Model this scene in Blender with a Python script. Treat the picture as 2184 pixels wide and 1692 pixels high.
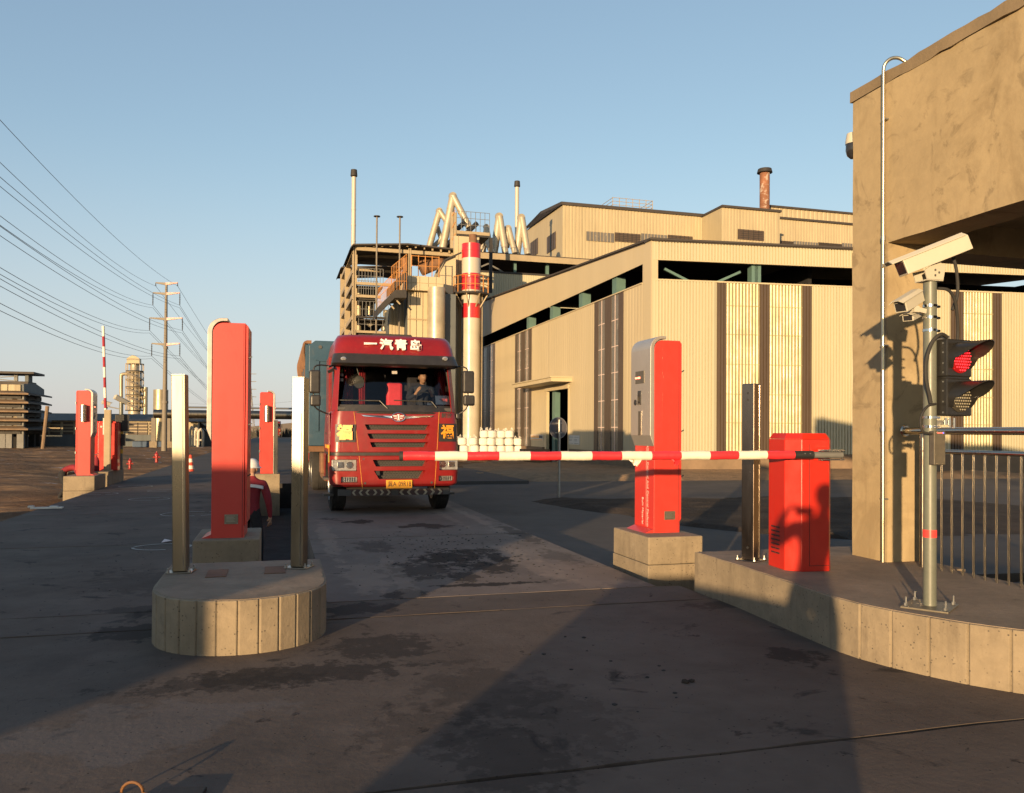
import bpy, bmesh, math, random
from mathutils import Vector, Matrix
rad = math.radians
random.seed(7)
for o in list(bpy.data.objects): bpy.data.objects.remove(o)
S = bpy.context.scene
C = S.collection

# ------------------------------------------------------------------ camera
EYE = 1.5
FPX, CX, CY, SHY = 1750., 1092., 846., 56.
PITCH, ROLL, LANE = rad(.6), rad(.35), rad(15.86)
cam_d = bpy.data.cameras.new('camera')
cam = bpy.data.objects.new('camera', cam_d); C.objects.link(cam)
cam_d.sensor_fit = 'HORIZONTAL'; cam_d.sensor_width = 36
cam_d.lens = FPX / 2184 * 36
cam_d.shift_y = SHY / 2184
cam_d.clip_start = .02; cam_d.clip_end = 6000
cam.matrix_world = Matrix.Translation((0, 0, EYE)) @ Matrix.Rotation(rad(90) + PITCH, 4, 'X') @ Matrix.Rotation(ROLL, 4, 'Z')
S.camera = cam

# ------------------------------------------------------------------ light
SUN_EL, SUN_AZ = rad(5.1), rad(19.6)          # light travels towards +Y, 18.9 deg to the right
dvec0 = Vector((math.sin(SUN_AZ) * math.cos(SUN_EL), math.cos(SUN_AZ) * math.cos(SUN_EL), -math.sin(SUN_EL)))
W = bpy.data.worlds.new('World'); S.world = W; W.use_nodes = True
nt = W.node_tree; nt.nodes.clear()
sky = nt.nodes.new('ShaderNodeTexSky'); sky.sky_type = 'NISHITA'; sky.sun_disc = False
sky.sun_elevation = SUN_EL; sky.sun_rotation = math.pi + SUN_AZ
sky.altitude = 0; sky.air_density = .7; sky.dust_density = .5; sky.ozone_density = 1.0
bg = nt.nodes.new('ShaderNodeBackground'); bg.inputs['Strength'].default_value = .15
wo = nt.nodes.new('ShaderNodeOutputWorld')
def wn(kind, **kw):
    n = nt.nodes.new(kind)
    for k, v in kw.items(): setattr(n, k, v)
    return n
# soften the sky's contrast evenly, then let the air near the horizon fade to a pale winter haze all the way round
sep = wn('ShaderNodeSeparateColor'); comb = wn('ShaderNodeCombineColor'); nt.links.new(sky.outputs[0], sep.inputs[0])
for i, (ex, gain) in enumerate(((.70, 1.10), (.685, 1.17), (.58, 1.29))):
    p = wn('ShaderNodeMath', operation='POWER'); p.inputs[1].default_value = ex; nt.links.new(sep.outputs[i], p.inputs[0])
    q = wn('ShaderNodeMath', operation='MULTIPLY'); q.inputs[1].default_value = gain; nt.links.new(p.outputs[0], q.inputs[0]); nt.links.new(q.outputs[0], comb.inputs[i])
tcw = wn('ShaderNodeTexCoord'); sx = wn('ShaderNodeSeparateXYZ'); nt.links.new(tcw.outputs['Generated'], sx.inputs[0])
mr = wn('ShaderNodeMapRange', interpolation_type='SMOOTHSTEP'); mr.inputs['From Min'].default_value = -.12; mr.inputs['From Max'].default_value = .34
mr.inputs['To Min'].default_value = 1.; mr.inputs['To Max'].default_value = 0.; nt.links.new(sx.outputs['Z'], mr.inputs['Value'])
hz = wn('ShaderNodeMix', data_type='RGBA'); nt.links.new(mr.outputs[0], hz.inputs[0]); nt.links.new(comb.outputs[0], hz.inputs[6])
hz.inputs[7].default_value = (1.88, 1.76, 1.86, 1)
# towards the sun the haze gives way to the sky model's own low-sun glow
dp = wn('ShaderNodeVectorMath', operation='DOT_PRODUCT'); nt.links.new(tcw.outputs['Generated'], dp.inputs[0]); dp.inputs[1].default_value = tuple(-dvec0)
m2 = wn('ShaderNodeMapRange', interpolation_type='SMOOTHSTEP'); m2.inputs['From Min'].default_value = -.1; m2.inputs['From Max'].default_value = .95; m2.inputs['To Min'].default_value = 1; m2.inputs['To Max'].default_value = .7
nt.links.new(dp.outputs['Value'], m2.inputs['Value']); fm = wn('ShaderNodeMath', operation='MULTIPLY'); nt.links.new(mr.outputs[0], fm.inputs[0]); nt.links.new(m2.outputs[0], fm.inputs[1]); nt.links.new(fm.outputs[0], hz.inputs[0])
nt.links.new(hz.outputs[2], bg.inputs['Color']); nt.links.new(bg.outputs[0], wo.inputs['Surface'])
sd = bpy.data.lights.new('sun', 'SUN'); sun = bpy.data.objects.new('sun', sd); C.objects.link(sun)
sd.energy = 4.6; sd.angle = rad(.55); sd.color = (1.0, .69, .37)
dvec = Vector((math.sin(SUN_AZ) * math.cos(SUN_EL), math.cos(SUN_AZ) * math.cos(SUN_EL), -math.sin(SUN_EL)))
sun.rotation_euler = dvec.to_track_quat('-Z', 'Y').to_euler()
S.view_settings.view_transform = 'Standard'; S.view_settings.look = 'None'
S.view_settings.gamma = 1; S.view_settings.use_curve_mapping = False
S.view_settings.exposure = 1.05
S.render.engine = 'CYCLES'

# ------------------------------------------------------------------ surveying: photo measurements -> metres
def ray(x, y):
    a = (x - CX) / FPX; c = -(y - CY - SHY) / FPX
    a, c = a * math.cos(ROLL) - c * math.sin(ROLL), a * math.sin(ROLL) + c * math.cos(ROLL)
    b = math.cos(PITCH) - c * math.sin(PITCH); c = math.sin(PITCH) + c * math.cos(PITCH)
    return a, b, c
cA, sA = math.cos(LANE), math.sin(LANE)
def LW(a, b, z=0.): return Vector((a * cA - b * sA, a * sA + b * cA, z))     # lane frame -> world
def WL(v): return Vector((v[0] * cA + v[1] * sA, -v[0] * sA + v[1] * cA, v[2]))
def ON_B(p, b0):                      # point of the plane b = b0 (across the lane), in lane frame
    r = ray(*p); l = WL(r); t = b0 / l[1]; return Vector((l[0] * t, b0, EYE + r[2] * t))
def ON_A(p, a0):
    r = ray(*p); l = WL(r); t = a0 / l[0]; return Vector((a0, l[1] * t, EYE + r[2] * t))
def ON_Y(p, Y):
    r = ray(*p); t = Y / r[1]; return Vector((r[0] * t, Y, EYE + r[2] * t))
def ON_Z(p, z=0.):
    r = ray(*p); t = (z - EYE) / r[2]; return Vector((r[0] * t, r[1] * t, z))
def zone(ox, oy, s): return lambda x, y: ((ox + x / s) / 1.446, (oy + y / s) / 1.446)
ZA = zone(0, 800, 1.781); ZBf = zone(0, 1050, 2.82); ZT = zone(850, 950, 2.417); ZI = zone(1000, 500, 3.076)
ZJ = zone(1050, 700, 4.833); ZF = zone(1550, 550, 1.899); ZG = zone(1400, 950, 2.4175); ZS = zone(2550, 600, 1.99)
ZL = zone(0, 1100, 5.639); ZP = zone(0, 300, 1.88); ZV = zone(1300, 580, 5.46); ZC = zone(400, 1000, 3.64)

# ------------------------------------------------------------------ materials
M = {}
TONE = dict(concrete_slab=.95, deck_concrete=.97, side_road=.95, soil=.95, dark_soil=.9, pale_soil=.9, far_road=.95, trench=1, truck_red=1., gold_letter=.9, kerb_top=.85, stainless=1., stainless_dark_reflect=1., rail_steel=1., chrome=1., truck_black=1., inside_dark=1., black_plastic=1., black_rubber=1.)
def mat(name, col, rough=.6, metal=0., var=.12, scale=2., bump=0., bscale=30., stain=None, spots=None, spec=.5,
        emit=None, coat=0., patches=None, streaks=None, coords='Object', stretch=(1, 1, 1), noise_detail=6):
    k_ = TONE.get(name, .79); col = tuple(q * k_ for q in col); stain = [(st[0], st[1], st[2], st[3], tuple(q * k_ for q in st[4])) + tuple(st[5:]) for st in (stain or [])]
    if streaks: streaks = tuple(streaks[:4]) + (tuple(q * k_ for q in streaks[4]),)
    m = bpy.data.materials.new(name); m.use_nodes = True; M[name] = m
    n = m.node_tree; L = n.links; b = n.nodes['Principled BSDF']
    b.inputs['Roughness'].default_value = rough; b.inputs['Metallic'].default_value = metal
    b.inputs['Specular IOR Level'].default_value = spec; b.inputs['Coat Weight'].default_value = coat
    tc = n.nodes.new('ShaderNodeTexCoord'); mp = n.nodes.new('ShaderNodeMapping')
    mp.inputs['Scale'].default_value = stretch
    L.new(tc.outputs[coords], mp.inputs['Vector']); V = mp.outputs[0]
    def noise(sc, det=noise_detail, r=.6, dist=0.):
        t = n.nodes.new('ShaderNodeTexNoise'); t.inputs['Scale'].default_value = sc; t.inputs['Detail'].default_value = det
        t.inputs['Roughness'].default_value = r; t.inputs['Distortion'].default_value = dist; L.new(V, t.inputs['Vector']); return t.outputs['Fac']
    def ramp(src, a, c, lo=(0, 0, 0, 1), hi=(1, 1, 1, 1)):
        r = n.nodes.new('ShaderNodeValToRGB'); r.color_ramp.elements[0].position = a; r.color_ramp.elements[1].position = c
        r.color_ramp.elements[0].color = lo; r.color_ramp.elements[1].color = hi; L.new(src, r.inputs[0]); return r.outputs[0]
    def mix(f, A, B, mode='MIX'):
        x = n.nodes.new('ShaderNodeMix'); x.data_type = 'RGBA'; x.blend_type = mode
        for s, v in ((0, f), (6, A), (7, B)):
            if hasattr(v, 'links'): L.new(v, x.inputs[s])
            else: x.inputs[s].default_value = v
        return x.outputs[2]
    c4 = lambda c, k=1.: tuple(min(1, q * k) for q in c[:3]) + (1,)
    out = ramp(noise(scale), .3, .7, c4(col, 1 - var), c4(col, 1 + var))
    if var > .05:
        out = mix(ramp(noise(scale * 9, 4), .35, .65), mix(1., out, (.9, .9, .9, 1), 'MULTIPLY'), out)
    for st in (stain or []):
        sc, lo, hi, amt, colr = st[:5]; dist = st[5] if len(st) > 5 else .4
        f = ramp(noise(sc, 7, .65, dist), lo, hi, (0, 0, 0, 1), (amt, amt, amt, 1)); out = mix(f, out, colr + (1,))
    if streaks:
        sc, lo_, hi_, amt, colr = streaks
        m3 = n.nodes.new('ShaderNodeMapping'); m3.inputs['Scale'].default_value = (1, 1, .09); L.new(tc.outputs[coords], m3.inputs['Vector'])
        t3 = n.nodes.new('ShaderNodeTexNoise'); t3.inputs['Scale'].default_value = sc * 4; t3.inputs['Detail'].default_value = 7; t3.inputs['Roughness'].default_value = .6; L.new(m3.outputs[0], t3.inputs['Vector'])
        f = ramp(t3.outputs['Fac'], lo_, hi_, (0, 0, 0, 1), (amt, amt, amt, 1)); out = mix(mix(1., f, ramp(noise(sc * .5, 3), .4, .6), 'MULTIPLY'), out, colr + (1,))
    for (pa, pb, ra, rb_, colr, amt, nsc) in (patches or []):
        # one stain of its own: a soft-edged blot at (pa, pb) on the ground, broken up by noise
        vm = n.nodes.new('ShaderNodeVectorMath'); vm.operation = 'SUBTRACT'; L.new(tc.outputs[coords], vm.inputs[0]); vm.inputs[1].default_value = (pa, pb, 0)
        vd = n.nodes.new('ShaderNodeVectorMath'); vd.operation = 'DIVIDE'; L.new(vm.outputs[0], vd.inputs[0]); vd.inputs[1].default_value = (ra, rb_, 1)
        vl = n.nodes.new('ShaderNodeVectorMath'); vl.operation = 'LENGTH'; L.new(vd.outputs[0], vl.inputs[0])
        mm = n.nodes.new('ShaderNodeMath'); mm.operation = 'MULTIPLY_ADD'; L.new(vl.outputs['Value'], mm.inputs[0]); mm.inputs[1].default_value = -.34
        L.new(noise(nsc, 8, .68), mm.inputs[2]); f = ramp(mm.outputs[0], .24, .31, (0, 0, 0, 1), (amt, amt, amt, 1)); out = mix(f, out, colr + (1,))
    if spots:
        sc, size, colr = spots
        vo = n.nodes.new('ShaderNodeTexVoronoi'); vo.inputs['Scale'].default_value = sc; L.new(V, vo.inputs['Vector'])
        f = ramp(vo.outputs['Distance'], size * .6, size, (1, 1, 1, 1), (0, 0, 0, 1)); 
        g = mix(1., f, ramp(noise(sc * .35, 2), .5, .58), 'MULTIPLY')
        out = mix(g, out, colr + (1,))
    L.new(out, b.inputs['Base Color'])
    rr = ramp(noise(scale * 3, 5), .3, .7, (max(0, rough - .07),) * 3 + (1,), (min(1, rough + .07),) * 3 + (1,))
    L.new(rr, b.inputs['Roughness'])
    if bump:
        bn = n.nodes.new('ShaderNodeBump'); bn.inputs['Strength'].default_value = 1; bn.inputs['Distance'].default_value = bump
        L.new(noise(bscale, 8, .7), bn.inputs['Height']); L.new(bn.outputs[0], b.inputs['Normal'])
    if emit:
        b.inputs['Emission Color'].default_value = emit[0] + (1,); b.inputs['Emission Strength'].default_value = emit[1]
    return m

K = (.012, .011, .010)
def pt_(x, y): q = WL(ON_Z((x, y), 0)); return q[0], q[1]
DK, PL_ = (.032, .027, .024), (.34, .26, .20)
deck_patches = [(*pt_(x, y), ra, rb_, c_, am, ns) for x, y, ra, rb_, c_, am, ns in (
    (765, 1113, .30, .45, DK, .9, 3.2), (905, 1122, .55, .42, DK, .85, 2.8), (960, 1190, .55, .9, DK, .95, 5), (1050, 1212, .35, .5, DK, .9, 6), (900, 1215, .5, .8, DK, .7, 7),
    (880, 1268, .35, .30, DK, .8, 4), (1030, 1247, .75, .12, DK, .95, 4), (800, 1165, .35, .7, DK, .5, 5), (1110, 1140, .22, 1.6, DK, .55, 5), (1200, 1190, .25, .9, DK, .4, 6), (780, 1230, .3, 1.4, PL_, .35, 3), (1130, 1200, .22, 2.0, PL_, .35, 3), (1250, 1225, .5, 1.2, PL_, .3, 2), (700, 1150, .16, 3.0, PL_, .35, 3), (860, 1240, .14, 2.4, PL_, .3, 4), (1000, 1100, .13, 3.5, PL_, .35, 3), (930, 1090, .12, 3.0, PL_, .25, 4), (1060, 1190, .18, .8, DK, .9, 9), (1010, 1175, .5, .22, DK, .8, 9), (990, 1230, .25, .5, DK, .8, 8))]
slab_patches = [(*pt_(x, y), ra, rb_, c_, am, ns) for x, y, ra, rb_, c_, am, ns in (
    (290, 1350, .40, .45, DK, .8, 5), (330, 1300, .5, .35, DK, .6, 5), (640, 1440, .95, .30, DK, .75, 7), (820, 1380, .55, .45, DK, .7, 7), (480, 1460, .8, .22, DK, .6, 8), (760, 1300, .5, .30, DK, .75, 5),
    (1700, 1400, .22, .35, DK, .8, 4), (300, 1560, .9, .5, (.16, .145, .14), .35, 2), (1040, 1480, .5, .8, DK, .4, 6), (1080, 1620, .35, .9, DK, .5, 6), (1200, 1530, .4, .8, DK, .3, 8), (1560, 1290, .7, .2, DK, .6, 5), (900, 1560, .4, .4, DK, .35, 9), (300, 1240, .6, 1.0, DK, .35, 6))]
mat('concrete_slab', (.130, .102, .084), .85, spec=.12, var=.22, scale=.7, bump=.004, bscale=18,
    stain=[(.35, .52, .64, .55, (.05, .044, .04)), (1.3, .60, .66, .8, (.03, .028, .027), 1.2), (3.5, .64, .68, .75, (.022, .02, .02), .6),
           (.6, .55, .72, .5, (.155, .13, .11))], spots=(26, .16, (.03, .026, .022)), patches=slab_patches)
mat('deck_concrete', (.19, .152, .128), .85, spec=.12, var=.2, scale=.6, bump=.004, bscale=18,
    stain=[(.5, .54, .66, .45, (.09, .075, .066)), (1.1, .62, .66, .9, (.03, .027, .026), .8), (4, .66, .69, .85, (.02, .018, .018), .6),
           (.45, .54, .68, .6, (.27, .215, .175))], stretch=(1.0, .75, 1), patches=deck_patches)
mat('kerb_concrete', (.285, .228, .155), .88, streaks=(3, .52, .66, .5, (.13, .10, .07)), var=.18, scale=2.2, bump=.004, bscale=35, spots=(38, .24, (.06, .05, .04)),
    stain=[(3, .55, .72, .55, (.17, .135, .095)), (5, .66, .72, .5, (.40, .35, .27)), (1.7, .6, .72, .5, (.11, .09, .065))])
mat('kerb_top', (.30, .235, .175), .9, spec=.12, var=.2, scale=1.6, bump=.006, bscale=24, stain=[(2, .5, .7, .6, (.20, .16, .12)), (6, .62, .7, .5, (.10, .08, .06))])
mat('portal_concrete', (.41, .315, .18), .9, streaks=(1.6, .56, .7, .4, (.22, .155, .08)), var=.10, scale=1.1, bump=.003, bscale=14,
    stain=[(.9, .50, .62, .5, (.235, .17, .09), 1.2), (2.4, .57, .66, .5, (.17, .125, .07), 2.0), (.6, .56, .72, .35, (.41, .33, .21), .8)])
mat('render_patch', (.235, .175, .105), .9, var=.15, scale=1.5, bump=.004, bscale=25)
mat('side_road', (.12, .103, .09), .88, spec=.12, var=.12, scale=.5, bump=.004, bscale=20, stain=[(.3, .55, .7, .4, (.11, .105, .1))])
mat('soil', (.21, .125, .07), .95, spec=.12, var=.35, scale=.25, bump=.16, bscale=2.2,
    stain=[(.12, .48, .62, .7, (.10, .062, .036)), (.5, .52, .66, .8, (.36, .22, .11)), (.30, .63, .66, .8, (.50, .50, .52), 2.5), (3, .6, .7, .5, (.04, .032, .026))], stretch=(.6, 1.4, 1))  # orange stain is sunlit patches put into the colour; the white is snow
mat('dark_soil', (.065, .05, .04), .95, spec=.12, var=.35, scale=1.2, bump=.07, bscale=4, stain=[(2.5, .6, .7, .5, (.12, .09, .06))])
mat('pale_soil', (.30, .20, .12), .95, spec=.12, var=.25, scale=.7, bump=.08, bscale=3, stain=[(.7, .52, .66, .6, (.12, .085, .055))])
mat('trench', (.03, .027, .025), .95, var=.4, scale=2, bump=.02, bscale=9)
mat('far_road', (.10, .088, .08), .9, spec=.12, var=.15, scale=.2, bump=.004, bscale=10)
mat('red_paint', (.62, .040, .028), .45, streaks=(2.2, .56, .72, .22, (.42, .05, .035)), var=.03, scale=3, bump=.0006, bscale=260, coat=.15, stain=[(1.3, .62, .8, .18, (.44, .03, .022))])
mat('barrier_red', (.56, .022, .010), .36, streaks=(2.2, .56, .72, .25, (.34, .03, .018)), var=.04, scale=2, coat=.2, bump=.0004, bscale=120, stain=[(1.4, .6, .8, .25, (.36, .022, .012))])
mat('silver_paint', (.50, .46, .42), .36, .55, var=.04, scale=4)
mat('stainless', (.20, .178, .145), .32, 1., var=.05, scale=3, stretch=(1, 1, .2), stain=[(6, .6, .75, .35, (.36, .32, .27)), (2.2, .58, .7, .3, (.44, .41, .36))])
mat('stainless_bright', (.68, .66, .62), .13, 1., var=.03, scale=3)
mat('galvanised', (.45, .45, .43), .42, .9, var=.12, scale=7)
mat('plate_metal', (.25, .22, .17), .45, .7, var=.1, scale=20)
mat('black_rubber', (.018, .017, .016), .75, var=.15, scale=8)
mat('black_plastic', (.02, .02, .021), .42, var=.1, scale=8)
mat('tyre', (.03, .028, .027), .9, var=.2, scale=8, stain=[(4, .55, .7, .5, (.09, .08, .07))])
mat('wrap_white', (.82, .76, .62), .45, var=.05, scale=6, bump=.004, bscale=12)
mat('wrap_red', (.80, .035, .045), .38, var=.05, scale=6, bump=.004, bscale=12)
mat('white_plastic', (.52, .49, .40), .4, var=.04, scale=6)
mat('pole_paint', (.15, .16, .13), .42, .0, var=.08, scale=6, stain=[(5, .62, .7, .4, (.36, .36, .33))])
mat('signal_black', (.022, .021, .02), .33, var=.15, scale=9, stain=[(6, .6, .7, .3, (.06, .055, .045))])
mat('lens_dark', (.05, .045, .035), .15, var=.1, scale=9)
mat('lens_red', (.28, .006, .008), .3, var=.05, scale=9)
mat('led_red', (.8, .05, .07), .3, emit=((1., .02, .035), .9))
mat('led_grey', (.35, .32, .24), .25)
mat('led_text', (.9, .12, .08), .4, emit=((1., .16, .08), 4.))
mat('led_tiny', (.8, .1, .1), .4, emit=((1., .1, .06), 2.))
mat('led_blue', (.1, .1, .9), .4, emit=((.15, .15, 1.), 2.))
mat('reflect_red_glow', (.95, .06, .05), .3, emit=((1., .08, .06), .12))  # faint glow put in for the tape's reflection; it is no lamp
mat('yellow_tape', (.75, .42, .03), .4)
mat('glass_dark', (.03, .03, .035), .06)
mat('conduit', (.60, .54, .40), .3, .9, var=.15, scale=9, stretch=(1, 1, .15), stain=[(5, .62, .7, .7, (.30, .16, .07))])
mat('lettering', (.80, .62, .55), .5, var=.02)
# truck
mat('truck_red', (.19, .008, .007), .34, var=.08, scale=1.5, coat=.15, stain=[(1.5, .55, .8, .4, (.14, .022, .018)), (5, .60, .72, .35, (.20, .06, .04))], streaks=(2.5, .58, .72, .3, (.12, .03, .022)))
mat('truck_black', (.022, .020, .019), .45, var=.2, scale=5, stain=[(3, .55, .7, .4, (.06, .05, .042))])
mat('truck_grey', (.07, .065, .06), .6, var=.2, scale=4)
mat('chrome', (.82, .80, .78), .1, 1.)
mat('white_letter', (.85, .80, .78), .5, var=.02)
mat('gold_letter', (.80, .32, .025), .38, var=.05)
mat('pinstripe', (.80, .36, .05), .4)
mat('plate_yellow', (.80, .37, .03), .45, var=.05)
mat('headlamp', (.60, .60, .60), .12, .6, var=.3, scale=22)
mat('blue_paint', (.016, .065, .115), .45, var=.15, scale=1.5, stain=[(2, .56, .7, .5, (.10, .11, .11))])
mat('rust_brown', (.20, .10, .05), .8, var=.3, scale=3)
mat('cab_interior', (.022, .02, .03), .85)
mat('curtain_red', (.34, .02, .035), .8, var=.1, scale=12, bump=.01, bscale=8)
mat('seat_red', (.75, .04, .07), .7)
mat('paper', (.78, .70, .70), .7, var=.03)
mat('paper_red', (.6, .1, .1), .7)
mat('green_reflect', (.25, .45, .12), .5)
# people
mat('skin', (.48, .27, .18), .6, var=.06, scale=12)
mat('workwear_red', (.24, .012, .022), .85, var=.15, scale=7, bump=.012, bscale=9)
mat('dark_trousers', (.014, .014, .018), .9, var=.15, scale=7, bump=.01, bscale=9)
mat('navy_cloth', (.02, .025, .045), .85, var=.1, scale=8)
mat('dark_coat', (.03, .03, .035), .85, var=.15, scale=7)
mat('hair_black', (.012, .010, .009), .7)
mat('reflect_white', (.8, .78, .78), .4)
mat('hard_hat', (.72, .72, .70), .35)
# buildings
mat('cladding', (.49, .445, .30), .5, streaks=(.8, .55, .7, .35, (.38, .31, .19)), var=.05, scale=.5, stain=[(.6, .6, .75, .3, (.38, .31, .20))], stretch=(3, 3, .35))
mat('cladding_smooth', (.51, .425, .27), .5, streaks=(.6, .56, .7, .25, (.38, .30, .18)), var=.05, scale=.3, stain=[(.4, .58, .75, .25, (.45, .34, .2))], stretch=(2, 2, .35))
mat('cladding_far', (.45, .375, .235), .6, streaks=(.7, .55, .7, .5, (.30, .23, .14)), var=.08, scale=.25, stain=[(.5, .6, .72, .35, (.33, .25, .15))], stretch=(3, 3, .3))
mat('brown_sheet', (.085, .058, .038), .5, var=.12, scale=1, stretch=(3, 3, .4))
mat('rooflight', (.15, .14, .125), .3, var=.2, scale=1.2, stain=[(2, .62, .68, .5, (.5, .46, .36))], stretch=(2, 2, .5))
mat('rooflight_glare', (.40, .335, .17), .40, .1, var=.14, scale=.8, bump=.004, bscale=2.6, streaks=(1.2, .5, .66, .6, (.62, .55, .36)), stain=[(.8, .5, .7, .5, (.55, .48, .28)), (2.5, .60, .72, .5, (.26, .17, .08))])  # gold glare of the low sun put into this sheet's colour
mat('roof_dark', (.05, .04, .033), .7, var=.15, scale=1)
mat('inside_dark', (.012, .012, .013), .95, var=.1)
mat('teal_steel', (.10, .185, .165), .6, var=.08, scale=2)
mat('plinth', (.23, .155, .095), .9, var=.2, scale=.8, bump=.006, bscale=12)
mat('beige_steel', (.38, .30, .185), .6, var=.1, scale=.8, stain=[(1.5, .62, .7, .3, (.25, .15, .08))])
mat('duct_metal', (.48, .42, .31), .42, .3, var=.14, scale=.8, stain=[(1.3, .6, .7, .5, (.33, .22, .13))])
mat('stack_white', (.50, .45, .36), .35, var=.05, scale=.6, coat=.2)
mat('stack_red', (.62, .022, .03), .3, var=.06, scale=.6, coat=.2)
mat('orange_rail', (.50, .21, .045), .6, var=.15, scale=3)
mat('rust_stack', (.24, .10, .05), .8, var=.3, scale=1, stain=[(1.5, .52, .6, .7, (.5, .42, .35))])
mat('dark_steel', (.030, .026, .023), .7, var=.2, scale=2)
mat('grey_steel', (.16, .16, .155), .6, var=.15, scale=2)
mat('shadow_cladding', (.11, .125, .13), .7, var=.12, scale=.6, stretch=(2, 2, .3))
mat('tower_metal', (.42, .36, .24), .45, .5, var=.15, scale=.3)
mat('pylon_grey', (.21, .18, .14), .7, var=.12, scale=.6)
mat('wire', (.06, .06, .065), .6)
mat('bag_white', (.76, .73, .66), .8, var=.08, scale=4, bump=.03, bscale=5)
mat('hydrant_red', (.34, .022, .016), .4, var=.1, scale=5)
mat('cone_orange', (.75, .09, .04), .5)
mat('sign_back', (.14, .13, .135), .55, .3, var=.08, scale=4)
mat('sign_edge', (.34, .33, .33), .45, .5)
mat('chain_paint', (.36, .34, .30), .7)
mat('hose_orange', (.17, .07, .018), .5, var=.1)
mat('caster_brick', (.33, .27, .20), .9, var=.2, scale=2)
mat('far_trees', (.05, .045, .035), .95, var=.3, scale=.05)
mat('blue_drum', (.03, .07, .14), .5)
mat('hill_haze', (.14, .12, .11), 1.)

# ------------------------------------------------------------------ mesh helpers
class MB:
    def __init__(s): s.v = []; s.f = []
    def add(s, vs, fs):
        k = len(s.v); s.v += [Vector(q) for q in vs]; s.f += [tuple(i + k for i in f) for f in fs]; return s
    def box(s, x0, x1, y0, y1, z0, z1, mx=None):
        vs = [Vector(p) for p in ((x0, y0, z0), (x1, y0, z0), (x1, y1, z0), (x0, y1, z0), (x0, y0, z1), (x1, y0, z1), (x1, y1, z1), (x0, y1, z1))]
        if mx is not None: vs = [mx @ q for q in vs]
        return s.add(vs, [(0, 3, 2, 1), (4, 5, 6, 7), (0, 1, 5, 4), (1, 2, 6, 5), (2, 3, 7, 6), (3, 0, 4, 7)])
    def bar(s, p, q, w, h=None, up=(0, 0, 1)):
        p, q = Vector(p), Vector(q); h = h or w; d = (q - p).normalized(); u = Vector(up)
        if abs(d.dot(u)) > .95: u = Vector((1, 0, 0)) if abs(d.x) < .9 else Vector((0, 1, 0))
        sd = d.cross(u).normalized(); u = sd.cross(d).normalized(); a, b = sd * w / 2, u * h / 2
        return s.add([p - a - b, p + a - b, p + a + b, p - a + b, q - a - b, q + a - b, q + a + b, q - a + b],
                     [(0, 1, 2, 3), (7, 6, 5, 4), (0, 4, 5, 1), (1, 5, 6, 2), (2, 6, 7, 3), (3, 7, 4, 0)])
    def tube(s, path, r, n=8, cap=True, rr=None):
        P = [Vector(p) for p in path]; k = len(s.v); m = len(P); prev = None
        for i, p in enumerate(P):
            d = (P[min(i + 1, m - 1)] - P[max(i - 1, 0)]).normalized()
            if prev is None: u = d.orthogonal().normalized()
            else:
                u = prev - d * prev.dot(d); u = u.normalized() if u.length > 1e-6 else d.orthogonal().normalized()
            prev = u; w = d.cross(u); R = rr[i] if rr else r
            for j in range(n):
                t = 2 * math.pi * j / n; s.v.append(p + (u * math.cos(t) + w * math.sin(t)) * R)
        for i in range(m - 1):
            for j in range(n):
                a = k + i * n + j; b = k + i * n + (j + 1) % n; s.f.append((a, b, b + n, a + n))
        if cap: s.f.append(tuple(k + j for j in range(n))[::-1]); s.f.append(tuple(k + (m - 1) * n + j for j in range(n)))
        return s
    def prism(s, poly, z0, z1, ax='z'):
        # poly: list of 2D points; extruded along ax between z0 and z1
        def P(a, b, c): return {'z': (a, b, c), 'y': (a, c, b), 'x': (c, a, b)}[ax]
        n = len(poly); vs = [P(a, b, z0) for a, b in poly] + [P(a, b, z1) for a, b in poly]
        return s.add(vs, [tuple(range(n))[::-1], tuple(range(n, 2 * n))] + [(i, (i + 1) % n, n + (i + 1) % n, n + i) for i in range(n)])
    def lathe(s, prof, n=16, c=(0, 0, 0), cap=True):
        k = len(s.v); c = Vector(c); m = len(prof)
        for r, z in prof:
            for j in range(n):
                t = 2 * math.pi * j / n; s.v.append(c + Vector((r * math.cos(t), r * math.sin(t), z)))
        for i in range(m - 1):
            for j in range(n):
                a = k + i * n + j; b = k + i * n + (j + 1) % n; s.f.append((a, b, b + n, a + n))
        if cap: s.f.append(tuple(k + j for j in range(n))[::-1]); s.f.append(tuple(k + (m - 1) * n + j for j in range(n)))
        return s
    def quad(s, a, b, c, d): return s.add([a, b, c, d], [(0, 1, 2, 3)])
    def build(s, name, m, parent=None, smooth=False, bevel=0., mx=None, fix=True, ang=35, seg=2, label=None):
        me = bpy.data.meshes.new(name)
        vs = [mx @ q for q in s.v] if mx is not None else s.v
        me.from_pydata([tuple(q) for q in vs], [], s.f)
        if fix:
            b = bmesh.new(); b.from_mesh(me); bmesh.ops.recalc_face_normals(b, faces=b.faces); b.to_mesh(me); b.free()
        me.materials.append(M[m] if isinstance(m, str) else m)
        if smooth:
            me.polygons.foreach_set('use_smooth', [True] * len(me.polygons))
            try: me.set_sharp_from_angle(angle=rad(ang))
            except Exception: pass
        me.update()
        o = bpy.data.objects.new(name, me); C.objects.link(o)
        if parent is not None: o.parent = parent
        if bevel:
            md = o.modifiers.new('edge', 'BEVEL'); md.width = bevel; md.segments = seg; md.limit_method = 'ANGLE'; md.angle_limit = rad(35)
        if label: o['label'] = label
        return o
def tag(o, label, cat, group=None):
    o['label'] = label; o['category'] = cat
    if group: o['group'] = group
    return o
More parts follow.
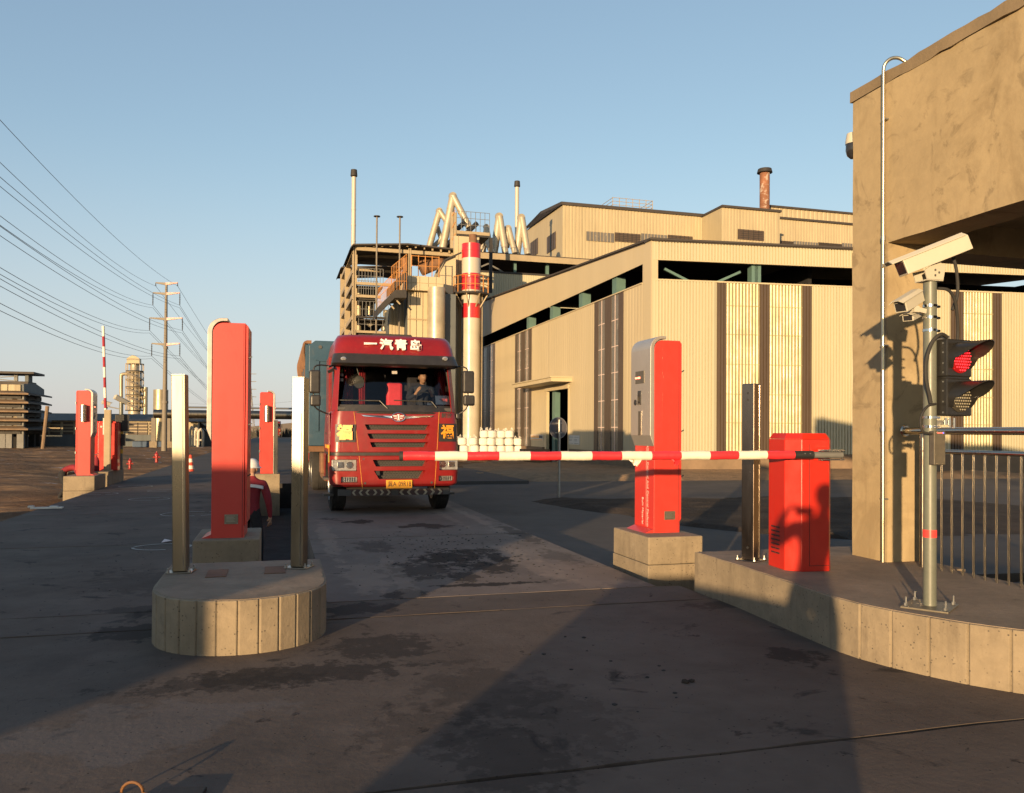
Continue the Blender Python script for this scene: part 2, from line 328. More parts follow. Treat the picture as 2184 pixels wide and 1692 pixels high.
def thing(name, label, cat, a=0, b=0, z=0, rz=0, group=None, world=None):
    o = bpy.data.objects.new(name, None); C.objects.link(o); o.empty_display_size = .2
    o.location = world if world is not None else LW(a, b, z); o.rotation_euler = (0, 0, LANE + rz)
    return tag(o, label, cat, group)
def struct(o): o['kind'] = 'structure'; return o
def stuff(o): o['kind'] = 'stuff'; return o
def children(o): return [c for c in bpy.data.objects if c.parent == o]
def copy_tree(o, parent=None):
    c = o.copy(); C.objects.link(c)
    if parent is not None: c.parent = parent
    for ch in children(o): copy_tree(ch, c)
    return c
def clone(o, mesh_parent, loc=None, rot=None):
    c = bpy.data.objects.new(o.name.split('.')[0], o.data); C.objects.link(c); c.parent = mesh_parent
    if loc is not None: c.location = loc
    if rot is not None: c.rotation_euler = rot
    return c
def text(body, size, m, parent, mx, name='lettering', ext=.002, off=0., align='CENTER', sx=1., spacing=1.):
    cu = bpy.data.curves.new(name, 'FONT'); cu.body = body; cu.size = size; cu.extrude = ext; cu.offset = off
    cu.align_x = align; cu.align_y = 'CENTER'; cu.resolution_u = 3; cu.space_character = spacing
    t = bpy.data.objects.new('tmp', cu); C.objects.link(t)
    dg = bpy.context.evaluated_depsgraph_get(); me = bpy.data.meshes.new_from_object(t.evaluated_get(dg))
    bpy.data.objects.remove(t)
    me.transform(Matrix.Diagonal((sx, 1, 1, 1))); me.materials.clear(); me.materials.append(M[m]); me.name = name
    o = bpy.data.objects.new(name, me); C.objects.link(o); o.parent = parent; o.matrix_local = mx
    return o
FACE = Matrix.Rotation(rad(90), 4, 'X')      # text standing up, readable from -y
def bake_mods(o):
    dg = bpy.context.evaluated_depsgraph_get(); me = bpy.data.meshes.new_from_object(o.evaluated_get(dg))
    o.modifiers.clear(); o.data = me; return o
def cut(o, cutters):
    for c in cutters:
        md = o.modifiers.new('cut', 'BOOLEAN'); md.operation = 'DIFFERENCE'; md.solver = 'EXACT'; md.object = c
    bpy.context.view_layer.update(); bake_mods(o)
    for c in cutters: bpy.data.objects.remove(c)
    return o

mat('stainless_dark_reflect', (.26, .20, .16), .24, 1., var=.1, scale=3, stretch=(1, 1, .2), stain=[(3, .55, .7, .4, (.14, .10, .08))])  # dark reflections on one post put into its steel colour

mat('board_dark', (.05, .022, .018), .6, var=.2, scale=9)
mat('chevron_pale', (.36, .31, .22), .5, var=.2, scale=30)

mat('rail_steel', (.46, .41, .33), .24, 1., var=.05, scale=4, stretch=(1, 1, .2))
# ------------------------------------------------------------------ setting: ground, slabs, roads
RN = random.Random(5)
def soil_h(x, y):
    h = .05 * math.sin(x * .31 + 1.3) * math.cos(y * .27) + .035 * math.sin(x * .9 + y * .6) + .02 * math.sin(x * 2.3 - y * 1.7)
    k = .035 * math.sin(x * 3.1 + 2 * math.sin(y * .9)) * math.sin(y * 3.7 + math.sin(x * 1.1)) + .03 * math.sin(x * 1.3 + 3 * math.sin(y * .5)) * math.sin(y * 2.1 + x * .4)
    return -.37 + h + k + RN.uniform(-.018, .018)
xs = sorted(set([-3000, -1500, -800, -400, -250, -160, -110, -80] + [-64 + i * .42 for i in range(190)] + [16.5 + i * .8 for i in range(30)] + [50, 70, 100, 160, 250, 400, 800, 1500, 3000]))
ys = sorted(set([-60, -30, -12] + [-6 + i * .8 for i in range(8)] + [.6 + i * .45 for i in range(200)] + [95, 105, 120, 140, 170, 220, 300, 400, 600, 1000, 1800, 3500]))
lo = lambda v: v
mb = MB(); nx = len(xs)
def pit(x, y):
    l = WL((x, y, 0))
    return l
for y in ys:
    for x in xs:
        l = pit(x, y); h = soil_h(x, y) if abs(x) < 90 and y < 100 else -.4
        if -1.7 < l[0] < 1.3 and 6.6 < l[1] < 25.3: h = -1.0
        elif l[1] < 26 and l[0] > -5.2 and l[0] < 4.6: h = min(h, -.42)
        elif l[0] < -4.7 and l[0] > -8 and l[1] > 9 and l[1] < 18: h -= .25 * math.exp(-((l[0] + 5.6) ** 2))
        mb.v.append(Vector((x, y, h)))
for j in range(len(ys) - 1):
    for i in range(nx - 1):
        a = j * nx + i; mb.f.append((a, a + 1, a + 1 + nx, a + nx))
gnd = struct(mb.build('ground', 'soil', smooth=True, fix=False))

def slab(parent, a0, a1, b0, b1, z=0., th=.3, m='concrete_slab', name='slab', jit=.004):
    n1 = max(2, int((a1 - a0) / .25)); rnd = random.Random(int((a0 * 13 + b0 * 7 + 999) * 10))
    # slightly ragged cross joints
    near = [(a0 + (a1 - a0) * i / n1, b0 + rnd.uniform(0, jit * 2)) for i in range(n1 + 1)]
    far = [(a0 + (a1 - a0) * i / n1, b1 - rnd.uniform(0, jit * 2)) for i in range(n1, -1, -1)]
    return MB().prism(near + far, z - th, z).build(name, m, parent)
def sroot(name):
    e = bpy.data.objects.new(name, None); C.objects.link(e); e.rotation_euler = (0, 0, LANE); return struct(e)
road = sroot('approach_road')
slab(road, -16, 16, -9, -1.2, z=0.006, jit=.006); slab(road, -16, 16, -1.18, 3.42, z=.005, jit=.006)
slab(road, -16, 16, 3.435, 6.63, z=.004, jit=.01)
slab(road, -14, -.262, 6.65, 7.30, z=.002, jit=.012); slab(road, -.25, 3.78, 6.65, 7.30, z=.002, jit=.012)
rb = sroot('right_weighbridge_deck')
js = [7.32, 11.6, 15.9, 20.2, 24.4]
for i in range(4): slab(rb, .42, 3.55, js[i] + .012, js[i + 1] - .012, z=0., th=.34, m='deck_concrete')
lb = sroot('left_weighbridge_deck')
for i in range(4): slab(lb, -4.3, -.86, js[i] + .012, js[i + 1] - .012, z=-.004, th=.34, m='concrete_slab')
tr = MB().prism([(-.86, 7.45), (.42, 7.45), (.42, 24.2), (-.86, 24.2)], -.9, -.72)
struct(tr.build('trench_floor', 'trench', mx=Matrix.Rotation(LANE, 4, 'Z')))
w = MB().box(-.90, -.87, 7.45, 24.2, -.75, -.02).box(.43, .46, 7.45, 24.2, -.75, -.02).box(-.86, .42, 24.2, 24.3, -.75, -.02)
struct(w.build('trench_wall', 'trench', mx=Matrix.Rotation(LANE, 4, 'Z')))

def poly_ground(name, pts, z, m, th=.05):
    P = [ON_Z(p, z) for p in pts]
    return struct(MB().prism([(p[0], p[1]) for p in P], z - th, z).build(name, m))
# road beyond the weighbridges, running to the horizon
fr = MB().prism([(-4.4, 24.45), (7.5, 24.45), (7.5, 33), (3.9, 40), (3.9, 420), (-4.4, 420)], -.3, -.03)
struct(fr.build('road', 'far_road', mx=Matrix.Rotation(LANE, 4, 'Z')))
# side road on the right, passing the verge
sr = MB().prism([(3.95, 8.6), (4.9, 7.9), (9.5, 7.6), (60, 2.0), (60, 18), (26, 24.2), (7.4, 25.5), (3.95, 24.4)], -.35, -.13)
struct(sr.build('side_road', 'side_road', mx=Matrix.Rotation(LANE, 4, 'Z')))
kb = MB().box(3.78, 3.93, 8.75, 24.4, -.36, -.10)
struct(kb.build('channel_kerb', 'side_road', mx=Matrix.Rotation(LANE, 4, 'Z')))
# dark verge in the fork of the side road
def mound(name, pts, z, m, hgt, seed):
    P = [ON_Z(p, z) for p in pts]; rnd = random.Random(seed)
    bm = bmesh.new(); bm.faces.new([bm.verts.new((p[0], p[1], z)) for p in P])
    bmesh.ops.triangulate(bm, faces=bm.faces)
    for _ in range(5): bmesh.ops.subdivide_edges(bm, edges=[e for e in bm.edges if e.calc_length() > .7], cuts=1)
    bmesh.ops.triangulate(bm, faces=bm.faces)
    bnd = {v for e in bm.edges if e.is_boundary for v in e.verts}
    for v in bm.verts:
        x, y = v.co.x, v.co.y
        v.co.z = z - .03 if v in bnd else z + hgt * (.45 + .3 * math.sin(x * 1.7 + seed) * math.sin(y * 1.3) + rnd.uniform(0, .5))
    me = bpy.data.meshes.new(name); bm.to_mesh(me); bm.free(); me.materials.append(M[m])
    o = bpy.data.objects.new(name, me); C.objects.link(o); return struct(o)
mound('verge', [(1085, 1067), (1190, 1062), (1400, 1060), (1700, 1058), (2600, 1050), (2600, 1150), (1830, 1152), (1600, 1138), (1440, 1120), (1290, 1096)], -.125, 'dark_soil', .09, 3)
mound('pale_bank', [(985, 990), (1200, 985), (1400, 992), (1700, 1000), (2300, 1005), (2300, 1026), (1700, 1022), (1400, 1026), (1200, 1028), (1000, 1020)], -.2, 'pale_soil', .22, 5)
# far ridge line and faint hills at the horizon
h = MB(); rnd = random.Random(3); N = 160; R0 = 1500
top = []
for i in range(N + 1):
    t = rad(-60 + 120 * i / N); hh = 9 + 5 * math.sin(i * .21) + 3 * math.sin(i * .53 + 1) + rnd.uniform(0, 3)
    top.append((R0 * math.sin(t), R0 * math.cos(t), hh))
for i in range(N):
    a, b = top[i], top[i + 1]; h.quad((a[0], a[1], -3), (b[0], b[1], -3), b, a); h.quad(a, b, (b[0] * 1.1, b[1] * 1.1, -3), (a[0] * 1.1, a[1] * 1.1, -3))
struct(h.build('hills', 'hill_haze'))

# ------------------------------------------------------------------ white road marks on the left deck, debris
RZ = Matrix.Rotation(LANE, 4, 'Z')
marks = [(ZA(1045, 1398), 'white painted oval loop across the second joint of the left deck', .5), (ZA(905, 1272), 'long white painted loop behind the near left steel post', .4),
         (ZA(820, 1317), 'white painted loop left of the steel post on the left deck', .42), (ZA(745, 1248), 'farthest white painted loop on the left deck near the low concrete block', .42),
         (ZA(548, 1288), 'white painted loop beside the far left concrete pedestal', .4), (ZA(890, 1580), 'nearest white painted loop on the left deck, broken by the post', .36)]
for p, lab, r in marks:
    q = WL(ON_Z(p, 0)); c = Vector((q[0], q[1], .002)); mb = MB(); n = 28
    pts = [(c.x + r * math.cos(2 * math.pi * i / n), c.y + r * .85 * math.sin(2 * math.pi * i / n)) for i in range(n)]
    pi_ = [(c.x + (r - .035) * math.cos(2 * math.pi * i / n), c.y + (r * .85 - .05) * math.sin(2 * math.pi * i / n)) for i in range(n)]
    for i in range(n):
        j = (i + 1) % n
        if i % 9 == 4: continue
        mb.add([(pts[i][0], pts[i][1], .002), (pts[j][0], pts[j][1], .002), (pi_[j][0], pi_[j][1], .002), (pi_[i][0], pi_[i][1], .002)], [(0, 1, 2, 3)])
    tag(mb.build('road_marking', 'chain_paint', mx=RZ), lab, 'road marking', 'white painted loops on the left deck')
t = thing('scrap_board', 'pale scrap of board lying at the left edge of the deck', 'scrap', *WL(ON_Z(ZA(258, 1370), 0))[:2], .0)
MB().box(-.27, .27, -.06, .06, 0, .03).build('plank', 'bag_white', t, bevel=.004); MB().box(-.31, -.22, -.05, .05, .03, .06).box(.05, .18, -.04, .05, .03, .05).build('offcut', 'bag_white', t)
tag(MB().add([(0, 0, .01), (.13, .02, .03), (.16, .10, .012), (.03, .09, .045)], [(0, 1, 2, 3)]).build('paper_scrap', 'paper', mx=Matrix.Translation(ON_Z(ZA(885, 1560), 0)) @ RZ), 'crumpled white paper scrap on the left deck behind the steel post', 'paper')
rnd = random.Random(11); mb = MB()
def lump(mb, c, r, flat=.6):
    ico = bmesh.new(); bmesh.ops.create_icosphere(ico, subdivisions=1, radius=r)
    vs = [(c[0] + v.co.x * rnd.uniform(.7, 1.25), c[1] + v.co.y * rnd.uniform(.7, 1.25), c[2] + v.co.z * flat * rnd.uniform(.7, 1.2)) for v in ico.verts]
    mb.add(vs, [[v.index for v in f.verts] for f in ico.faces]); ico.free()
for p in [(1205, 1360), (1245, 1362), (1265, 1378), (1252, 1390), (1160, 1397), (1303, 1412), (1130, 1398), (1405, 1422), (1415, 1432), (1218, 1430), (1380, 1447), (1440, 1480), (1442, 1490), (1310, 1505), (1360, 1520), (1250, 1490)]:
    g = ON_Z(p, 0); lump(mb, (g[0], g[1], .004), rnd.uniform(.008, .018))
for _ in range(750):
    a, b = rnd.uniform(-2.5, 3.6), rnd.uniform(2.6, 12)
    if -1.3 < a < .6 and b > 5.4: continue
    g = LW(a, b); lump(mb, (g[0], g[1], .002), rnd.uniform(.003, .009), .4)
for _ in range(260):
    g = LW(rnd.gauss(2.2, .5), rnd.gauss(10.0, 1.2)); lump(mb, (g[0], g[1], .003), rnd.uniform(.006, .02), .3)
stuff(tag(mb.build('grit', 'trench', smooth=True), 'scattered black grit and coal crumbs over the concrete', 'grit'))
t = thing('dirt_clod', 'pair of brown dirt clods on the shaded slab in front of the right kerb', 'clod', *WL(ON_Z((1462, 1458), 0))[:2], .0)
mb = MB(); lump(mb, (0, 0, .012), .028); mb.build('clod', 'dark_soil', t); mb = MB(); lump(mb, (.045, .01, .01), .022); mb.build('clod', 'dark_soil', t)
# orange hose loop and dark rubber mat edge at the very bottom of the view
g = ON_Z((282, 1697), 0)
hp = [g + Vector((-.035 - .02 * i, -.0 - .02 * i, .008)) for i in range(6, 0, -1)] + [g + Vector((.045 * math.cos(t_), -.0, .045 * math.sin(t_) + .01)) for t_ in [math.pi * (1 - k / 10) for k in range(11)]] + [g + Vector((.05 + .05 * i, -.03 * i, .008)) for i in range(1, 6)]
tag(MB().tube(hp, .0062, 10).build('hose', 'hose_orange', smooth=True), 'orange hose looping up from the concrete at the bottom edge', 'hose')
g = ON_Z((410, 1688), 0)
tag(MB().box(-.12, .06, -.4, 0, 0.002, .02, Matrix.Translation(g) @ Matrix.Rotation(rad(5), 4, 'Z')).build('rubber_mat', 'black_rubber', bevel=.004), 'dark rubber mat edge at the bottom beside the orange hose', 'mat')

# ------------------------------------------------------------------ concrete islands
def island(name, label, outline, ztop, mside, mtop, groove_from, groove_to, zbot=-.02):
    t = thing(name, label, 'kerb island', 0, 0, 0)
    # outline = list of lane-frame points; grooves cut at each vertex in the given index range
    P = []
    n = len(outline)
    for i, p in enumerate(outline):
        p = Vector((p[0], p[1])); q0 = Vector(outline[i - 1]); q1 = Vector(outline[(i + 1) % n])
        if groove_from <= i <= groove_to:
            d0 = (p - q0).normalized(); d1 = (q1 - p).normalized(); inn = (d1 - d0); 
            inn = Vector((-d0.y - d1.y, d0.x + d1.x)).normalized()
            P += [p - d0 * .008, p + inn * .016, p + d1 * .008]
        else: P.append(p)
    b = MB().prism([tuple(q) for q in P], zbot, ztop - .004)
    b.build('kerb_body', mside, t, bevel=.012, seg=2)
    cen = sum((Vector(p) for p in outline), Vector((0, 0))) / n
    rnd = random.Random(len(name)); Q = []
    for i, p in enumerate(outline):
        p = Vector(p); q1 = Vector(outline[(i + 1) % n]); m_ = max(1, int((q1 - p).length / .09))
        for k in range(m_):
            r = p.lerp(q1, k / m_); Q.append(tuple(r + (cen - r).normalized() * rnd.uniform(0.014, .035)))
    MB().prism(Q, ztop - .02, ztop).build('kerb_cap', mtop, t)
    return t
ol = [(-.86, 7.42)] + [(-.25 - .61 * math.cos(math.pi * i / 14) , 6.42 - .68 * math.sin(math.pi * i / 14) ** .85) for i in range(15)] + [(.36, 7.42)]
isl = island('rounded_island', 'rounded concrete island with board marks under the two steel posts', ol, .37, 'kerb_concrete', 'kerb_top', 1, 15)
for (a, b) in ((-.46, 6.95), (.02, 6.95)):
    pass
mbp = MB().box(-.53, -.38, 6.66, 7.0, .371, .376); mbp.build('timber_inset', 'rust_brown', isl)
MB().box(-.10, .06, 6.72, 7.05, .371, .376).build('timber_inset', 'rust_brown', isl)
rr = [(3.80, 7.02), (3.79, 6.2), (3.74, 5.5), (3.70, 4.85), (3.72, 4.62), (3.78, 4.40), (3.87, 4.18), (3.97, 3.98), (4.10, 3.80), (4.26, 3.63), (4.45, 3.48), (4.68, 3.36), (4.95, 3.28), (5.3, 3.25), (5.42, 3.25), (5.42, 5.6), (5.56, 5.6), (5.56, 7.02)]
island('kerb_island', 'long concrete kerb island under the barrier box and traffic light', rr, .37, 'kerb_concrete', 'kerb_top', 4, 12)

def pedestal(label, a0, a1, b0, b1, z0, z1, joint=True, grp='pedestals of the kiosks'):
    t = thing('concrete_pedestal', label, 'pedestal', (a0 + a1) / 2, (b0 + b1) / 2, z0, group=grp)
    hx, hy, H = (a1 - a0) / 2, (b1 - b0) / 2, z1 - z0; k = H * .62
    MB().box(-hx, hx, -hy, hy, 0, k - .003).build('lower_lift', 'kerb_concrete', t, bevel=.008)
    MB().box(-hx + .004, hx - .004, -hy + .004, hy - .004, k, H).build('upper_lift', 'kerb_concrete', t, bevel=.012)
    return t
pedestal('pale concrete pedestal under the right ticket kiosk by the kerb island', 3.72, 4.36, 7.86, 8.80, -.36, .40)
pedestal('grey concrete pedestal behind the rounded island, under the tall left kiosk', -.80, -.17, 8.5, 9.5, -.80, .42)
pedestal('concrete pedestal at the far left edge of the left deck', -5.03, -4.33, 22.15, 23.5, -.6, .34)
pedestal('far pedestal in the trench between the decks, beyond the worker', -.62, .04, 22.1, 23.2, -.80, .36)
# ------------------------------------------------------------------ concrete portal (canopy) on the right
t = thing('concrete_portal', 'large rendered concrete canopy frame with a deep sloping-looking beam at the right', 'canopy', 0, 0, 0)
n_w, n_l = 10, 14
def rough_box(mb, x0, x1, y0, y1, z0, z1, seed, amp=.006, step=.22):
    # box with gently uneven faces (hand-rendered concrete)
    bm = bmesh.new(); bmesh.ops.create_cube(bm, size=1)
    for v in bm.verts: v.co = Vector(((x0 + x1) / 2 + v.co.x * (x1 - x0), (y0 + y1) / 2 + v.co.y * (y1 - y0), (z0 + z1) / 2 + v.co.z * (z1 - z0)))
    for ax, d in ((0, x1 - x0), (1, y1 - y0), (2, z1 - z0)):
        k = max(0, int(d / step) - 1)
        if k > 0:
            ed = [e for e in bm.edges if abs((e.verts[0].co - e.verts[1].co)[ax]) > d * .9]
            bmesh.ops.subdivide_edges(bm, edges=ed, cuts=k, use_grid_fill=True)
    rnd = random.Random(seed)
    for v in bm.verts:
        p = v.co; n_ = math.sin(p.x * 3.1 + seed) + math.sin(p.y * 2.3 + seed * 2) + math.sin(p.z * 2.9 + seed * .7)
        v.co += Vector((rnd.uniform(-1, 1) + n_ * .5, rnd.uniform(-1, 1) + n_ * .5, rnd.uniform(-1, 1) * .8 + n_ * .4)) * amp
    k = len(mb.v); bm.verts.index_update()
    mb.v += [v.co.copy() for v in bm.verts]; mb.f += [tuple(v.index + k for v in f.verts) for f in bm.faces]; bm.free()
A0 = 5.15
mb = MB(); rough_box(mb, A0, A0 + .38, 6.04, 6.50, -.3, 3.19, 1, .004); mb.build('pillar', 'portal_concrete', t, smooth=True, ang=40)
mb = MB(); rough_box(mb, A0 + .002, A0 + .38, -9.0, 6.502, 3.189, 4.60, 2, .004); mb.build('side_beam', 'portal_concrete', t, smooth=True, ang=40)
mb = MB(); rough_box(mb, A0 - .012, A0 + .40, -9.0, 6.51, 4.60, 4.70, 3, .010, .12); mb.build('coping', 'render_patch', t, smooth=True, ang=40)
MB().box(A0, A0 + .38, -4.2, -3.75, -.3, 3.19).build('pillar', 'portal_concrete', t)
MB().box(A0 + .385, 14, 6.0, 6.4, 3.13, 3.55).build('cross_beam', 'portal_concrete', t)
MB().box(A0 + .385, 14, -9, 5.995, 3.40, 3.55).build('soffit', 'portal_concrete', t)
for k in range(3): MB().box(A0 + .385, 14, -6.2 + k * 3.4, -5.9 + k * 3.4, 3.0, 3.395).build('rib_beam', 'portal_concrete', t)
for dz, y0, y1 in ((.0, 0, 0),):
    pass
# steel conduit climbing the pillar and hooking over the beam
t = thing('conduit_pipe', 'thin metal conduit up the pillar, bent over the top of the beam', 'pipe', A0 - .035, 6.055, .37)
path = [(0, 0, 0), (0, 0, 1.4), (0, 0, 2.9), (0, 0, 4.34)] + [(.085 * (1 - math.cos(q)), -.03 * q, 4.36 + .085 * math.sin(q)) for q in [k * math.pi / 16 for k in range(1, 13)]] + [(.23, -.12, 4.345)]
MB().tube(path, .0155, 12).build('pipe', 'conduit', t, smooth=True)
for z in (1.15, 2.83): MB().tube([(0, 0, z), (0, 0, z + .045)], .021, 12).build('coupling', 'galvanised', t, smooth=True)
for z in (.55, 1.9, 3.9): MB().box(-.004, .034, -.03, .03, z, z + .012).build('saddle_clip', 'galvanised', t)
# dome camera on the far edge of the beam
t = thing('dome_camera', 'small white and black dome camera on the far edge of the concrete beam', 'camera', A0 + .10, 6.62, 4.17)
MB().lathe([(.03, .20), (.06, .19), (.072, .12), (.072, .09)], 16).build('housing', 'white_plastic', t, smooth=True)
MB().lathe([(.068, .088), (.07, .03), (.055, -.02), (.03, -.045), (0.001, -.05)], 16).build('dome', 'glass_dark', t, smooth=True)
MB().bar((0, 0, .16), (.06, -.04, .16), .04).build('bracket', 'white_plastic', t)

# ------------------------------------------------------------------ stainless railing
RA = 5.27
t = thing('railing', 'stainless steel railing with thin balusters beside the concrete pillar', 'railing', RA, 5.95, .37)
L_ = 4.0
MB().tube([(0, .0, 1.155), (0, -L_, 1.155)], .030, 16).build('top_rail', 'rail_steel', t, smooth=True)
MB().lathe([(.001, -.012), (.045, -.012), (.052, 0), (.045, .012), (.001, .012)], 20).build('end_cap', 'rail_steel', t, smooth=True, mx=Matrix.Translation((0, .012, 1.155)) @ Matrix.Rotation(rad(90), 4, 'X'))
MB().tube([(0, -.19, .985), (0, -L_, .985)], .019, 12).build('mid_rail', 'rail_steel', t, smooth=True)
MB().tube([(0, -.19, .0), (0, -.19, 1.13)], .026, 14).build('post', 'rail_steel', t, smooth=True)
MB().tube([(0, -3.6, .0), (0, -3.6, 1.13)], .026, 14).build('post', 'rail_steel', t, smooth=True)
bal = None
for i in range(31):
    y = -.29 - .108 * i
    if bal is None: bal = MB().tube([(0, 0, .0), (0, 0, .97)], .0085, 8).build('baluster', 'rail_steel', t, smooth=True); bal.location = (0, y, 0)
    else: clone(bal, t, (0, y, 0))

# ------------------------------------------------------------------ ticket kiosks
def make_kiosk(name, label, group, far=False, print_=True):
    t = thing(name, label, 'kiosk', group=group)
    W_, D_, H_ = .155, .25, 2.14
    # red body: side profile (x,z) extruded along y
    body = [(-W_, .0), (W_, .0), (W_, H_ - .015), (-W_ + .10, H_ - .015)] + [(-W_ + .10 - .10 * math.sin(q), H_ - .115 + .10 * math.cos(q)) for q in [k * math.pi / 12 for k in range(1, 7)]]
    MB().prism(body, -D_, D_, 'y').build('cabinet', 'red_paint', t, bevel=.004)
    # door rim on the right side
    MB().prism([(W_ + .004, .13), (W_ + .026, .16), (W_ + .026, H_ - .045), (W_ + .004, H_ - .02)], -D_ + .012, D_ - .012, 'y').build('door', 'red_paint', t, bevel=.003)
    for z in (.62, 1.12, 1.78):
        MB().bar((W_ + .024, -D_ + .03, z), (W_ + .062, -D_ + .025, z + .022), .012, .012).build('handle', 'black_plastic', t, bevel=.003)
    # silver shell wrapping the lane-facing side and curling over the top
    s = .05; zb = 1.02; r = .14; ox = -W_ - s
    out = [(ox, zb + .06), (ox, H_ + .03 - r)] + [(ox + r - r * math.cos(q), H_ + .03 - r + r * math.sin(q)) for q in [k * math.pi / 16 for k in range(1, 9)]] + [(-W_ + .14, H_ + .03)]
    inn = [(-W_ + .14, H_ + .0), (-W_ + .10, H_ + .0)] + [(-W_ + .10 - .105 * math.sin(q), H_ - .11 + .11 * math.cos(q)) for q in [k * math.pi / 12 for k in range(1, 7)]] + [(-W_ - .004, zb - .06)]
    MB().prism(out + inn, -D_ - .006, D_ + .006, 'y').build('shell', 'silver_paint', t, bevel=.004)
    MB().box(W_ - .018, W_ - .014, -D_ - .0015, -D_ - .0005, .02, H_ - .03).box(W_ - .018, W_ - .014, D_ + .0005, D_ + .0015, .02, H_ - .03).build('door_seam', 'black_rubber', t)
    MB().tube([(W_ + .03, -.05, 1.1), (W_ + .034, -.05, 1.1)], .014, 12).build('lock', 'galvanised', t)
    # flared red foot under the lane-facing side
    MB().add([(-W_ - .14, -D_, .0), (-W_ - .14, D_, .0), (-W_ - .003, D_, .055), (-W_ - .003, -D_, .055), (-W_ - .003, -D_, 0), (-W_ - .003, D_, 0)],
             [(0, 1, 2, 3), (0, 3, 4), (1, 5, 2), (0, 4, 5, 1), (3, 2, 5, 4)]).build('foot', 'red_paint', t)
    f = ox - .001
    # display, reader, intercom, slot on the shell (facing -x)
    MB().box(f - .003, f + .002, -.10, .13, 1.66, 1.80).build('display', 'plate_metal', t, bevel=.002)
    d = MB()
    for k in range(7):
        if k == 2: continue
        d.box(f - .006, f - .003, .11 - k * .018, .123 - k * .018, 1.715, 1.735)
    d.build('display_text', 'led_text', t)
    MB().box(f - .006, f + .002, -.02, .065, 1.42, 1.58).build('card_reader', 'glass_dark', t, bevel=.003)
    MB().box(f - .008, f - .006, .0, .045, 1.425, 1.432).build('reader_light', 'led_grey', t)
    MB().tube([(f - .006, .13, 1.45), (f + .002, .13, 1.45)], .033, 16).build('speaker_hole', 'black_plastic', t, smooth=True)
    MB().box(f - .004, f + .002, -.03, .05, 1.02 + .06, 1.02 + .33).build('ticket_slot', 'plate_metal', t, bevel=.002)
    MB().box(f - .006, f - .004, -.04, -.03, 1.08, 1.35).build('slot_rim', 'stainless_bright', t)
    if far:
        for z in (.55, 1.15, 1.78): MB().box(W_ + .02, W_ + .034, D_ - .02, D_ + .012, z, z + .06).build('hinge', 'galvanised', t)
        c = MB().tube([(0, D_ + .07, 1.36), (0, D_ + .07, 1.76)], .072, 18).build('reader_cylinder', 'rail_steel', t, smooth=True, ang=40)
        MB().box(-.012, .012, D_, D_ + .07, 1.34, 1.36).box(-.012, .012, D_, D_ + .07, 1.76, 1.78).build('bracket', 'galvanised', c)
    else:
        pl = MB().box(-.03, .10, -D_ - .005, -D_ - .001, .155, .25).build('rating_plate', 'plate_metal', t, bevel=.001)
        mbp = MB()
        for (x, z) in ((-.022, .163), (.092, .163), (-.022, .242), (.092, .242)): mbp.tube([(x, -D_ - .007, z), (x, -D_ - .005, z)], .004, 8)
        for k in range(5): mbp.box(-.012, .07 - .01 * (k % 2), -D_ - .006, -D_ - .0052, .232 - k * .013, .235 - k * .013)
        mbp.build('rivet', 'galvanised', pl)
    if print_:
        R = Matrix.Translation((-W_ - .003, -.10, 0.55)) @ Matrix.Rotation(rad(-90), 4, 'Z') @ FACE @ Matrix.Rotation(rad(-90), 4, 'Z')
        text('Intelligent Control And Control Platform', .058, 'lettering', t, R, ext=.0008)
        R = Matrix.Translation((-W_ - .003, .03, 0.235)) @ Matrix.Rotation(rad(-90), 4, 'Z') @ FACE @ Matrix.Rotation(rad(-90), 4, 'Z')
        text('Bulk Material', .058, 'lettering', t, R, ext=.0008)
        MB().box(-W_ - .002, -W_ - .0005, -.058, -.055, .07, .95).build('rule_line', 'lettering', t)
    return t
k1 = make_kiosk('ticket_kiosk', 'red and silver ticket kiosk on the pale pedestal, striped boom across it', 'red ticket kiosks')
k1.location = LW(4.10, 8.45, .385)
k2 = make_kiosk('ticket_kiosk', 'tallest-looking red ticket kiosk, lower part in shade, between the two steel posts', 'red ticket kiosks', print_=False)
k2.location = LW(-.475, 8.90, .40); k2.rotation_euler.z += rad(-2); k2.scale = (1, 1, 1.02)
k3 = make_kiosk('ticket_kiosk', 'far red ticket kiosk on the pedestal at the left edge of the left deck', 'red ticket kiosks', far=True, print_=False)
k3.location = LW(-4.67, 22.8, .325); k3.rotation_euler = (0, 0, LANE + math.pi)
k4 = make_kiosk('ticket_kiosk', 'far red ticket kiosk seen beyond the worker, between the decks', 'red ticket kiosks', far=True, print_=False)
k4.location = LW(-.30, 22.6, .36); k4.rotation_euler = (0, 0, LANE + math.pi)

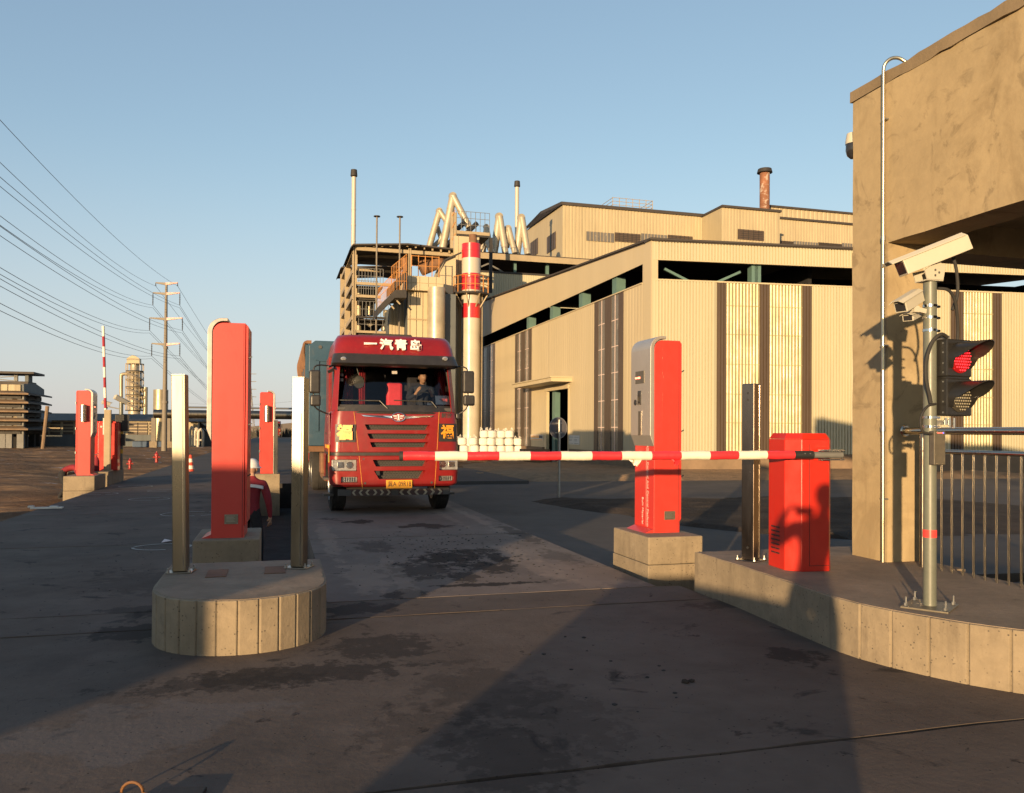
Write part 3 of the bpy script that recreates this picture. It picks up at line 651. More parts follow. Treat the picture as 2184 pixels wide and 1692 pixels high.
# ------------------------------------------------------------------ stainless posts
def post(label, a, b, z, rz=0, h=1.56, wdt=.125, m='stainless', group='stainless steel sensor posts', lean=0, d=.11):
    t = thing('steel_post', label, 'post', a, b, z, rz, group); t.rotation_euler[1] = lean
    # folded channel: front face, side returns and a seam
    w2, d2 = wdt / 2, d / 2
    MB().box(-w2, w2, -d2, d2, .012, h).build('channel', m, t, bevel=.005)
    MB().box(w2 - .024, w2 - .018, -d2 - .003, -d2 + .002, .03, h - .01).build('seam', 'stainless_bright', t)
    MB().box(-w2 + .002, w2 - .002, -d2 + .002, d2 - .002, h + .0005, h + .004).build('cap', 'galvanised', t)
    bp = MB().box(-w2 - .045, w2 + .045, -d2 - .04, d2 + .04, 0, .010).build('base_plate', m, t, bevel=.004)
    for sx in (-1, 1):
        for sy in (-1, 1):
            x, y = sx * (w2 + .028), sy * (d2 + .022)
            MB().lathe([(.007, .01), (.007, .045)], 8, (x, y, 0)).lathe([(.013, .0105), (.013, .024)], 6, (x, y, 0)).build('anchor_bolt', 'galvanised', bp)
    return t
post('left stainless post on the rounded island, its top glinting in the sun', -.735, 6.98, .37, -LANE + rad(8), lean=rad(-.9), wdt=.105)
post('stainless post on the right of the rounded island, sunlit top and gold right edge', .17, 6.98, .37, -LANE - rad(7), wdt=.105)
p3 = post('dark stainless post beside the barrier box on the kerb island, with bolt holes', 4.03, 6.42, .37, rad(28), wdt=.115, d=.12, m='stainless_dark_reflect')
for z in (.12, 1.42, 1.48):
    MB().tube([(-.0585, 0, z), (-.052, 0, z)], .011, 10).build('bolt_hole', 'black_plastic', p3)
# far posts by the far islands
for (pp, b0, hh, lab) in ((ZC(1325, 1075), 22.5, 1.56, 'far slim post left of the far kiosk, near the horizon'), (ZC(1640, 1080), 22.2, 1.56, 'far sunlit post just right of the far kiosk')):
    q = ON_B(pp, b0); post(lab, q[0], b0, q[2] - hh, 0, hh, .11)

# ------------------------------------------------------------------ barrier
t = thing('barrier_gate', 'red boom barrier machine on the kerb island, arm lowered across the lane', 'barrier', 4.21, 5.98, .37, rad(-6), group='boom barriers')
hw, hd, ch, H_ = .185, .20, .055, 1.13
def octo(w, d, c, c2=.03): return [(-w + c, -d), (w - c2, -d), (w, -d + c2), (w, d - c2), (w - c2, d), (-w + c2, d), (-w, d - c2), (-w, -d + c)]
bx = MB().prism(octo(hw, hd, .10), .0, H_ - .05); bx.build('housing', 'barrier_red', t, bevel=.004)
o8, i8 = octo(hw, hd, .10), octo(hw - .03, hd - .03, .09, .02)
tp = MB(); tp.add([(x, y, H_ - .048) for x, y in o8] + [(x, y, H_) for x, y in i8], [tuple(range(8))[::-1], tuple(range(8, 16))] + [(i, (i + 1) % 8, 8 + (i + 1) % 8, 8 + i) for i in range(8)])
tp.build('lid', 'barrier_red', t, bevel=.003)
MB().box(-.02, -.016, -hd - .0015, -hd - .0003, .05, H_ - .09).box(-.02, hw - .03, -hd - .0015, -hd - .0003, .046, .05).build('door_seam', 'black_rubber', t)
lv = MB()
for c_ in range(2):
    for r_ in range(7): lv.box(-hw - .003, -hw - .0005, -.02 + c_ * .075, .045 + c_ * .075, .12 + r_ * .036, .132 + r_ * .036)
lv.build('louvre', 'black_plastic', t)
mxb = Matrix.Translation((0, 0, 0))
by, bz = -hd - .075, .955
arm = MB().tube([(.22, by, bz), (-.20, by, bz)], .026, 18).build('arm_sleeve', 'grey_steel', t, smooth=True, ang=50)
MB().tube([(.224, by, bz), (.22, by, bz)], .03, 14).build('end_ring', 'galvanised', arm)
MB().box(.0, .22, by - .035, by - .028, bz + .030, bz + .036).box(.0, .22, by - .035, by - .028, bz - .036, bz - .030).box(.03, .235, by - .02, by + .03, bz + .032, bz + .044).box(.03, .235, by - .02, by + .03, bz - .044, bz - .032).build('clamp_plate', 'stainless_bright', t, bevel=.002)
MB().tube([(.09, -hd, bz), (.09, by + .02, bz)], .03, 12).build('pivot', 'galvanised', t)
for x in (-.015, -.055, -.1): MB().tube([(x - .02, by - .038, bz + .012), (x - .02, by - .033, bz + .012)], .005, 8).build('bolt', 'galvanised', arm)
MB().tube([(-.20, by, bz), (-.035, by, bz)], .034, 18).build('black_coupling', 'black_plastic', t, smooth=True, ang=50)
# wrapped boom in ten bands
x0 = -.20; nb = 13; Lb = 3.12; bl = Lb / nb; rnd = random.Random(4)
widths = [.235] * nb
x = x0
for i in range(nb):
    k = 11; path, rr = [], []
    for j in range(k + 1):
        xx = x - bl * j / k; dz = -.006 * math.sin((x0 - xx) / Lb * math.pi) - .012 * ((x0 - xx) / Lb) ** 2
        path.append((xx, by + .002 * math.sin(xx * 17), bz + dz + .001 * math.sin(xx * 23))); e = 1 if 0 < j < k else 0
        rr.append(.0335 + (.0018 if i % 2 else .0) + e * rnd.uniform(-.0008, .0012))
    m_ = 'wrap_red' if i % 2 == 0 else 'wrap_white'
    MB().tube(path, .034, 22, rr=rr).build('red_band' if i % 2 == 0 else 'white_band', m_, t, smooth=True, ang=50)
    if i in (5, 4):   # torn wrap hanging down
        q = Vector(path[6 if i == 5 else 2]); mbt = MB(); 
        w_ = .055 if i == 5 else .035
        rows = [[q + Vector((dx * w_ * (1 - .25 * r_), -.012 + .02 * math.sin(dx * 3 + r_), -.03 - .016 * r_ - .006 * math.sin(dx * 5 + i))) for dx in (-1, -.5, 0, .5, 1)] for r_ in range(4)]
        vs = [p for r_ in rows for p in r_]; mbt.add(vs, [(r_ * 5 + c_, r_ * 5 + c_ + 1, r_ * 5 + c_ + 6, r_ * 5 + c_ + 5) for r_ in range(3) for c_ in range(4)])
        mbt.build('torn_wrap', m_, t, smooth=True)
    x -= bl
MB().tube([(x + .004, by, bz - .012), (x - .022, by, bz - .012)], .0355, 20).build('end_cap', 'black_rubber', t, smooth=True, ang=40)
barrier_main = t

# ------------------------------------------------------------------ traffic light pole with cameras
def box_camera(parent, mx, L_=.50, w=.062, h=.055, name='camera_housing'):
    # hooded CCTV housing, looking along -x of its own frame
    o = MB().prism([(-h, -w), (h * .9, -w), (h * 1.25, -w * .55), (h * 1.25, w * .55), (h * .9, w), (-h, w)], -L_ * .42, L_ * .5, 'x')
    o.v = [Vector((v.x, v.z, v.y)) for v in o.v]
    b = o.build(name, 'white_plastic', parent, mx=mx, bevel=.004)
    hd_ = MB().prism([(h * .95, -w - .008), (h * 1.32, -w * .55), (h * 1.42, -w * .5), (h * 1.42, w * .5), (h * 1.32, w * .55), (h * .95, w + .008), (h * 1.05, w + .008), (h * 1.5, w * .6), (h * 1.5, -w * .6), (h * 1.05, -w - .008)], -L_ * .58, L_ * .46, 'x')
    hd_.v = [Vector((v.x, v.z, v.y)) for v in hd_.v]
    hd_.build('sun_hood', 'white_plastic', b, mx=mx)
    MB().box(-L_ * .425, -L_ * .418, -w * .8, w * .8, -h * .75, h * .75).build('window', 'glass_dark', b, mx=mx)
    MB().box(L_ * .5, L_ * .51, -w * .85, w * .85, -h * .8, h * .9).tube([(L_ * .51, 0, -h * .3), (L_ * .54, 0, -h * .3)], .012, 8).build('back_plate', 'white_plastic', b, mx=mx, bevel=.003)
    return b
t = thing('traffic_light', 'grey pole with red-lit two-lamp traffic signal, cameras and cables at the right', 'traffic light', 4.10, 4.42, .37)
MB().box(-.16, .16, -.14, .14, .0, .012).build('base_plate', 'plate_metal', t, bevel=.002, mx=Matrix.Rotation(rad(35), 4, 'Z'))
for k in range(4):
    q = rad(45 + 90 * k + 35); x, y = .165 * math.cos(q), .165 * math.sin(q)
    MB().lathe([(.006, .012), (.006, .07)], 8, (x, y, 0)).lathe([(.013, .0125), (.013, .03)], 6, (x, y, 0)).build('anchor_bolt', 'galvanised', t)
PT = 2.13
MB().tube([(0, 0, .012), (0, 0, PT)], .041, 24).build('pole', 'pole_paint', t, smooth=True, ang=50)
MB().tube([(0, 0, .455), (0, 0, .505)], .0425, 24).build('reflective_band', 'reflect_red_glow', t, smooth=True, ang=50)
for z in (1.80, 1.885, 1.96, 1.23, 1.17): MB().tube([(0, 0, z), (0, 0, z + .016)], .045, 24).box(.03, .075, -.01, .01, z, z + .014).build('band_clamp', 'stainless_bright', t, smooth=True, ang=50)
jb = MB().box(-.045, .045, -.085, -.043, .93, 1.15).build('junction_box', 'plate_metal', t, bevel=.004)
MB().box(-.02, .02, -.0865, -.0852, 1.135, 1.139).build('status_light', 'led_tiny', jb); MB().box(.024, .03, -.0865, -.0852, 1.134, 1.140).build('blue_light', 'led_blue', jb)
# big camera on top, pitched down to the left
mxc = Matrix.Translation((-.015, -.02, PT + .155)) @ Matrix.Rotation(rad(-14), 4, 'Z') @ Matrix.Rotation(rad(-22), 4, 'Y')
cm_ = box_camera(t, mxc, .50, .06, .05)
MB().prism([(-.07, PT - .0), (.055, PT - .0), (.075, PT + .10), (.02, PT + .12), (-.045, PT + .09), (-.09, PT + .06)], -.055, -.047, 'y').prism([(-.07, PT), (.055, PT), (.075, PT + .10), (-.09, PT + .06)], .047, .055, 'y').box(-.07, .055, -.055, .055, PT - .004, PT + .004).build('camera_bracket', 'white_plastic', t)
for (x, z) in ((-.01, PT + .03), (-.01, PT + .065), (.02, PT + .05)): MB().tube([(x, -.058, z), (x, -.055, z)], .008, 10).build('screw', 'galvanised', t)
# smaller cameras on clamps
mxc = Matrix.Translation((-.17, .0, 1.985)) @ Matrix.Rotation(rad(18), 4, 'Z') @ Matrix.Rotation(rad(-24), 4, 'Y')
box_camera(t, mxc, .24, .042, .036)
MB().bar((-.16, .0, 1.95), (-.04, 0, 1.93), .03).bar((-.13, -.03, 1.94), (-.13, .03, 1.94), .04).build('camera_bracket', 'white_plastic', t)
mxc = Matrix.Translation((-.10, .05, 1.905)) @ Matrix.Rotation(rad(30), 4, 'Z') @ Matrix.Rotation(rad(-16), 4, 'Y')
box_camera(t, mxc, .18, .034, .022)
# cables
def sm(pts, n=6):
    P = [Vector(p) for p in pts]; out = []
    for i in range(len(P) - 1):
        p0, p1, p2, p3 = P[max(i - 1, 0)], P[i], P[i + 1], P[min(i + 2, len(P) - 1)]
        for k in range(n):
            t_ = k / n; out.append(.5 * ((2 * p1) + (-p0 + p2) * t_ + (2 * p0 - 5 * p1 + 4 * p2 - p3) * t_ ** 2 + (-p0 + 3 * p1 - 3 * p2 + p3) * t_ ** 3))
    return out + [P[-1]]
MB().tube(sm([(.18, .0, PT + .19), (.20, -.01, PT + .10), (.215, -.01, PT - .02), (.205, -.01, PT - .10), (.18, 0, PT - .18)]), .011, 10).build('cable', 'black_rubber', t, smooth=True)
MB().tube(sm([(.03, -.035, PT - .05), (.10, -.05, PT - .06), (.16, -.04, PT - .12), (.20, -.02, PT - .22), (.225, 0, PT - .34), (.22, .01, PT - .42)]), .010, 10).build('cable', 'black_rubber', t, smooth=True)
MB().tube(sm([(.08, -.06, 1.76), (.02, -.07, 1.775), (-.04, -.06, 1.72), (-.075, -.05, 1.60), (-.075, -.05, 1.48), (-.05, -.05, 1.38), (-.04, -.05, 1.33)]), .0125, 10).build('cable', 'black_rubber', t, smooth=True)
MB().tube(sm([(.0, -.05, 1.325), (-.07, -.06, 1.31), (-.125, -.06, 1.24), (-.115, -.06, 1.15), (-.045, -.065, 1.13)]), .008, 10).build('cable', 'black_rubber', t, smooth=True)
# signal head: turned so the lamps look towards the lane in front, to the right of the camera
SHm = Matrix.Translation((.155, -.03, .01)) @ Matrix.Rotation(rad(8), 4, 'Z')
body = MB(); 
for z0 in (1.235, 1.49): body.box(-.115, .115, -.05, .06, z0 + .003, z0 + .247)
bd = body.build('signal_housing', 'signal_black', t, mx=SHm, bevel=.008)
MB().box(-.105, .105, -.04, .05, 1.47, 1.50).build('housing_joint', 'signal_black', bd, mx=SHm)
for z in (1.26, 1.33, 1.40, 1.46, 1.52, 1.58, 1.65, 1.71):
    MB().tube([(-.118, -.02, z), (-.113, -.02, z)], .006, 8).build('screw', 'galvanised', bd, mx=SHm)
for zc, lens, led, nm in ((1.61, 'lens_red', 'led_red', 'red_lens'), (1.355, 'lens_dark', 'led_grey', 'unlit_lens')):
    l = MB().lathe([(.001, -.012), (.06, -.008), (.094, 0), (.094, .02)], 28, cap=True).build(nm, lens, t, smooth=True, mx=SHm @ Matrix.Translation((0, -.055, zc)) @ Matrix.Rotation(rad(90), 4, 'X') @ Matrix.Diagonal((1, 1, -1, 1)))
    d = MB()
    for i in range(-6, 7):
        for j in range(-6, 7):
            x, z = i * .021 + (.0105 if j % 2 else 0), j * .019
            if x * x + z * z < .083 ** 2: d.lathe([(.0062, 0), (.004, .004)], 6, (x, z, 0))
    stuff(d.build('led_dots', led, l, mx=SHm @ Matrix.Translation((0, -.071, zc)) @ Matrix.Rotation(rad(90), 4, 'X')))
    # hood: partial tube, longer on top
    hv = MB(); n = 36; R_ = .108
    for i in range(n + 1):
        q = rad(-35 + 250 * i / n); ln = .05 + .17 * max(0, math.sin(q)) ** .7 if math.sin(q) > 0 else .05 + .05 * math.sin(q)
        for rr_ in (R_, R_ - .004):
            hv.v += [Vector((rr_ * math.cos(q), -.05, zc + rr_ * math.sin(q))), Vector((rr_ * math.cos(q), -.05 - ln * .55, zc + rr_ * .995 * math.sin(q))), Vector((rr_ * .98 * math.cos(q), -.05 - ln, zc + rr_ * .98 * math.sin(q)))]
    for i in range(n):
        a = i * 6; b_ = a + 6
        hv.f += [(a, a + 1, b_ + 1, b_), (a + 1, a + 2, b_ + 2, b_ + 1), (a + 4, a + 3, b_ + 3, b_ + 4), (a + 5, a + 4, b_ + 4, b_ + 5), (a + 2, a + 5, b_ + 5, b_ + 2)]
    hv.build('hood', 'signal_black', t, smooth=True, mx=SHm, ang=50)
MB().bar((0, 0, 1.205), (.14, -.02, 1.205), .03, .03).bar((0, 0, 1.76), (.13, -.02, 1.76), .03, .03).build('mounting_bracket', 'galvanised', t)
for k, x in enumerate((.07, .10, .135)): MB().tube([(x, -.06, 1.19 - .01 * k), (x, -.06, 1.235)], .008, 10).build('cable_gland', 'stainless_bright', t)
# ------------------------------------------------------------------ the red truck on the right weighbridge
TA, TB = 2.03, 14.75
def tz(x, y, b=14.9):                # measured on the plane of the truck's face -> (x, z) about its own axis
    p = ON_B(ZT(x, y), b); return p[0] - TA, p[2]
T = thing('tipper_truck', 'red tipper truck with blue load body, facing the lowered barrier with its driver inside', 'truck', TA, TB, 0)
def ring(hw, yf, yb, r, z, n=7, rb=.05, bow=.05):
    # rounded rectangle in plan, slightly bowed front
    P = []
    for k in range(n + 1):
        q = math.pi * 1.5 - (math.pi / 2) * (1 - k / n) ; P.append((hw - r + r * math.cos(-math.pi / 2 + math.pi / 2 * k / n), yf + r + r * math.sin(-math.pi / 2 + math.pi / 2 * k / n)))
    P += [(hw, yb), (-hw, yb)]
    for k in range(n + 1): P.append((-hw + r - r * math.cos(math.pi / 2 * k / n), yf + r - r * math.sin(math.pi / 2 * k / n)))
    # bowed front edge
    m_ = 10
    for k in range(1, m_):
        x = (-hw + r) + (2 * hw - 2 * r) * k / m_; P.append((x, yf - bow * (1 - (x / (hw - r)) ** 2)))
    return [(x, y, z) for x, y in P]
def loft(rings, cap=True):
    mb = MB(); n = len(rings[0]); mb.v = [Vector(p) for r in rings for p in r]
    for i in range(len(rings) - 1):
        for j in range(n): a = i * n + j; b = i * n + (j + 1) % n; mb.f.append((a, b, b + n, a + n))
    if cap: mb.f.append(tuple(range(n))[::-1]); mb.f.append(tuple((len(rings) - 1) * n + j for j in range(n)))
    return mb
# lower cab body
rs = [ring(1.10, .03, 2.1, .16, .50), ring(1.15, .0, 2.1, .16, .54), ring(1.165, -.005, 2.1, .16, .80), ring(1.165, -.005, 2.1, .16, 1.04), ring(1.15, .015, 2.1, .16, 1.052), ring(1.15, .015, 2.1, .16, 1.11),
      ring(1.16, -.005, 2.1, .17, 1.122), ring(1.155, .0, 2.1, .18, 1.40), ring(1.14, .012, 2.1, .19, 1.70), ring(1.13, .03, 2.1, .20, 1.84)]
body = loft(rs).build('cab_body', 'truck_red', T)
def slot(x0, x1, z0, z1, tp, dep=.13, inset=.10):
    # tapered cutter: wide at the face, narrower inside
    o = MB().add([(x0, -.3, z1), (x1, -.3, z1), (x1 - tp, -.3, z0), (x0 + tp, -.3, z0), (x0 + inset, dep, z1 - .01), (x1 - inset, dep, z1 - .01), (x1 - tp - inset, dep, z0 + .01), (x0 + tp + inset, dep, z0 + .01)],
                 [(0, 1, 2, 3), (7, 6, 5, 4), (0, 4, 5, 1), (1, 5, 6, 2), (2, 6, 7, 3), (3, 7, 4, 0)])
    return o.build('cutter', 'truck_black', T)
slots = []
for (xa, xb, ya, yb, tp) in ((630, 1165, 866, 912, .05), (650, 1160, 933, 978, .05), (670, 1150, 997, 1040, .04), (690, 1150, 1128, 1182, .06), (700, 1130, 1208, 1275, .09)):
    x0, z1 = tz(xa, ya); x1, _ = tz(xb, ya); _, z0 = tz(xa, yb); slots.append((x0, x1, z0, z1, tp))
cs = [slot(*s_) for s_ in slots]
whl = [MB().tube([(sx * .72, 1.02, .49), (sx * 1.4, 1.02, .49)], .60, 24).build('cutter', 'truck_black', T) for sx in (-1, 1)]
lampc = []
for (xa, xb, ya, yb) in ((414, 600, 1128, 1214), (1208, 1352, 1120, 1206), (483, 605, 1256, 1298), (1203, 1312, 1248, 1286)):
    x0, z1 = tz(xa, ya); x1, z0 = tz(xb, yb); x0 = max(x0, -1.19); x1 = min(x1, 1.19); lampc.append((x0, x1, z0, z1))
    cs.append(MB().box(x0, x1, -.3, .10 if abs(x0 + x1) / 2 < .9 else .12, z0, z1).build('cutter', 'truck_black', T))
for c_ in cs + whl: c_.parent = None; c_.matrix_world = T.matrix_basis.copy() if False else Matrix.Identity(4)
body.parent = None; cut(body, cs + whl); body.parent = T
body.data.polygons.foreach_set('use_smooth', [True] * len(body.data.polygons)); body.data.set_sharp_from_angle(angle=rad(28))
# grille meshes at the back of each slot
for si, (x0, x1, z0, z1, tp) in enumerate(slots):
    x0 += .07; x1 -= .07
    g_ = MB().box(x0, x1, .09, .11, z0 + .005, z1 - .005).build('grille', 'truck_black', T)
    lt = MB(); px_ = .052; nrow = max(2, int((z1 - z0) / .03)); hz_ = (z1 - z0) / nrow
    for r_ in range(nrow):
        xx = x0 + (px_ / 2 if r_ % 2 else 0)
        while xx < x1 - px_:
            zc = z0 + hz_ * (r_ + .5); lt.bar((xx, .085, zc - hz_ / 2), (xx + px_ / 2, .085, zc + hz_ / 2), .007, .01).bar((xx + px_ / 2, .085, zc + hz_ / 2), (xx + px_, .085, zc - hz_ / 2), .007, .01); xx += px_
    stuff(lt.build('mesh', 'truck_grey', g_))
# black recess band + step under the grille
MB().prism([(x, y - .004) for x, y, z in ring(1.152, .013, 2.0, .16, 0)], 1.053, 1.109).build('recess_band', 'truck_black', T, smooth=True, ang=30)
# roof fairing
rs = [ring(1.08, .02, 2.0, .22, 2.86), ring(1.10, .06, 2.05, .24, 2.90), ring(1.08, .11, 2.05, .26, 3.02), ring(1.05, .20, 2.05, .28, 3.16), ring(1.01, .30, 2.0, .30, 3.23), ring(.85, .6, 1.8, .3, 3.25)]
loft(rs).build('roof_fairing', 'truck_red', T, smooth=True, ang=50)
MB().prism([(-.42, 3.22), (.38, 3.22), (.35, 3.30), (-.36, 3.30)], .55, 1.1, 'y').build('roof_hatch', 'dark_steel', T, bevel=.02)
# sun visor
vx0, vz1 = tz(430, 343); vx1, vz0 = tz(1310, 440)
rs = [ring(1.13, -.05, .4, .16, 2.66, bow=.02), ring(1.14, -.10, .4, .16, 2.69, bow=.03), ring(1.10, .03, .4, .20, 2.87, bow=.05)]
loft(rs).build('sun_visor', 'truck_black', T, smooth=True, ang=40)
for xx in (500, 1247):
    lx, lz = tz(xx, 398); MB().lathe([(.001, 0), (.035, -.001), (.045, .012), (.045, .03)], 14).build('marker_lamp', 'headlamp', T, smooth=True, mx=Matrix.Translation((lx, -.075, lz + .02)) @ Matrix.Rotation(rad(-62), 4, 'X') @ Matrix.Diagonal((1.15, .8, 1, 1)))
# upper cab: pillars, side walls, back wall
for sx in (-1, 1):
    MB().add([(sx * 1.13, .22, 1.84), (sx * 1.03, .10, 1.84), (sx * 1.02, .14, 1.84), (sx * 1.11, .30, 1.84),
              (sx * 1.05, .40, 2.88), (sx * .97, .30, 2.88), (sx * .96, .34, 2.88), (sx * 1.03, .48, 2.88)],
             [(0, 1, 2, 3), (4, 7, 6, 5), (0, 4, 5, 1), (1, 5, 6, 2), (2, 6, 7, 3), (3, 7, 4, 0)]).build('pillar', 'truck_red', T, bevel=.01)
    MB().prism([(1.30, 1.84), (2.1, 1.84), (2.1, 2.9), (1.36, 2.9)], sx * 1.06, sx * 1.12, 'x').build('side_panel', 'truck_red', T)
    MB().prism([(.30, 1.84), (1.30, 1.84), (1.34, 2.86), (.50, 2.86)], sx * 1.075, sx * 1.085, 'x').build('side_window', 'glass_dark', T)
    d = MB().prism([(.22, 1.10), (1.28, 1.10), (1.28, 1.82), (.26, 1.82)], sx * 1.157, sx * 1.168, 'x').build('door', 'truck_red', T, bevel=.004)
    MB().box(sx * 1.168 - .01, sx * 1.168 + .02, 1.02, 1.2, 1.42, 1.46).build('handle', 'truck_black', d)
    MB().box(sx * 1.12 - .12, sx * 1.12 + .06, .5, .95, .30, .34).box(sx * 1.12 - .12, sx * 1.12 + .06, .5, .95, .60, .64).build('step', 'truck_grey', T)
MB().box(-1.06, 1.06, 2.04, 2.1, 1.84, 2.9).build('back_wall', 'cab_interior', T)
MB().box(-1.05, 1.05, .35, 2.04, 2.80, 2.86).build('headlining', 'cab_interior', T)
MB().box(-1.05, 1.05, .12, .55, 1.845, 1.93).build('dashboard', 'truck_grey', T, bevel=.03)
MB().box(-1.04, 1.04, 1.7, 2.0, 1.86, 2.3).build('bunk', 'cab_interior', T)
# windscreen: curved laminated glass
gm = bpy.data.materials.new('windscreen_glass'); gm.use_nodes = True; M['windscreen_glass'] = gm
n_ = gm.node_tree; n_.nodes.clear(); o_ = n_.nodes.new('ShaderNodeOutputMaterial'); mx_ = n_.nodes.new('ShaderNodeMixShader'); tr_ = n_.nodes.new('ShaderNodeBsdfTransparent'); gl_ = n_.nodes.new('ShaderNodeBsdfGlossy')
fr_ = n_.nodes.new('ShaderNodeFresnel'); fr_.inputs[0].default_value = 1.5; tr_.inputs[0].default_value = (.80, .82, .80, 1); gl_.inputs['Roughness'].default_value = .02
n_.links.new(fr_.outputs[0], mx_.inputs[0]); n_.links.new(tr_.outputs[0], mx_.inputs[1]); n_.links.new(gl_.outputs[0], mx_.inputs[2]); n_.links.new(mx_.outputs[0], o_.inputs['Surface'])
def wsp(u, v):   # u -1..1, v 0..1
    hw = 1.075 - .085 * v; x = u * hw; y = -.02 + .35 * v + .20 * abs(u) ** 3.2; z = 1.82 + (2.76 - 1.82) * v; return Vector((x, y, z))
g = MB(); NU, NV = 24, 8
g.v = [wsp(-1 + 2 * i / NU, j / NV) for j in range(NV + 1) for i in range(NU + 1)]
g.f = [(j * (NU + 1) + i, j * (NU + 1) + i + 1, (j + 1) * (NU + 1) + i + 1, (j + 1) * (NU + 1) + i) for j in range(NV) for i in range(NU)]
ws = g.build('windscreen', 'windscreen_glass', T, smooth=True, fix=False)
# rubber frame + dark lower band
fr = MB(); edge = [wsp(-1 + 2 * i / 24, 0) for i in range(25)] + [wsp(1, j / 8) for j in range(1, 9)] + [wsp(1 - 2 * i / 24, 1) for i in range(1, 25)] + [wsp(-1, 1 - j / 8) for j in range(1, 8)]
edge.append(edge[0]); fr.tube([e + Vector((0, -.006, 0)) for e in edge], .024, 6); fr.build('window_frame', 'truck_black', T, smooth=True)
lb = MB(); lb.v = [wsp(-1 + 2 * i / NU, v) + Vector((0, -.004, 0)) for v in (0, .075, .15) for i in range(NU + 1)]
lb.f = [(j * (NU + 1) + i, j * (NU + 1) + i + 1, (j + 1) * (NU + 1) + i + 1, (j + 1) * (NU + 1) + i) for j in range(2) for i in range(NU)]
lb.build('lower_band', 'truck_black', T, smooth=True, fix=False)
def wz(x, y):    # windscreen point from measured position
    lx, lz = tz(x, y, 15.0); v = (lz - 1.82) / .94; return wsp(lx / (1.075 - .085 * v), v)
for (pa, pb, pc) in (((820, 752), (765, 695), (475, 688)), ((1185, 745), (1150, 700), (870, 692))):
    A_, B_, C_ = wz(*pa), wz(*pb), wz(*pc); o3 = Vector((0, -.03, 0))
    w_ = MB().tube([A_ + o3, B_ + o3], .011, 6).build('wiper', 'truck_black', T); MB().bar(B_ + o3, C_ + o3, .014, .018).build('blade', 'black_rubber', w_)
# inside: curtains, mirror, seats, sheets on the glass
for (xa, xb, ya, yb, m_) in ((530, 600, 480, 680, 'curtain_red'), (640, 690, 480, 680, 'curtain_red')):
    mbc = MB(); x0 = tz(xa, 500)[0]; x1 = tz(xb, 500)[0]; N_ = 12
    pts = [(x0 + (x1 - x0) * i / N_, .75 + .03 * math.sin(i * 1.9)) for i in range(N_ + 1)]
    for i in range(N_):
        (ax, ay), (bx_, by_) = pts[i], pts[i + 1]; mbc.quad((ax, ay, 1.95), (bx_, by_, 1.95), (bx_, by_, 2.72), (ax, ay, 2.72))
    mbc.build('curtain', m_, T, smooth=True)
mbc = MB(); N_ = 14
for i in range(N_):
    f_ = lambda k: (.86 + .14 * k / N_, .55 + .03 * math.sin(k * 1.7))
    (ax, ay), (bx_, by_) = f_(i), f_(i + 1); mbc.quad((ax, ay, 1.95), (bx_, by_, 1.95), (bx_ - .03, by_, 2.72), (ax - .03, ay, 2.72))
mbc.build('curtain', 'curtain_red', T, smooth=True)
MB().box(-.05, .26, 1.02, 1.14, 1.95, 2.42).build('passenger_seat', 'seat_red', T, bevel=.05)
MB().box(.36, .86, 1.10, 1.22, 1.9, 2.60).build('driver_seat', 'cab_interior', T, bevel=.05)
MB().lathe([(.001, -.01), (.10, -.008), (.11, 0), (.10, .02)], 20).build('inner_mirror', 'truck_black', T, smooth=True, mx=Matrix.Translation((tz(627, 550)[0], .30, tz(627, 550)[1])) @ Matrix.Rotation(rad(90), 4, 'X') @ Matrix.Diagonal((.95, 1.1, 1, 1)))
MB().tube([(tz(627, 550)[0], .32, 2.5), (tz(600, 470)[0], .36, 2.74)], .008, 6).build('mirror_stalk', 'truck_black', T)
def on_glass(name, xa, xb, ya, yb, m_, lift=.012):
    P_ = [wz(xa, yb), wz(xb, yb), wz(xb, ya), wz(xa, ya)]; o3 = Vector((0, lift, 0)); return MB().quad(*[p + o3 for p in P_]).build(name, m_, T)
on_glass('pass_sheet', 1183, 1300, 655, 722, 'paper')
ct = wz(1242, 690); 
text('送料车', .062, 'paper_red', T, Matrix.Translation(ct + Vector((0, .004, .0))) @ FACE, name='sheet_writing', ext=.0005)
on_glass('small_card', 1117, 1160, 704, 727, 'paper'); on_glass('dash_device', 868, 907, 470, 492, 'paper')
for yy in (460, 492, 532): on_glass('sticker', 480, 508, yy - 11, yy + 13, 'green_reflect' if yy == 460 else 'paper')
# driver
P = dict(pelvis=(0, 0, .45), waist=(0, -.01, .58), chest=(0, .0, .74), upper=(0, .01, .87), neck=(.01, 0, .97), skull=(.01, -.01, 1.06),
         sh_l=(-.19, .0, .88), sh_r=(.19, .0, .88), el_l=(-.30, -.12, .68), wrist_l=(-.20, -.34, .78), el_r=(.27, -.10, .66), wrist_r=(.14, -.34, .72))
# emblem and chrome wings
ex, ez = tz(903, 816); yF = -.052
def fy(x, z, off=0.): return -.048 * (1 - (x / .96) ** 2) + (.0 if z < 1.5 else .012 * (z - 1.4) / .3) - off
em = MB(); N_ = 32
em.add([(ex + .118 * math.cos(2 * math.pi * i / N_), -.066, ez + .078 * math.sin(2 * math.pi * i / N_)) for i in range(N_)] + [(ex + .118 * math.cos(2 * math.pi * i / N_), -.03, ez + .078 * math.sin(2 * math.pi * i / N_)) for i in range(N_)],
       [tuple(range(N_))] + [(i, (i + 1) % N_, N_ + (i + 1) % N_, N_ + i) for i in range(N_)])
emb = em.build('emblem', 'truck_red', T)
MB().tube([(ex + .117 * math.cos(2 * math.pi * i / N_), -.07, ez + .077 * math.sin(2 * math.pi * i / N_)) for i in range(N_ + 1)], .009, 8).build('emblem_ring', 'chrome', emb, smooth=True)
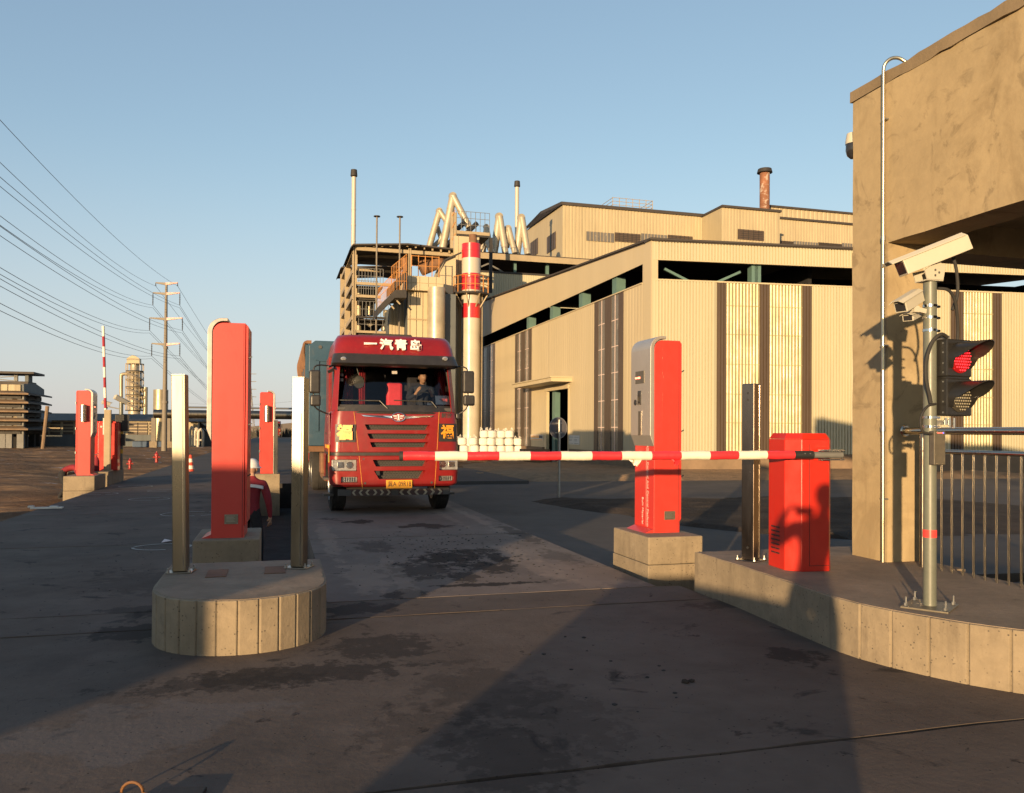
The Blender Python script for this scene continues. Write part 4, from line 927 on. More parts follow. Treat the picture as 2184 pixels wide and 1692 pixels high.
MB().box(ex - .012, ex + .014, -.078, -.066, ez - .05, ez + .05).box(ex - .028, ex + .03, -.078, -.066, ez - .056, ez - .044).box(ex - .024, ex - .010, -.077, -.066, ez + .034, ez + .046).build('emblem_numeral', 'white_letter', emb)
for k, (ln, dz) in enumerate(((.072, .026), (.062, .004), (.048, -.020))):
    for sx in (-1, 1): MB().bar((ex + sx * .026, -.074, ez + dz - .002), (ex + sx * (.026 + ln), -.072, ez + dz + (.004 if k < 2 else -.008)), .010, .011).build('emblem_bar', 'white_letter', emb)
for sx in (-1, 1):
    tip = tz(628, 803) if sx < 0 else tz(1168, 800); x1 = ex + sx * .118; x2 = tip[0]
    top = [(x1, ez + .022), (x1 + (x2 - x1) * .3, ez + .026), (x1 + (x2 - x1) * .65, ez + .032), (x2, ez + .036)]
    bot = [(x2 - sx * .05, ez + .008), (x1 + (x2 - x1) * .5, ez - .004), (x1 + (x2 - x1) * .2, ez - .02), (x1, ez - .025)]
    pts = top + bot; n = len(pts); vs = [(x, fy(x, z, .02), z) for x, z in pts] + [(x, fy(x, z, -.01), z) for x, z in pts]
    MB().add(vs, [tuple(range(n)), tuple(range(n, 2 * n))[::-1]] + [(i, (i + 1) % n, n + (i + 1) % n, n + i) for i in range(n)]).build('chrome_wing', 'chrome', T, bevel=.003)
# pinstripes
for segs in (((578, 775), (610, 1060)), ((615, 1102), (640, 1342)), ((1207, 777), (1190, 1060)), ((1187, 1097), (1172, 1340))):
    (xa, za), (xb, zb) = tz(*segs[0]), tz(*segs[1]); MB().bar((xa, fy(xa, za, .006), za), (xb, fy(xb, zb, .006), zb), .013, .006).build('pinstripe', 'pinstripe', T)
# black headlamp-shaped panels with gold characters
for (xa, xb, ya, yb, sx) in ((442, 588, 868, 1000, -1), (1203, 1338, 863, 996, 1)):
    x0, z1 = tz(xa, ya); x1, z0 = tz(xb, yb); x0 = max(x0, -1.12); x1 = min(x1, 1.12); xc = (x0 + x1) / 2
    def yy(x): return fy(x, 1.4) - .022 if abs(x) < .96 else (.01 + .17 * (1 - math.sqrt(max(0, 1 - ((abs(x) - .975) / .18) ** 2))) - .03)
    n = 10; vs = [(x0 + (x1 - x0) * i / n, yy(x0 + (x1 - x0) * i / n), z) for z in (z0, z1) for i in range(n + 1)]
    pn = MB().add(vs, [(i, i + 1, n + 2 + i, n + 1 + i) for i in range(n)]).build('corner_panel', 'truck_black', T, fix=False)
    t2 = text('福', .26, 'gold_letter', T, Matrix.Translation((xc - .01, -.045 if sx < 0 else -.04, (z0 + z1) / 2 + .0)) @ Matrix.Rotation(rad(14 * sx), 4, 'Z') @ FACE, name='fortune_character', ext=.004, off=.018 if sx < 0 else .006)
cx_, cz_ = tz(868, 264)
for i, ch_ in enumerate('一汽青岛'):
    lx, lz = tz((695, 817, 930, 1043)[i], 268)
    text(ch_, .235, 'white_letter', T, Matrix.Translation((lx * .96, .085 - .05 * (1 - min(1, abs(lx) / .82) ** 2), 3.035)) @ Matrix.Rotation(rad(-28), 4, 'X') @ FACE, name='roof_character', ext=.012, off=.007)
lx, lz = tz(1262, 806); text('解放', .10, 'truck_grey', T, Matrix.Translation((lx, .012, lz)) @ Matrix.Rotation(rad(8), 4, 'Z') @ FACE, name='badge', ext=.004)
# lamps
for k, (x0, x1, z0, z1) in enumerate(lampc):
    big = k < 2; xc, zc = (x0 + x1) / 2, (z0 + z1) / 2; sx = -1 if xc < 0 else 1
    yb_ = .04 if abs(xc) < .9 else .06
    hl = MB().box(x0 + .004, x1 - .004, yb_, .095, z0 + .004, z1 - .004).build('headlight' if big else 'fog_light', 'headlamp', T, bevel=.012)
    if big:
        xi = xc - sx * .10
        MB().lathe([(.055, -.012), (.062, -.004), (.062, .01), (.04, .02), (.001, .03)], 20).build('reflector', 'chrome', hl, smooth=True, mx=Matrix.Translation((xi, yb_ - .006, zc)) @ Matrix.Rotation(rad(90), 4, 'X') @ Matrix.Diagonal((1, 1, -1, 1)))
        MB().lathe([(.001, -.022), (.025, -.016), (.03, 0)], 16).build('bulb_lens', 'glass_dark', hl, smooth=True, mx=Matrix.Translation((xi, yb_ - .01, zc)) @ Matrix.Rotation(rad(90), 4, 'X'))
        MB().box(xc + sx * .0, xc + sx * .12, yb_ - .012, yb_, zc - .05, zc + .055).build('inner_reflector', 'chrome', hl, bevel=.01)
    else:
        lt = MB(); 
        for i in range(6): lt.box(x0 + .02 + i * (x1 - x0 - .04) / 6, x0 + .02 + (i + .6) * (x1 - x0 - .04) / 6, yb_ - .008, yb_, z0 + .015, z1 - .015)
        stuff(lt.build('lens_ribs', 'chrome', hl))
# bolts and tow covers on the bumper
for p in ((650, 1125), (660, 1302), (1150, 1297)):
    x, z = tz(*p); MB().lathe([(.022, 0), (.018, -.006), (.001, -.006)], 12).build('tow_cover', 'truck_grey', T, mx=Matrix.Translation((x, fy(x, z, .002), z)) @ Matrix.Rotation(rad(-90), 4, 'X'))
MB().box(*(lambda a, b: (a[0], b[0], -.02, .05, b[1], a[1]))(tz(738, 1212), tz(768, 1245))).build('front_sensor', 'black_plastic', T)
# number plate
x0, z1 = tz(812, 1278); x1, z0 = tz(1003, 1338)
pl = MB().box(x0, x1, -.085, -.072, z0, z1).build('number_plate', 'plate_yellow', T, bevel=.004)
text('冀A', .115, 'truck_black', pl, Matrix.Translation((x0 + .105, -.0875, (z0 + z1) / 2)) @ FACE, ext=.001, sx=.80)
text('·', .10, 'truck_black', pl, Matrix.Translation((x0 + .192, -.0875, (z0 + z1) / 2)) @ FACE, ext=.001)
text('09R18', .125, 'truck_black', pl, Matrix.Translation((x0 + .332, -.0875, (z0 + z1) / 2 + .002)) @ FACE, ext=.001, sx=.70, spacing=1.0)
# under-run bar with reflective chevrons
x0, z1 = tz(462, 1352); x1, z0 = tz(1285, 1386)
ub = MB().box(x0, x1, .02, .09, z0, z1).build('underrun_bar', 'truck_grey', T, bevel=.005)
for (xa, xb) in ((558, 856), (908, 1238)):
    a0 = tz(xa, 1370)[0]; a1 = tz(xb, 1370)[0]; mid_ = (a0 + a1) / 2; n = 6; st_ = (a1 - a0) / n; h_ = (z1 - z0) / 2 * .92; zc = (z0 + z1) / 2
    MB().box(a0, a1, .014, .019, zc - h_, zc + h_).build('reflector_plate', 'board_dark', ub)
    for i in range(n):
        c_ = a0 + st_ * (i + .5); d_ = -1 if c_ < mid_ else 1; s_ = st_ * .30
        MB().add([(c_ + d_ * s_ * 1.3, .012, zc), (c_ + d_ * s_ * .2, .012, zc + h_), (c_ - d_ * s_ * .9, .012, zc + h_), (c_ + d_ * s_ * .2, .012, zc), (c_ - d_ * s_ * .9, .012, zc - h_), (c_ + d_ * s_ * .2, .012, zc - h_)],
                 [(0, 1, 2, 3), (0, 3, 4, 5)]).build('chevron', 'chevron_pale', ub)
# mirrors
for sx, big, small, arm_ in ((-1, (248, 330, 465, 640), (255, 333, 650, 735), ((415, 432), (290, 440), (283, 600), (290, 735), (390, 790))), (1, (1383, 1467, 472, 640), (1388, 1472, 652, 732), ((1315, 436), (1418, 452), (1425, 560), (1425, 735), (1352, 800)))):
    mr_ = None
    for q in (big, small):
        x0, z1 = tz(q[0], q[2]); x1, z0 = tz(q[1], q[3])
        o = MB().box(x0, x1, -.02, .07, z0, z1).build('wing_mirror', 'truck_black', T, bevel=.035, seg=3); mr_ = mr_ or o
        MB().box(x0 + .025, x1 - .025, .066, .073, z0 + .03, z1 - .03).build('mirror_glass', 'chrome', o)
    pts = [Vector((tz(*p)[0], .10 if 0 < i < 4 else .22, tz(*p)[1])) for i, p in enumerate(arm_)]
    MB().tube(sm(pts, 5), .014, 8).build('mirror_arm', 'truck_black', T, smooth=True)
MB().box(*(lambda a, b: (a[0], b[0], .15, .25, b[1], a[1]))(tz(1345, 785), tz(1376, 830))).build('lower_mirror', 'truck_black', T, bevel=.02)
# wheels
def wheel(parent, x, y, r=.49, wd=.29, sx=1, name='wheel', steer=0.):
    prof = [(.30, -wd / 2 + .01), (r - .06, -wd / 2), (r - .012, -wd / 2 + .03), (r, -wd / 2 + .06), (r, wd / 2 - .06), (r - .012, wd / 2 - .03), (r - .06, wd / 2), (.30, wd / 2 - .01)]
    Mx = Matrix.Translation((x, y, r)) @ Matrix.Rotation(steer, 4, 'Z') @ Matrix.Rotation(rad(90), 4, 'Y')
    e = MB().lathe(prof, 36, cap=False).build(name, 'tyre', parent, smooth=True, mx=Mx, ang=30)
    tr_ = MB()
    for k in range(-2, 3): tr_.lathe([(r + .001, k * .048 - .016), (r + .009, k * .048 - .014), (r + .009, k * .048 + .014), (r + .001, k * .048 + .016)], 36, cap=False)
    tr_.build('tread_rib', 'tyre', e, smooth=True, mx=Mx, ang=30)['kind'] = 'stuff'
    MB().lathe([(.30, wd / 2 * sx), (.27, wd / 2 * sx * .4), (.14, wd / 2 * sx * .3), (.11, wd / 2 * sx * .95), (.001, wd / 2 * sx)], 24, cap=False).lathe([(.30, -wd / 2 * sx), (.02, -wd / 2 * sx * .5)], 24, cap=False).build('rim', 'galvanised', e, smooth=True, mx=Mx, ang=40)
    nb = MB()
    for k in range(10): q = 2 * math.pi * k / 10; nb.tube([(.17 * math.cos(q), .17 * math.sin(q), wd / 2 * sx * .35), (.17 * math.cos(q), .17 * math.sin(q), wd / 2 * sx * .75)], .016, 6)
    stuff(nb.build('wheel_nuts', 'galvanised', e, mx=Mx)); return e
for sx in (-1, 1): wheel(T, sx * .97, 1.02, sx=sx)
for y in (6.6, 7.95):
    for sx in (-1, 1): wheel(T, sx * .98, y, wd=.5, sx=sx)
MB().tube([(-.9, 1.02, .49), (.9, 1.02, .49)], .07, 10).build('axle', 'truck_grey', T)
MB().tube([(-.9, 6.6, .49), (.9, 6.6, .49)], .09, 10).build('axle', 'truck_grey', T); MB().tube([(-.9, 7.95, .49), (.9, 7.95, .49)], .09, 10).build('axle', 'truck_grey', T)
for sx in (-1, 1): MB().box(sx * .42 - .04, sx * .42 + .04,   .3, 9.0, .72, .98).build('chassis_rail', 'truck_grey', T)
MB().lathe([(.001, -.14), (.2, -.12), (.26, 0), (.2, .12), (.001, .14)], 16).build('sump', 'rust_brown', T, smooth=True, mx=Matrix.Translation((.1, 1.5, .52)))
# wheel arches / mudguards
for sx in (-1, 1):
    mg = MB(); n = 10
    for i in range(n):
        q0, q1 = rad(8 + 164 * i / n), rad(8 + 164 * (i + 1) / n)
        mg.quad((sx * .80, 1.02 + .585 * math.cos(q0), .49 + .585 * math.sin(q0)), (sx * .80, 1.02 + .585 * math.cos(q1), .49 + .585 * math.sin(q1)), (sx * 1.155, 1.02 + .585 * math.cos(q1), .49 + .585 * math.sin(q1)), (sx * 1.155, 1.02 + .585 * math.cos(q0), .49 + .585 * math.sin(q0)))
    mg.build('mudguard', 'truck_black', T, smooth=True)
MB().box(-1.22, -.70, 2.15, 2.75, .62, 1.05).build('air_tank_box', 'rust_brown', T, bevel=.03)
MB().box(-1.12, -.62, 2.95, 4.6, .42, .98).build('fuel_tank', 'rust_brown', T, bevel=.06); MB().box(.62, 1.12, 2.5, 4.4, .42, .98).build('fuel_tank', 'galvanised', T, bevel=.06)
MB().box(-1.20, -1.13, .2, .9, 1.18, 1.24).build('door_reflector', 'gold_letter', T)
q0, q1 = tz(375, 1000), tz(402, 1085); MB().box(-1.172, -1.166, .12, .34, .92, 1.24).build('side_sticker', 'pinstripe', T); MB().box(-1.175, -1.172, .14, .32, .94, 1.07).build('green_sticker', 'green_reflect', T)
MB().bar((-1.18, .35, 2.55), (-1.05, .4, 2.62), .05).bar((-1.2, .1, 2.62), (-1.05, .5, 2.70), .03).build('mirror_mount', 'truck_black', T)
# blue load body
L0, L1, hw_, zB, zT = 2.45, 9.2, 1.27, 1.18, 3.33; ox = -.18
fb = MB().prism([(-hw_ + ox, zB), (hw_ + ox, zB), (hw_ + ox, zT - .10), (hw_ + ox - .12, zT), (-hw_ + ox + .12, zT), (-hw_ + ox, zT - .10)], L0, L0 + .08, 'y').build('bulkhead', 'blue_paint', T, bevel=.01)
MB().box(-hw_ + ox + .13, -hw_ + ox + .20, L0 - .03, L0 - .001, zB + .3, zT - .4).box(-hw_ + ox + .13, hw_ + ox - .13, L0 - .03, L0 - .001, zT - .42, zT - .36).build('bulkhead_frame', 'blue_paint', T)
MB().tube([(-hw_ + ox + .22, L0 - .02, zT - .13), (-hw_ + ox + .22, L0, zT - .13)], .035, 14).build('lifting_eye', 'truck_grey', T)
for sx in (-1, 1):
    s_ = MB().box(sx * hw_ + ox - .025, sx * hw_ + ox + .025, L0 + .085, L1, zB, zT - .06).build('side_wall', 'blue_paint', T)
    for k in range(10): MB().box(sx * (hw_ + .045) + ox - .02, sx * (hw_ + .045) + ox + .02, L0 + .35 + k * .62, L0 + .46 + k * .62, zB, zT - .05).build('rib', 'rust_brown' if k % 2 else 'blue_paint', s_)
    MB().box(sx * hw_ + ox - .05, sx * hw_ + ox + .05, L0 + .09, L1, zT - .055, zT + .01).build('top_rail', 'rust_brown', s_)
MB().box(-hw_ + ox, hw_ + ox, L0 + .085, L1, zB - .12, zB - .002).build('floor', 'rust_brown', T)
rnd = random.Random(9)
for k in range(7):   # tarp loops along the left top edge
    y = L0 + .4 + k * .85; MB().tube(sm([(-hw_ + ox - .06, y, zT - .5), (-hw_ + ox - .10, y + .02, zT - .2), (-hw_ + ox - .08, y + .05, zT - .02), (-hw_ + ox, y + .05, zT + .02)], 4), .03, 7).build('tarp_tie', 'rust_brown', T, smooth=True)
MB().box(-hw_ + ox, hw_ + ox, L1, L1 + .06, zB, zT - .1).build('tailgate', 'blue_paint', T)
# ------------------------------------------------------------------ big clad hall on the right
HA, HB = 14.73, 30.88
def site(name, label, cat, a, b, z=0, group=None):
    t = thing(name, label, cat, a, b, z, group=group); t['_o'] = 1; del t['_o']; return t
class Lo:      # collects lane-frame geometry for a thing based at (a,b,z)
    def __init__(s, t, a, b, z=0): s.t = t; s.mx = Matrix.Translation((-a, -b, -z))
    def put(s, mb, name, m, parent=None, **k): return mb.build(name, m, parent or s.t, mx=s.mx, **k)
eF = Vector((.9937, -.1117, 0)).normalized()       # direction of the front facade in the lane frame
nF = Vector((-eF.y * -1 * -1, 0, 0)); nF = Vector((eF.y, -eF.x, 0))
C0 = Vector((HA, HB, 0))
def onF(p):
    r = ray(*p); l = WL(r); o = Vector((0, 0)); # solve o + l t = C0 + e s
    det = l[0] * (-eF.y) + l[1] * eF.x; t = (C0.x * (-eF.y) + C0.y * eF.x) / det
    s_ = (l[0] * t - C0.x) * eF.x + (l[1] * t - C0.y) * eF.y
    return s_, EYE + r[2] * t
def onS(p): q = ON_A(p, HA); return q[1], q[2]
def ribs(P, d, n, L_, zb, zt, pitch=.16, depth=.03, z_fn=None, wave=False):
    # trapezoidal sheet running from P along d, ribs standing out along n
    mb = MB(); k = int(L_ / pitch); pts = []
    for i in range(k):
        for f_, o in ((0, 0), (.22, 0), (.32, depth), (.90, depth)): 
            s_ = (i + f_) * pitch
            if s_ <= L_: pts.append((s_, o))
    pts.append((L_, 0))
    if wave:
        k2 = int(L_ / pitch) * 8; pts = [(L_ * i / k2, depth * .5 * (1 - math.cos(2 * math.pi * (i % 8) / 8))) for i in range(k2 + 1)]
    for s_, o in pts:
        q = P + d * s_ + n * o; t_ = z_fn(s_) if z_fn else zt
        zz = zb(s_) if callable(zb) else zb
        mb.v += [Vector((q.x, q.y, zz)), Vector((q.x, q.y, t_))]
    for i in range(len(pts) - 1): a = 2 * i; mb.f.append((a, a + 2, a + 3, a + 1))
    return mb
def wallbox(P, d, n, s0, s1, z0, z1, o0=-.05, o1=.0, z1b=None, z0b=None):
    z1b = z1 if z1b is None else z1b; z0b = z0 if z0b is None else z0b
    a, b = P + d * s0, P + d * s1; mb = MB()
    def q(p, o, z): w = p + n * o; return (w.x, w.y, z)
    return mb.add([q(a, o1, z0), q(b, o1, z0b), q(b, o1, z1b), q(a, o1, z1), q(a, o0, z0), q(b, o0, z0b), q(b, o0, z1b), q(a, o0, z1)],
                  [(0, 1, 2, 3), (7, 6, 5, 4), (0, 4, 5, 1), (3, 2, 6, 7), (0, 3, 7, 4), (1, 5, 6, 2)])
t = thing('clad_hall', 'large cream corrugated hall with dark clerestory strip and brown bands, right of the stack', 'factory hall', HA, HB, 0)
H = Lo(t, HA, HB)
dS, nS = Vector((0, 1, 0)), Vector((-1, 0, 0))
LS = 30.2; LF = 24.
zc0 = .60; zs0, zs1 = 7.82, 8.60; zr0 = 9.42; slope = (11.35 - 9.42) / 30
PF = C0.copy()
# plinths
H.put(wallbox(C0, dS, nS, 0, onS(ZG(858, 1000))[0] - HB, -.5, zc0 - .01, -.2, .03), 'plinth', 'plinth'); H.put(wallbox(C0, dS, nS, onS(ZG(665, 1000))[0] - HB, LS, -.5, zc0 - .01, -.2, .03), 'plinth', 'plinth')
H.put(wallbox(C0, eF, nF, 0, LF, -.5, zc0 - .01, -.2, .04), 'plinth', 'plinth')
# front facade: ribbed sheets between the brown and rooflight bands
bands = [(0, onF(ZF(1255, 700))[0], 'cladding')]
xs_ = [onF(ZF(x, 700))[0] for x in (1255, 1312, 1505, 1565, 1755, 1812)]
for i, m_ in enumerate(('brown_sheet', 'rooflight_glare', 'brown_sheet', 'rooflight_glare', 'brown_sheet')): bands.append((xs_[i], xs_[i + 1], m_))
s_ = xs_[-1]; bands.append((s_, onF((2020, 700))[0], 'cladding')); r0 = onF((2048, 700))[0]; r1 = onF(ZS(1045, 900))[0]
r2 = onF(ZS(1075, 900))[0]
bands[-1] = (s_, onF(ZS(760, 900))[0], 'cladding')
bands += [(bands[-1][1], onF(ZS(840, 900))[0], 'brown_sheet'), (onF(ZS(840, 900))[0], onF(ZS(1018, 900))[0], 'rooflight_glare'), (onF(ZS(1018, 900))[0], r2, 'brown_sheet'), (r2, LF, 'cladding')]
for a_, b_, m_ in bands:
    H.put(ribs(PF + eF * a_, eF, nF, b_ - a_, zc0, zs0 - .02, pitch=.135, depth=.030 if m_ == 'rooflight_glare' else .055, wave=m_ == 'rooflight_glare'), 'wall_sheet' if m_ != 'rooflight_glare' else 'rooflight_strip', m_)
for a_, b_, m_ in bands:
    if m_ == 'rooflight_glare':
        for z in (1.9, 3.1, 4.35, 5.6, 6.8): H.put(wallbox(PF, eF, nF, a_, b_, z, z + .03, .031, .035), 'purlin_line', 'rooflight_glare')
H.put(ribs(PF, eF, nF, LF, zs1 + .02, zr0 - .03, pitch=.135, depth=.055), 'upper_sheet', 'cladding')
H.put(wallbox(PF, eF, nF, 0, LF, zs0 - .06, zs0 + .0, -.12, .06), 'sill_flashing', 'cladding_smooth'); H.put(wallbox(PF, eF, nF, 0, LF, zs1 - .0, zs1 + .04, -.12, .05), 'head_flashing', 'cladding_smooth')
H.put(wallbox(PF, eF, nF, -.15, LF, zr0 - .02, zr0 + .06, -.6, .16), 'eave_gutter', 'roof_dark')
# corner trim + side facade
H.put(MB().box(HA - .05, HA + .24, HB - .06, HB - .0, zc0, zr0 - .05).box(HA - .055, HA - .002, HB, HB + .55, zc0, zr0 - .02), 'corner_trim', 'cladding_smooth')
sb = lambda zx, zy=600: onS(ZG(zx, zy))[0] - HB
B1 = (sb(1262), sb(1045)); B2 = (sb(578), sb(455)); B3 = (sb(305), sb(205)); DR = (sb(855, 800), sb(697, 800))
zdoor = onS(ZG(780, 612))[1]
def seg(a_, b_, z0=zc0, z1=zs0 - .02): 
    if b_ - a_ > .05: H.put(ribs(C0 + dS * a_, dS, nS, b_ - a_, z0, z1, pitch=.30, depth=.008), 'wall_sheet', 'cladding_smooth')
seg(.55, B1[0]); seg(B1[1], DR[0]); seg(DR[0], DR[1], zdoor + .05); seg(DR[1], B2[0]); seg(B2[1], B3[0]); seg(B3[1], LS)
for (a_, b_) in (B1, B2, B3):
    w_ = b_ - a_; f_ = [0, .16, .40, .62, .86, 1]
    kinds = ['brown_sheet', 'rooflight', 'brown_sheet', 'rooflight', 'brown_sheet']
    for i in range(5):
        o = H.put(wallbox(C0, dS, nS, a_ + w_ * f_[i], a_ + w_ * f_[i + 1], zc0, zs0 - .02, -.05, -.012 if kinds[i] == 'rooflight' else .01), 'rooflight_strip' if kinds[i] == 'rooflight' else 'brown_band', kinds[i])
        if kinds[i] == 'rooflight':
            c_ = a_ + w_ * (f_[i] + f_[i + 1]) / 2
            H.put(wallbox(C0, dS, nS, c_ - .025, c_ + .025, zc0, zs0 - .03, -.011, -.004), 'strip_joint', 'lettering')
            for z in (1.7, 2.95, 4.2, 5.4, 6.6): H.put(wallbox(C0, dS, nS, a_ + w_ * f_[i] + .03, a_ + w_ * f_[i + 1] - .03, z, z + .03, -.0035, -.001), 'strip_joint', 'lettering')
# clerestory opening on the side with teal posts, gable above
so = onS(ZF(820, 575))[0] - HB
seg(.55, so - .0, zs0 - .02, zs1 + .02)
H.put(wallbox(C0, dS, nS, 0, LS, zs1, zr0 + .0, -.04, .0, z1b=zr0 + slope * LS), 'gable_sheet', 'cladding_smooth')
H.put(wallbox(C0, dS, nS, so, LS, zs0 - .05, zs0 + .0, -.15, .05), 'sill_flashing', 'cladding_smooth')
H.put(wallbox(C0, dS, nS, -.15, LS, zr0 + .0, zr0 + .08, -.3, .10, z1b=zr0 + slope * LS + .09, z0b=zr0 + slope * LS), 'verge_trim', 'roof_dark')
for zx, zy in ((138, 850), (275, 800), (445, 740), (640, 660)):
    s_ = onS(ZF(zx, zy))[0] - HB; H.put(wallbox(C0, dS, nS, s_ - .3, s_ + .2, zs0, zs1, -.55, -.10), 'column', 'teal_steel'); 
for zx in (884, 1490, 1508):
    s_ = onF(ZF(zx, 560))[0]; H.put(wallbox(C0, eF, nF, s_ - .14, s_ + .14, zs0, zs1, -.6, -.2), 'column', 'teal_steel')
def onFp(zx, zy, o=-.35): s_, z = onF(ZF(zx, zy)); q = C0 + eF * s_ + nF * o; return (q.x, q.y, z)
H.put(MB().bar(onFp(965, 522), onFp(1160, 622), .10), 'brace', 'teal_steel'); H.put(MB().bar(onFp(1220, 625), onFp(1412, 540), .10), 'brace', 'teal_steel')
# roof, back and interior
W2 = LF
q0, q1 = C0 + nF * .1, C0 + eF * W2 + nF * .1; r0_ = C0 + dS * LS; r1_ = r0_ + Vector((22, 0, 0)); zt_ = zr0 + slope * LS
H.put(MB().add([(q0.x, q0.y, zr0 + .03), (q1.x, q1.y, zr0 + .03), (r1_.x, r1_.y, zt_ + .03), (r0_.x, r0_.y, zt_ + .03), (q0.x, q0.y, zr0 - .06), (q1.x, q1.y, zr0 - .06), (r1_.x, r1_.y, zt_ - .06), (r0_.x, r0_.y, zt_ - .06)],
               [(0, 1, 2, 3), (7, 6, 5, 4), (0, 4, 5, 1), (2, 6, 7, 3), (1, 5, 6, 2), (0, 3, 7, 4)]), 'roof', 'roof_dark')
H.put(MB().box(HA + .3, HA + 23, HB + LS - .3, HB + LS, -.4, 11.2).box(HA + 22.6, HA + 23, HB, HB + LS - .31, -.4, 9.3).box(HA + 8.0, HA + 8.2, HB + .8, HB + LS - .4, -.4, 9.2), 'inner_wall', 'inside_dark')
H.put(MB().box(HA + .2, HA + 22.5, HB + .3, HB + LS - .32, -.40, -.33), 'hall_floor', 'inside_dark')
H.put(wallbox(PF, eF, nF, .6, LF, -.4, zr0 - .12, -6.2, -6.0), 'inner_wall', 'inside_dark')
# doorway, frame and canopy
H.put(wallbox(C0, dS, nS, DR[1] - .02, DR[1] + .25, -.3, zdoor + .1, -.1, .07), 'door_jamb', 'cladding_smooth'); H.put(wallbox(C0, dS, nS, DR[0] - .12, DR[0] + .0, -.3, zdoor + .1, -.1, .05), 'door_jamb', 'cladding_smooth')
H.put(wallbox(C0, dS, nS, DR[0] - .12, DR[1] + .25, zdoor, zdoor + .18, -.1, .10), 'door_head', 'cladding_smooth')
H.put(wallbox(C0, dS, nS, DR[1] - .75, DR[1] - .25, -.3, zdoor, -.5, -.2), 'door_post', 'teal_steel')
c0, zc_ = onS(ZG(875, 520)); c1 = onS(ZG(565, 560))[0]
H.put(wallbox(C0, dS, nS, c0 - HB - .1, c1 - HB - .2, zc_ - .22, zc_ - .02, .0, 1.15), 'canopy', 'cladding_smooth'); H.put(wallbox(C0, dS, nS, c0 - HB - .16, c1 - HB - .14, zc_ - .018, zc_ + .04, .0, 1.22), 'canopy_cap', 'cladding_smooth')
# notices either side of the doorway
for nm, (xa, ya, xb, yb), lab in (('notice_board', (575, 945, 665, 990), 'long pale notice of coloured symbols left of the hall doorway'), ('notice_sheet', (857, 950, 938, 1020), 'white double notice sheet with dark lines right of the hall doorway')):
    b1_, z1_ = onS(ZG(xa, ya)); b0_, z0_ = onS(ZG(xb, yb)); n_ = tag(MB().box(-.022, -.0125, b0_ - b1_, 0, z0_ - z1_, 0).build(nm, 'bag_white', None), lab, 'notice')
    n_.location = LW(HA, b1_, z1_); n_.rotation_euler = (0, 0, LANE); wd, hh = b1_ - b0_, z1_ - z0_; rnd = random.Random(5)
    if nm == 'notice_board':
        for i in range(10):
            y = -wd * (.04 + i * .095); MB().box(-.026, -.0225, y - wd * .07, y, -hh * .58, -hh * .12).build('symbol', ('pinstripe', 'pinstripe', 'pinstripe', 'gold_letter', 'gold_letter', 'gold_letter', 'gold_letter', 'navy_cloth', 'navy_cloth', 'navy_cloth')[i], n_)
        MB().box(-.026, -.0225, -wd * .97, -wd * .03, -hh * .95, -hh * .78).build('caption_line', 'pinstripe', n_)
    else:
        for k in (0, 1):
            for z, ln in ((.18, .40), (.42, .28), (.58, .28), (.86, .40)): MB().box(-.026, -.0225, -wd * (.05 + k * .48 + ln), -wd * (.05 + k * .48), -hh * (z + .035), -hh * z).build('text_line', 'truck_grey', n_)

# ------------------------------------------------------------------ lower shed roof between stack and hall
def plane_site(name, label, cat, bfront, a, z=0, group=None): t = thing(name, label, cat, a, bfront, z, group=group); return t, Lo(t, a, bfront, z)
bS = 64.
p0 = ON_B(ZI(1470, 878), bS); p1 = ON_B(ZI(2300, 905), bS)
t, G = plane_site('open_shed', 'dark open-sided shed with flat roof behind the hall, right of the red and white stack', 'shed', bS, p0.x)
zr = p0.z; G.put(MB().box(p0.x - .5, p0.x + 14, bS - .6, bS + 9, zr - .18, zr + .12), 'roof', 'roof_dark'); G.put(MB().box(p0.x - .5, p0.x + 14, bS - .72, bS - .6, zr - .45, zr + .02), 'fascia', 'beige_steel')
zw = ON_B(ZI(1600, 1052), bS).z
G.put(ribs(Vector((p0.x - .4, bS, 0)), Vector((1, 0, 0)), Vector((0, -1, 0)), 14, -.3, zw, pitch=.2, depth=.03), 'wall_sheet', 'cladding'); G.put(MB().box(p0.x - .4, p0.x + 14, bS - .08, bS - .03, zw - .01, zw + .14), 'coping', 'dark_steel')
G.put(MB().box(p0.x - .4, p0.x + 14, bS + 8.8, bS + 9, -.3, zr - .2).box(p0.x - .5, p0.x - .4, bS + .3, bS + 8.8, zw, zr - .2), 'back_wall', 'inside_dark')
for zx in (1270, 1812, 2120): q = ON_B(ZI(zx, 1000), bS); G.put(MB().box(q.x - .12, q.x + .12, bS + .05, bS + .3, zw, zr - .2), 'column', 'teal_steel')
G.put(MB().bar(ON_B(ZI(1485, 995), bS + .2), ON_B(ZI(1555, 965), bS + .2), .12).bar(ON_B(ZI(1555, 965), bS + .2), ON_B(ZI(1705, 1050), bS + .2), .12), 'brace', 'grey_steel')

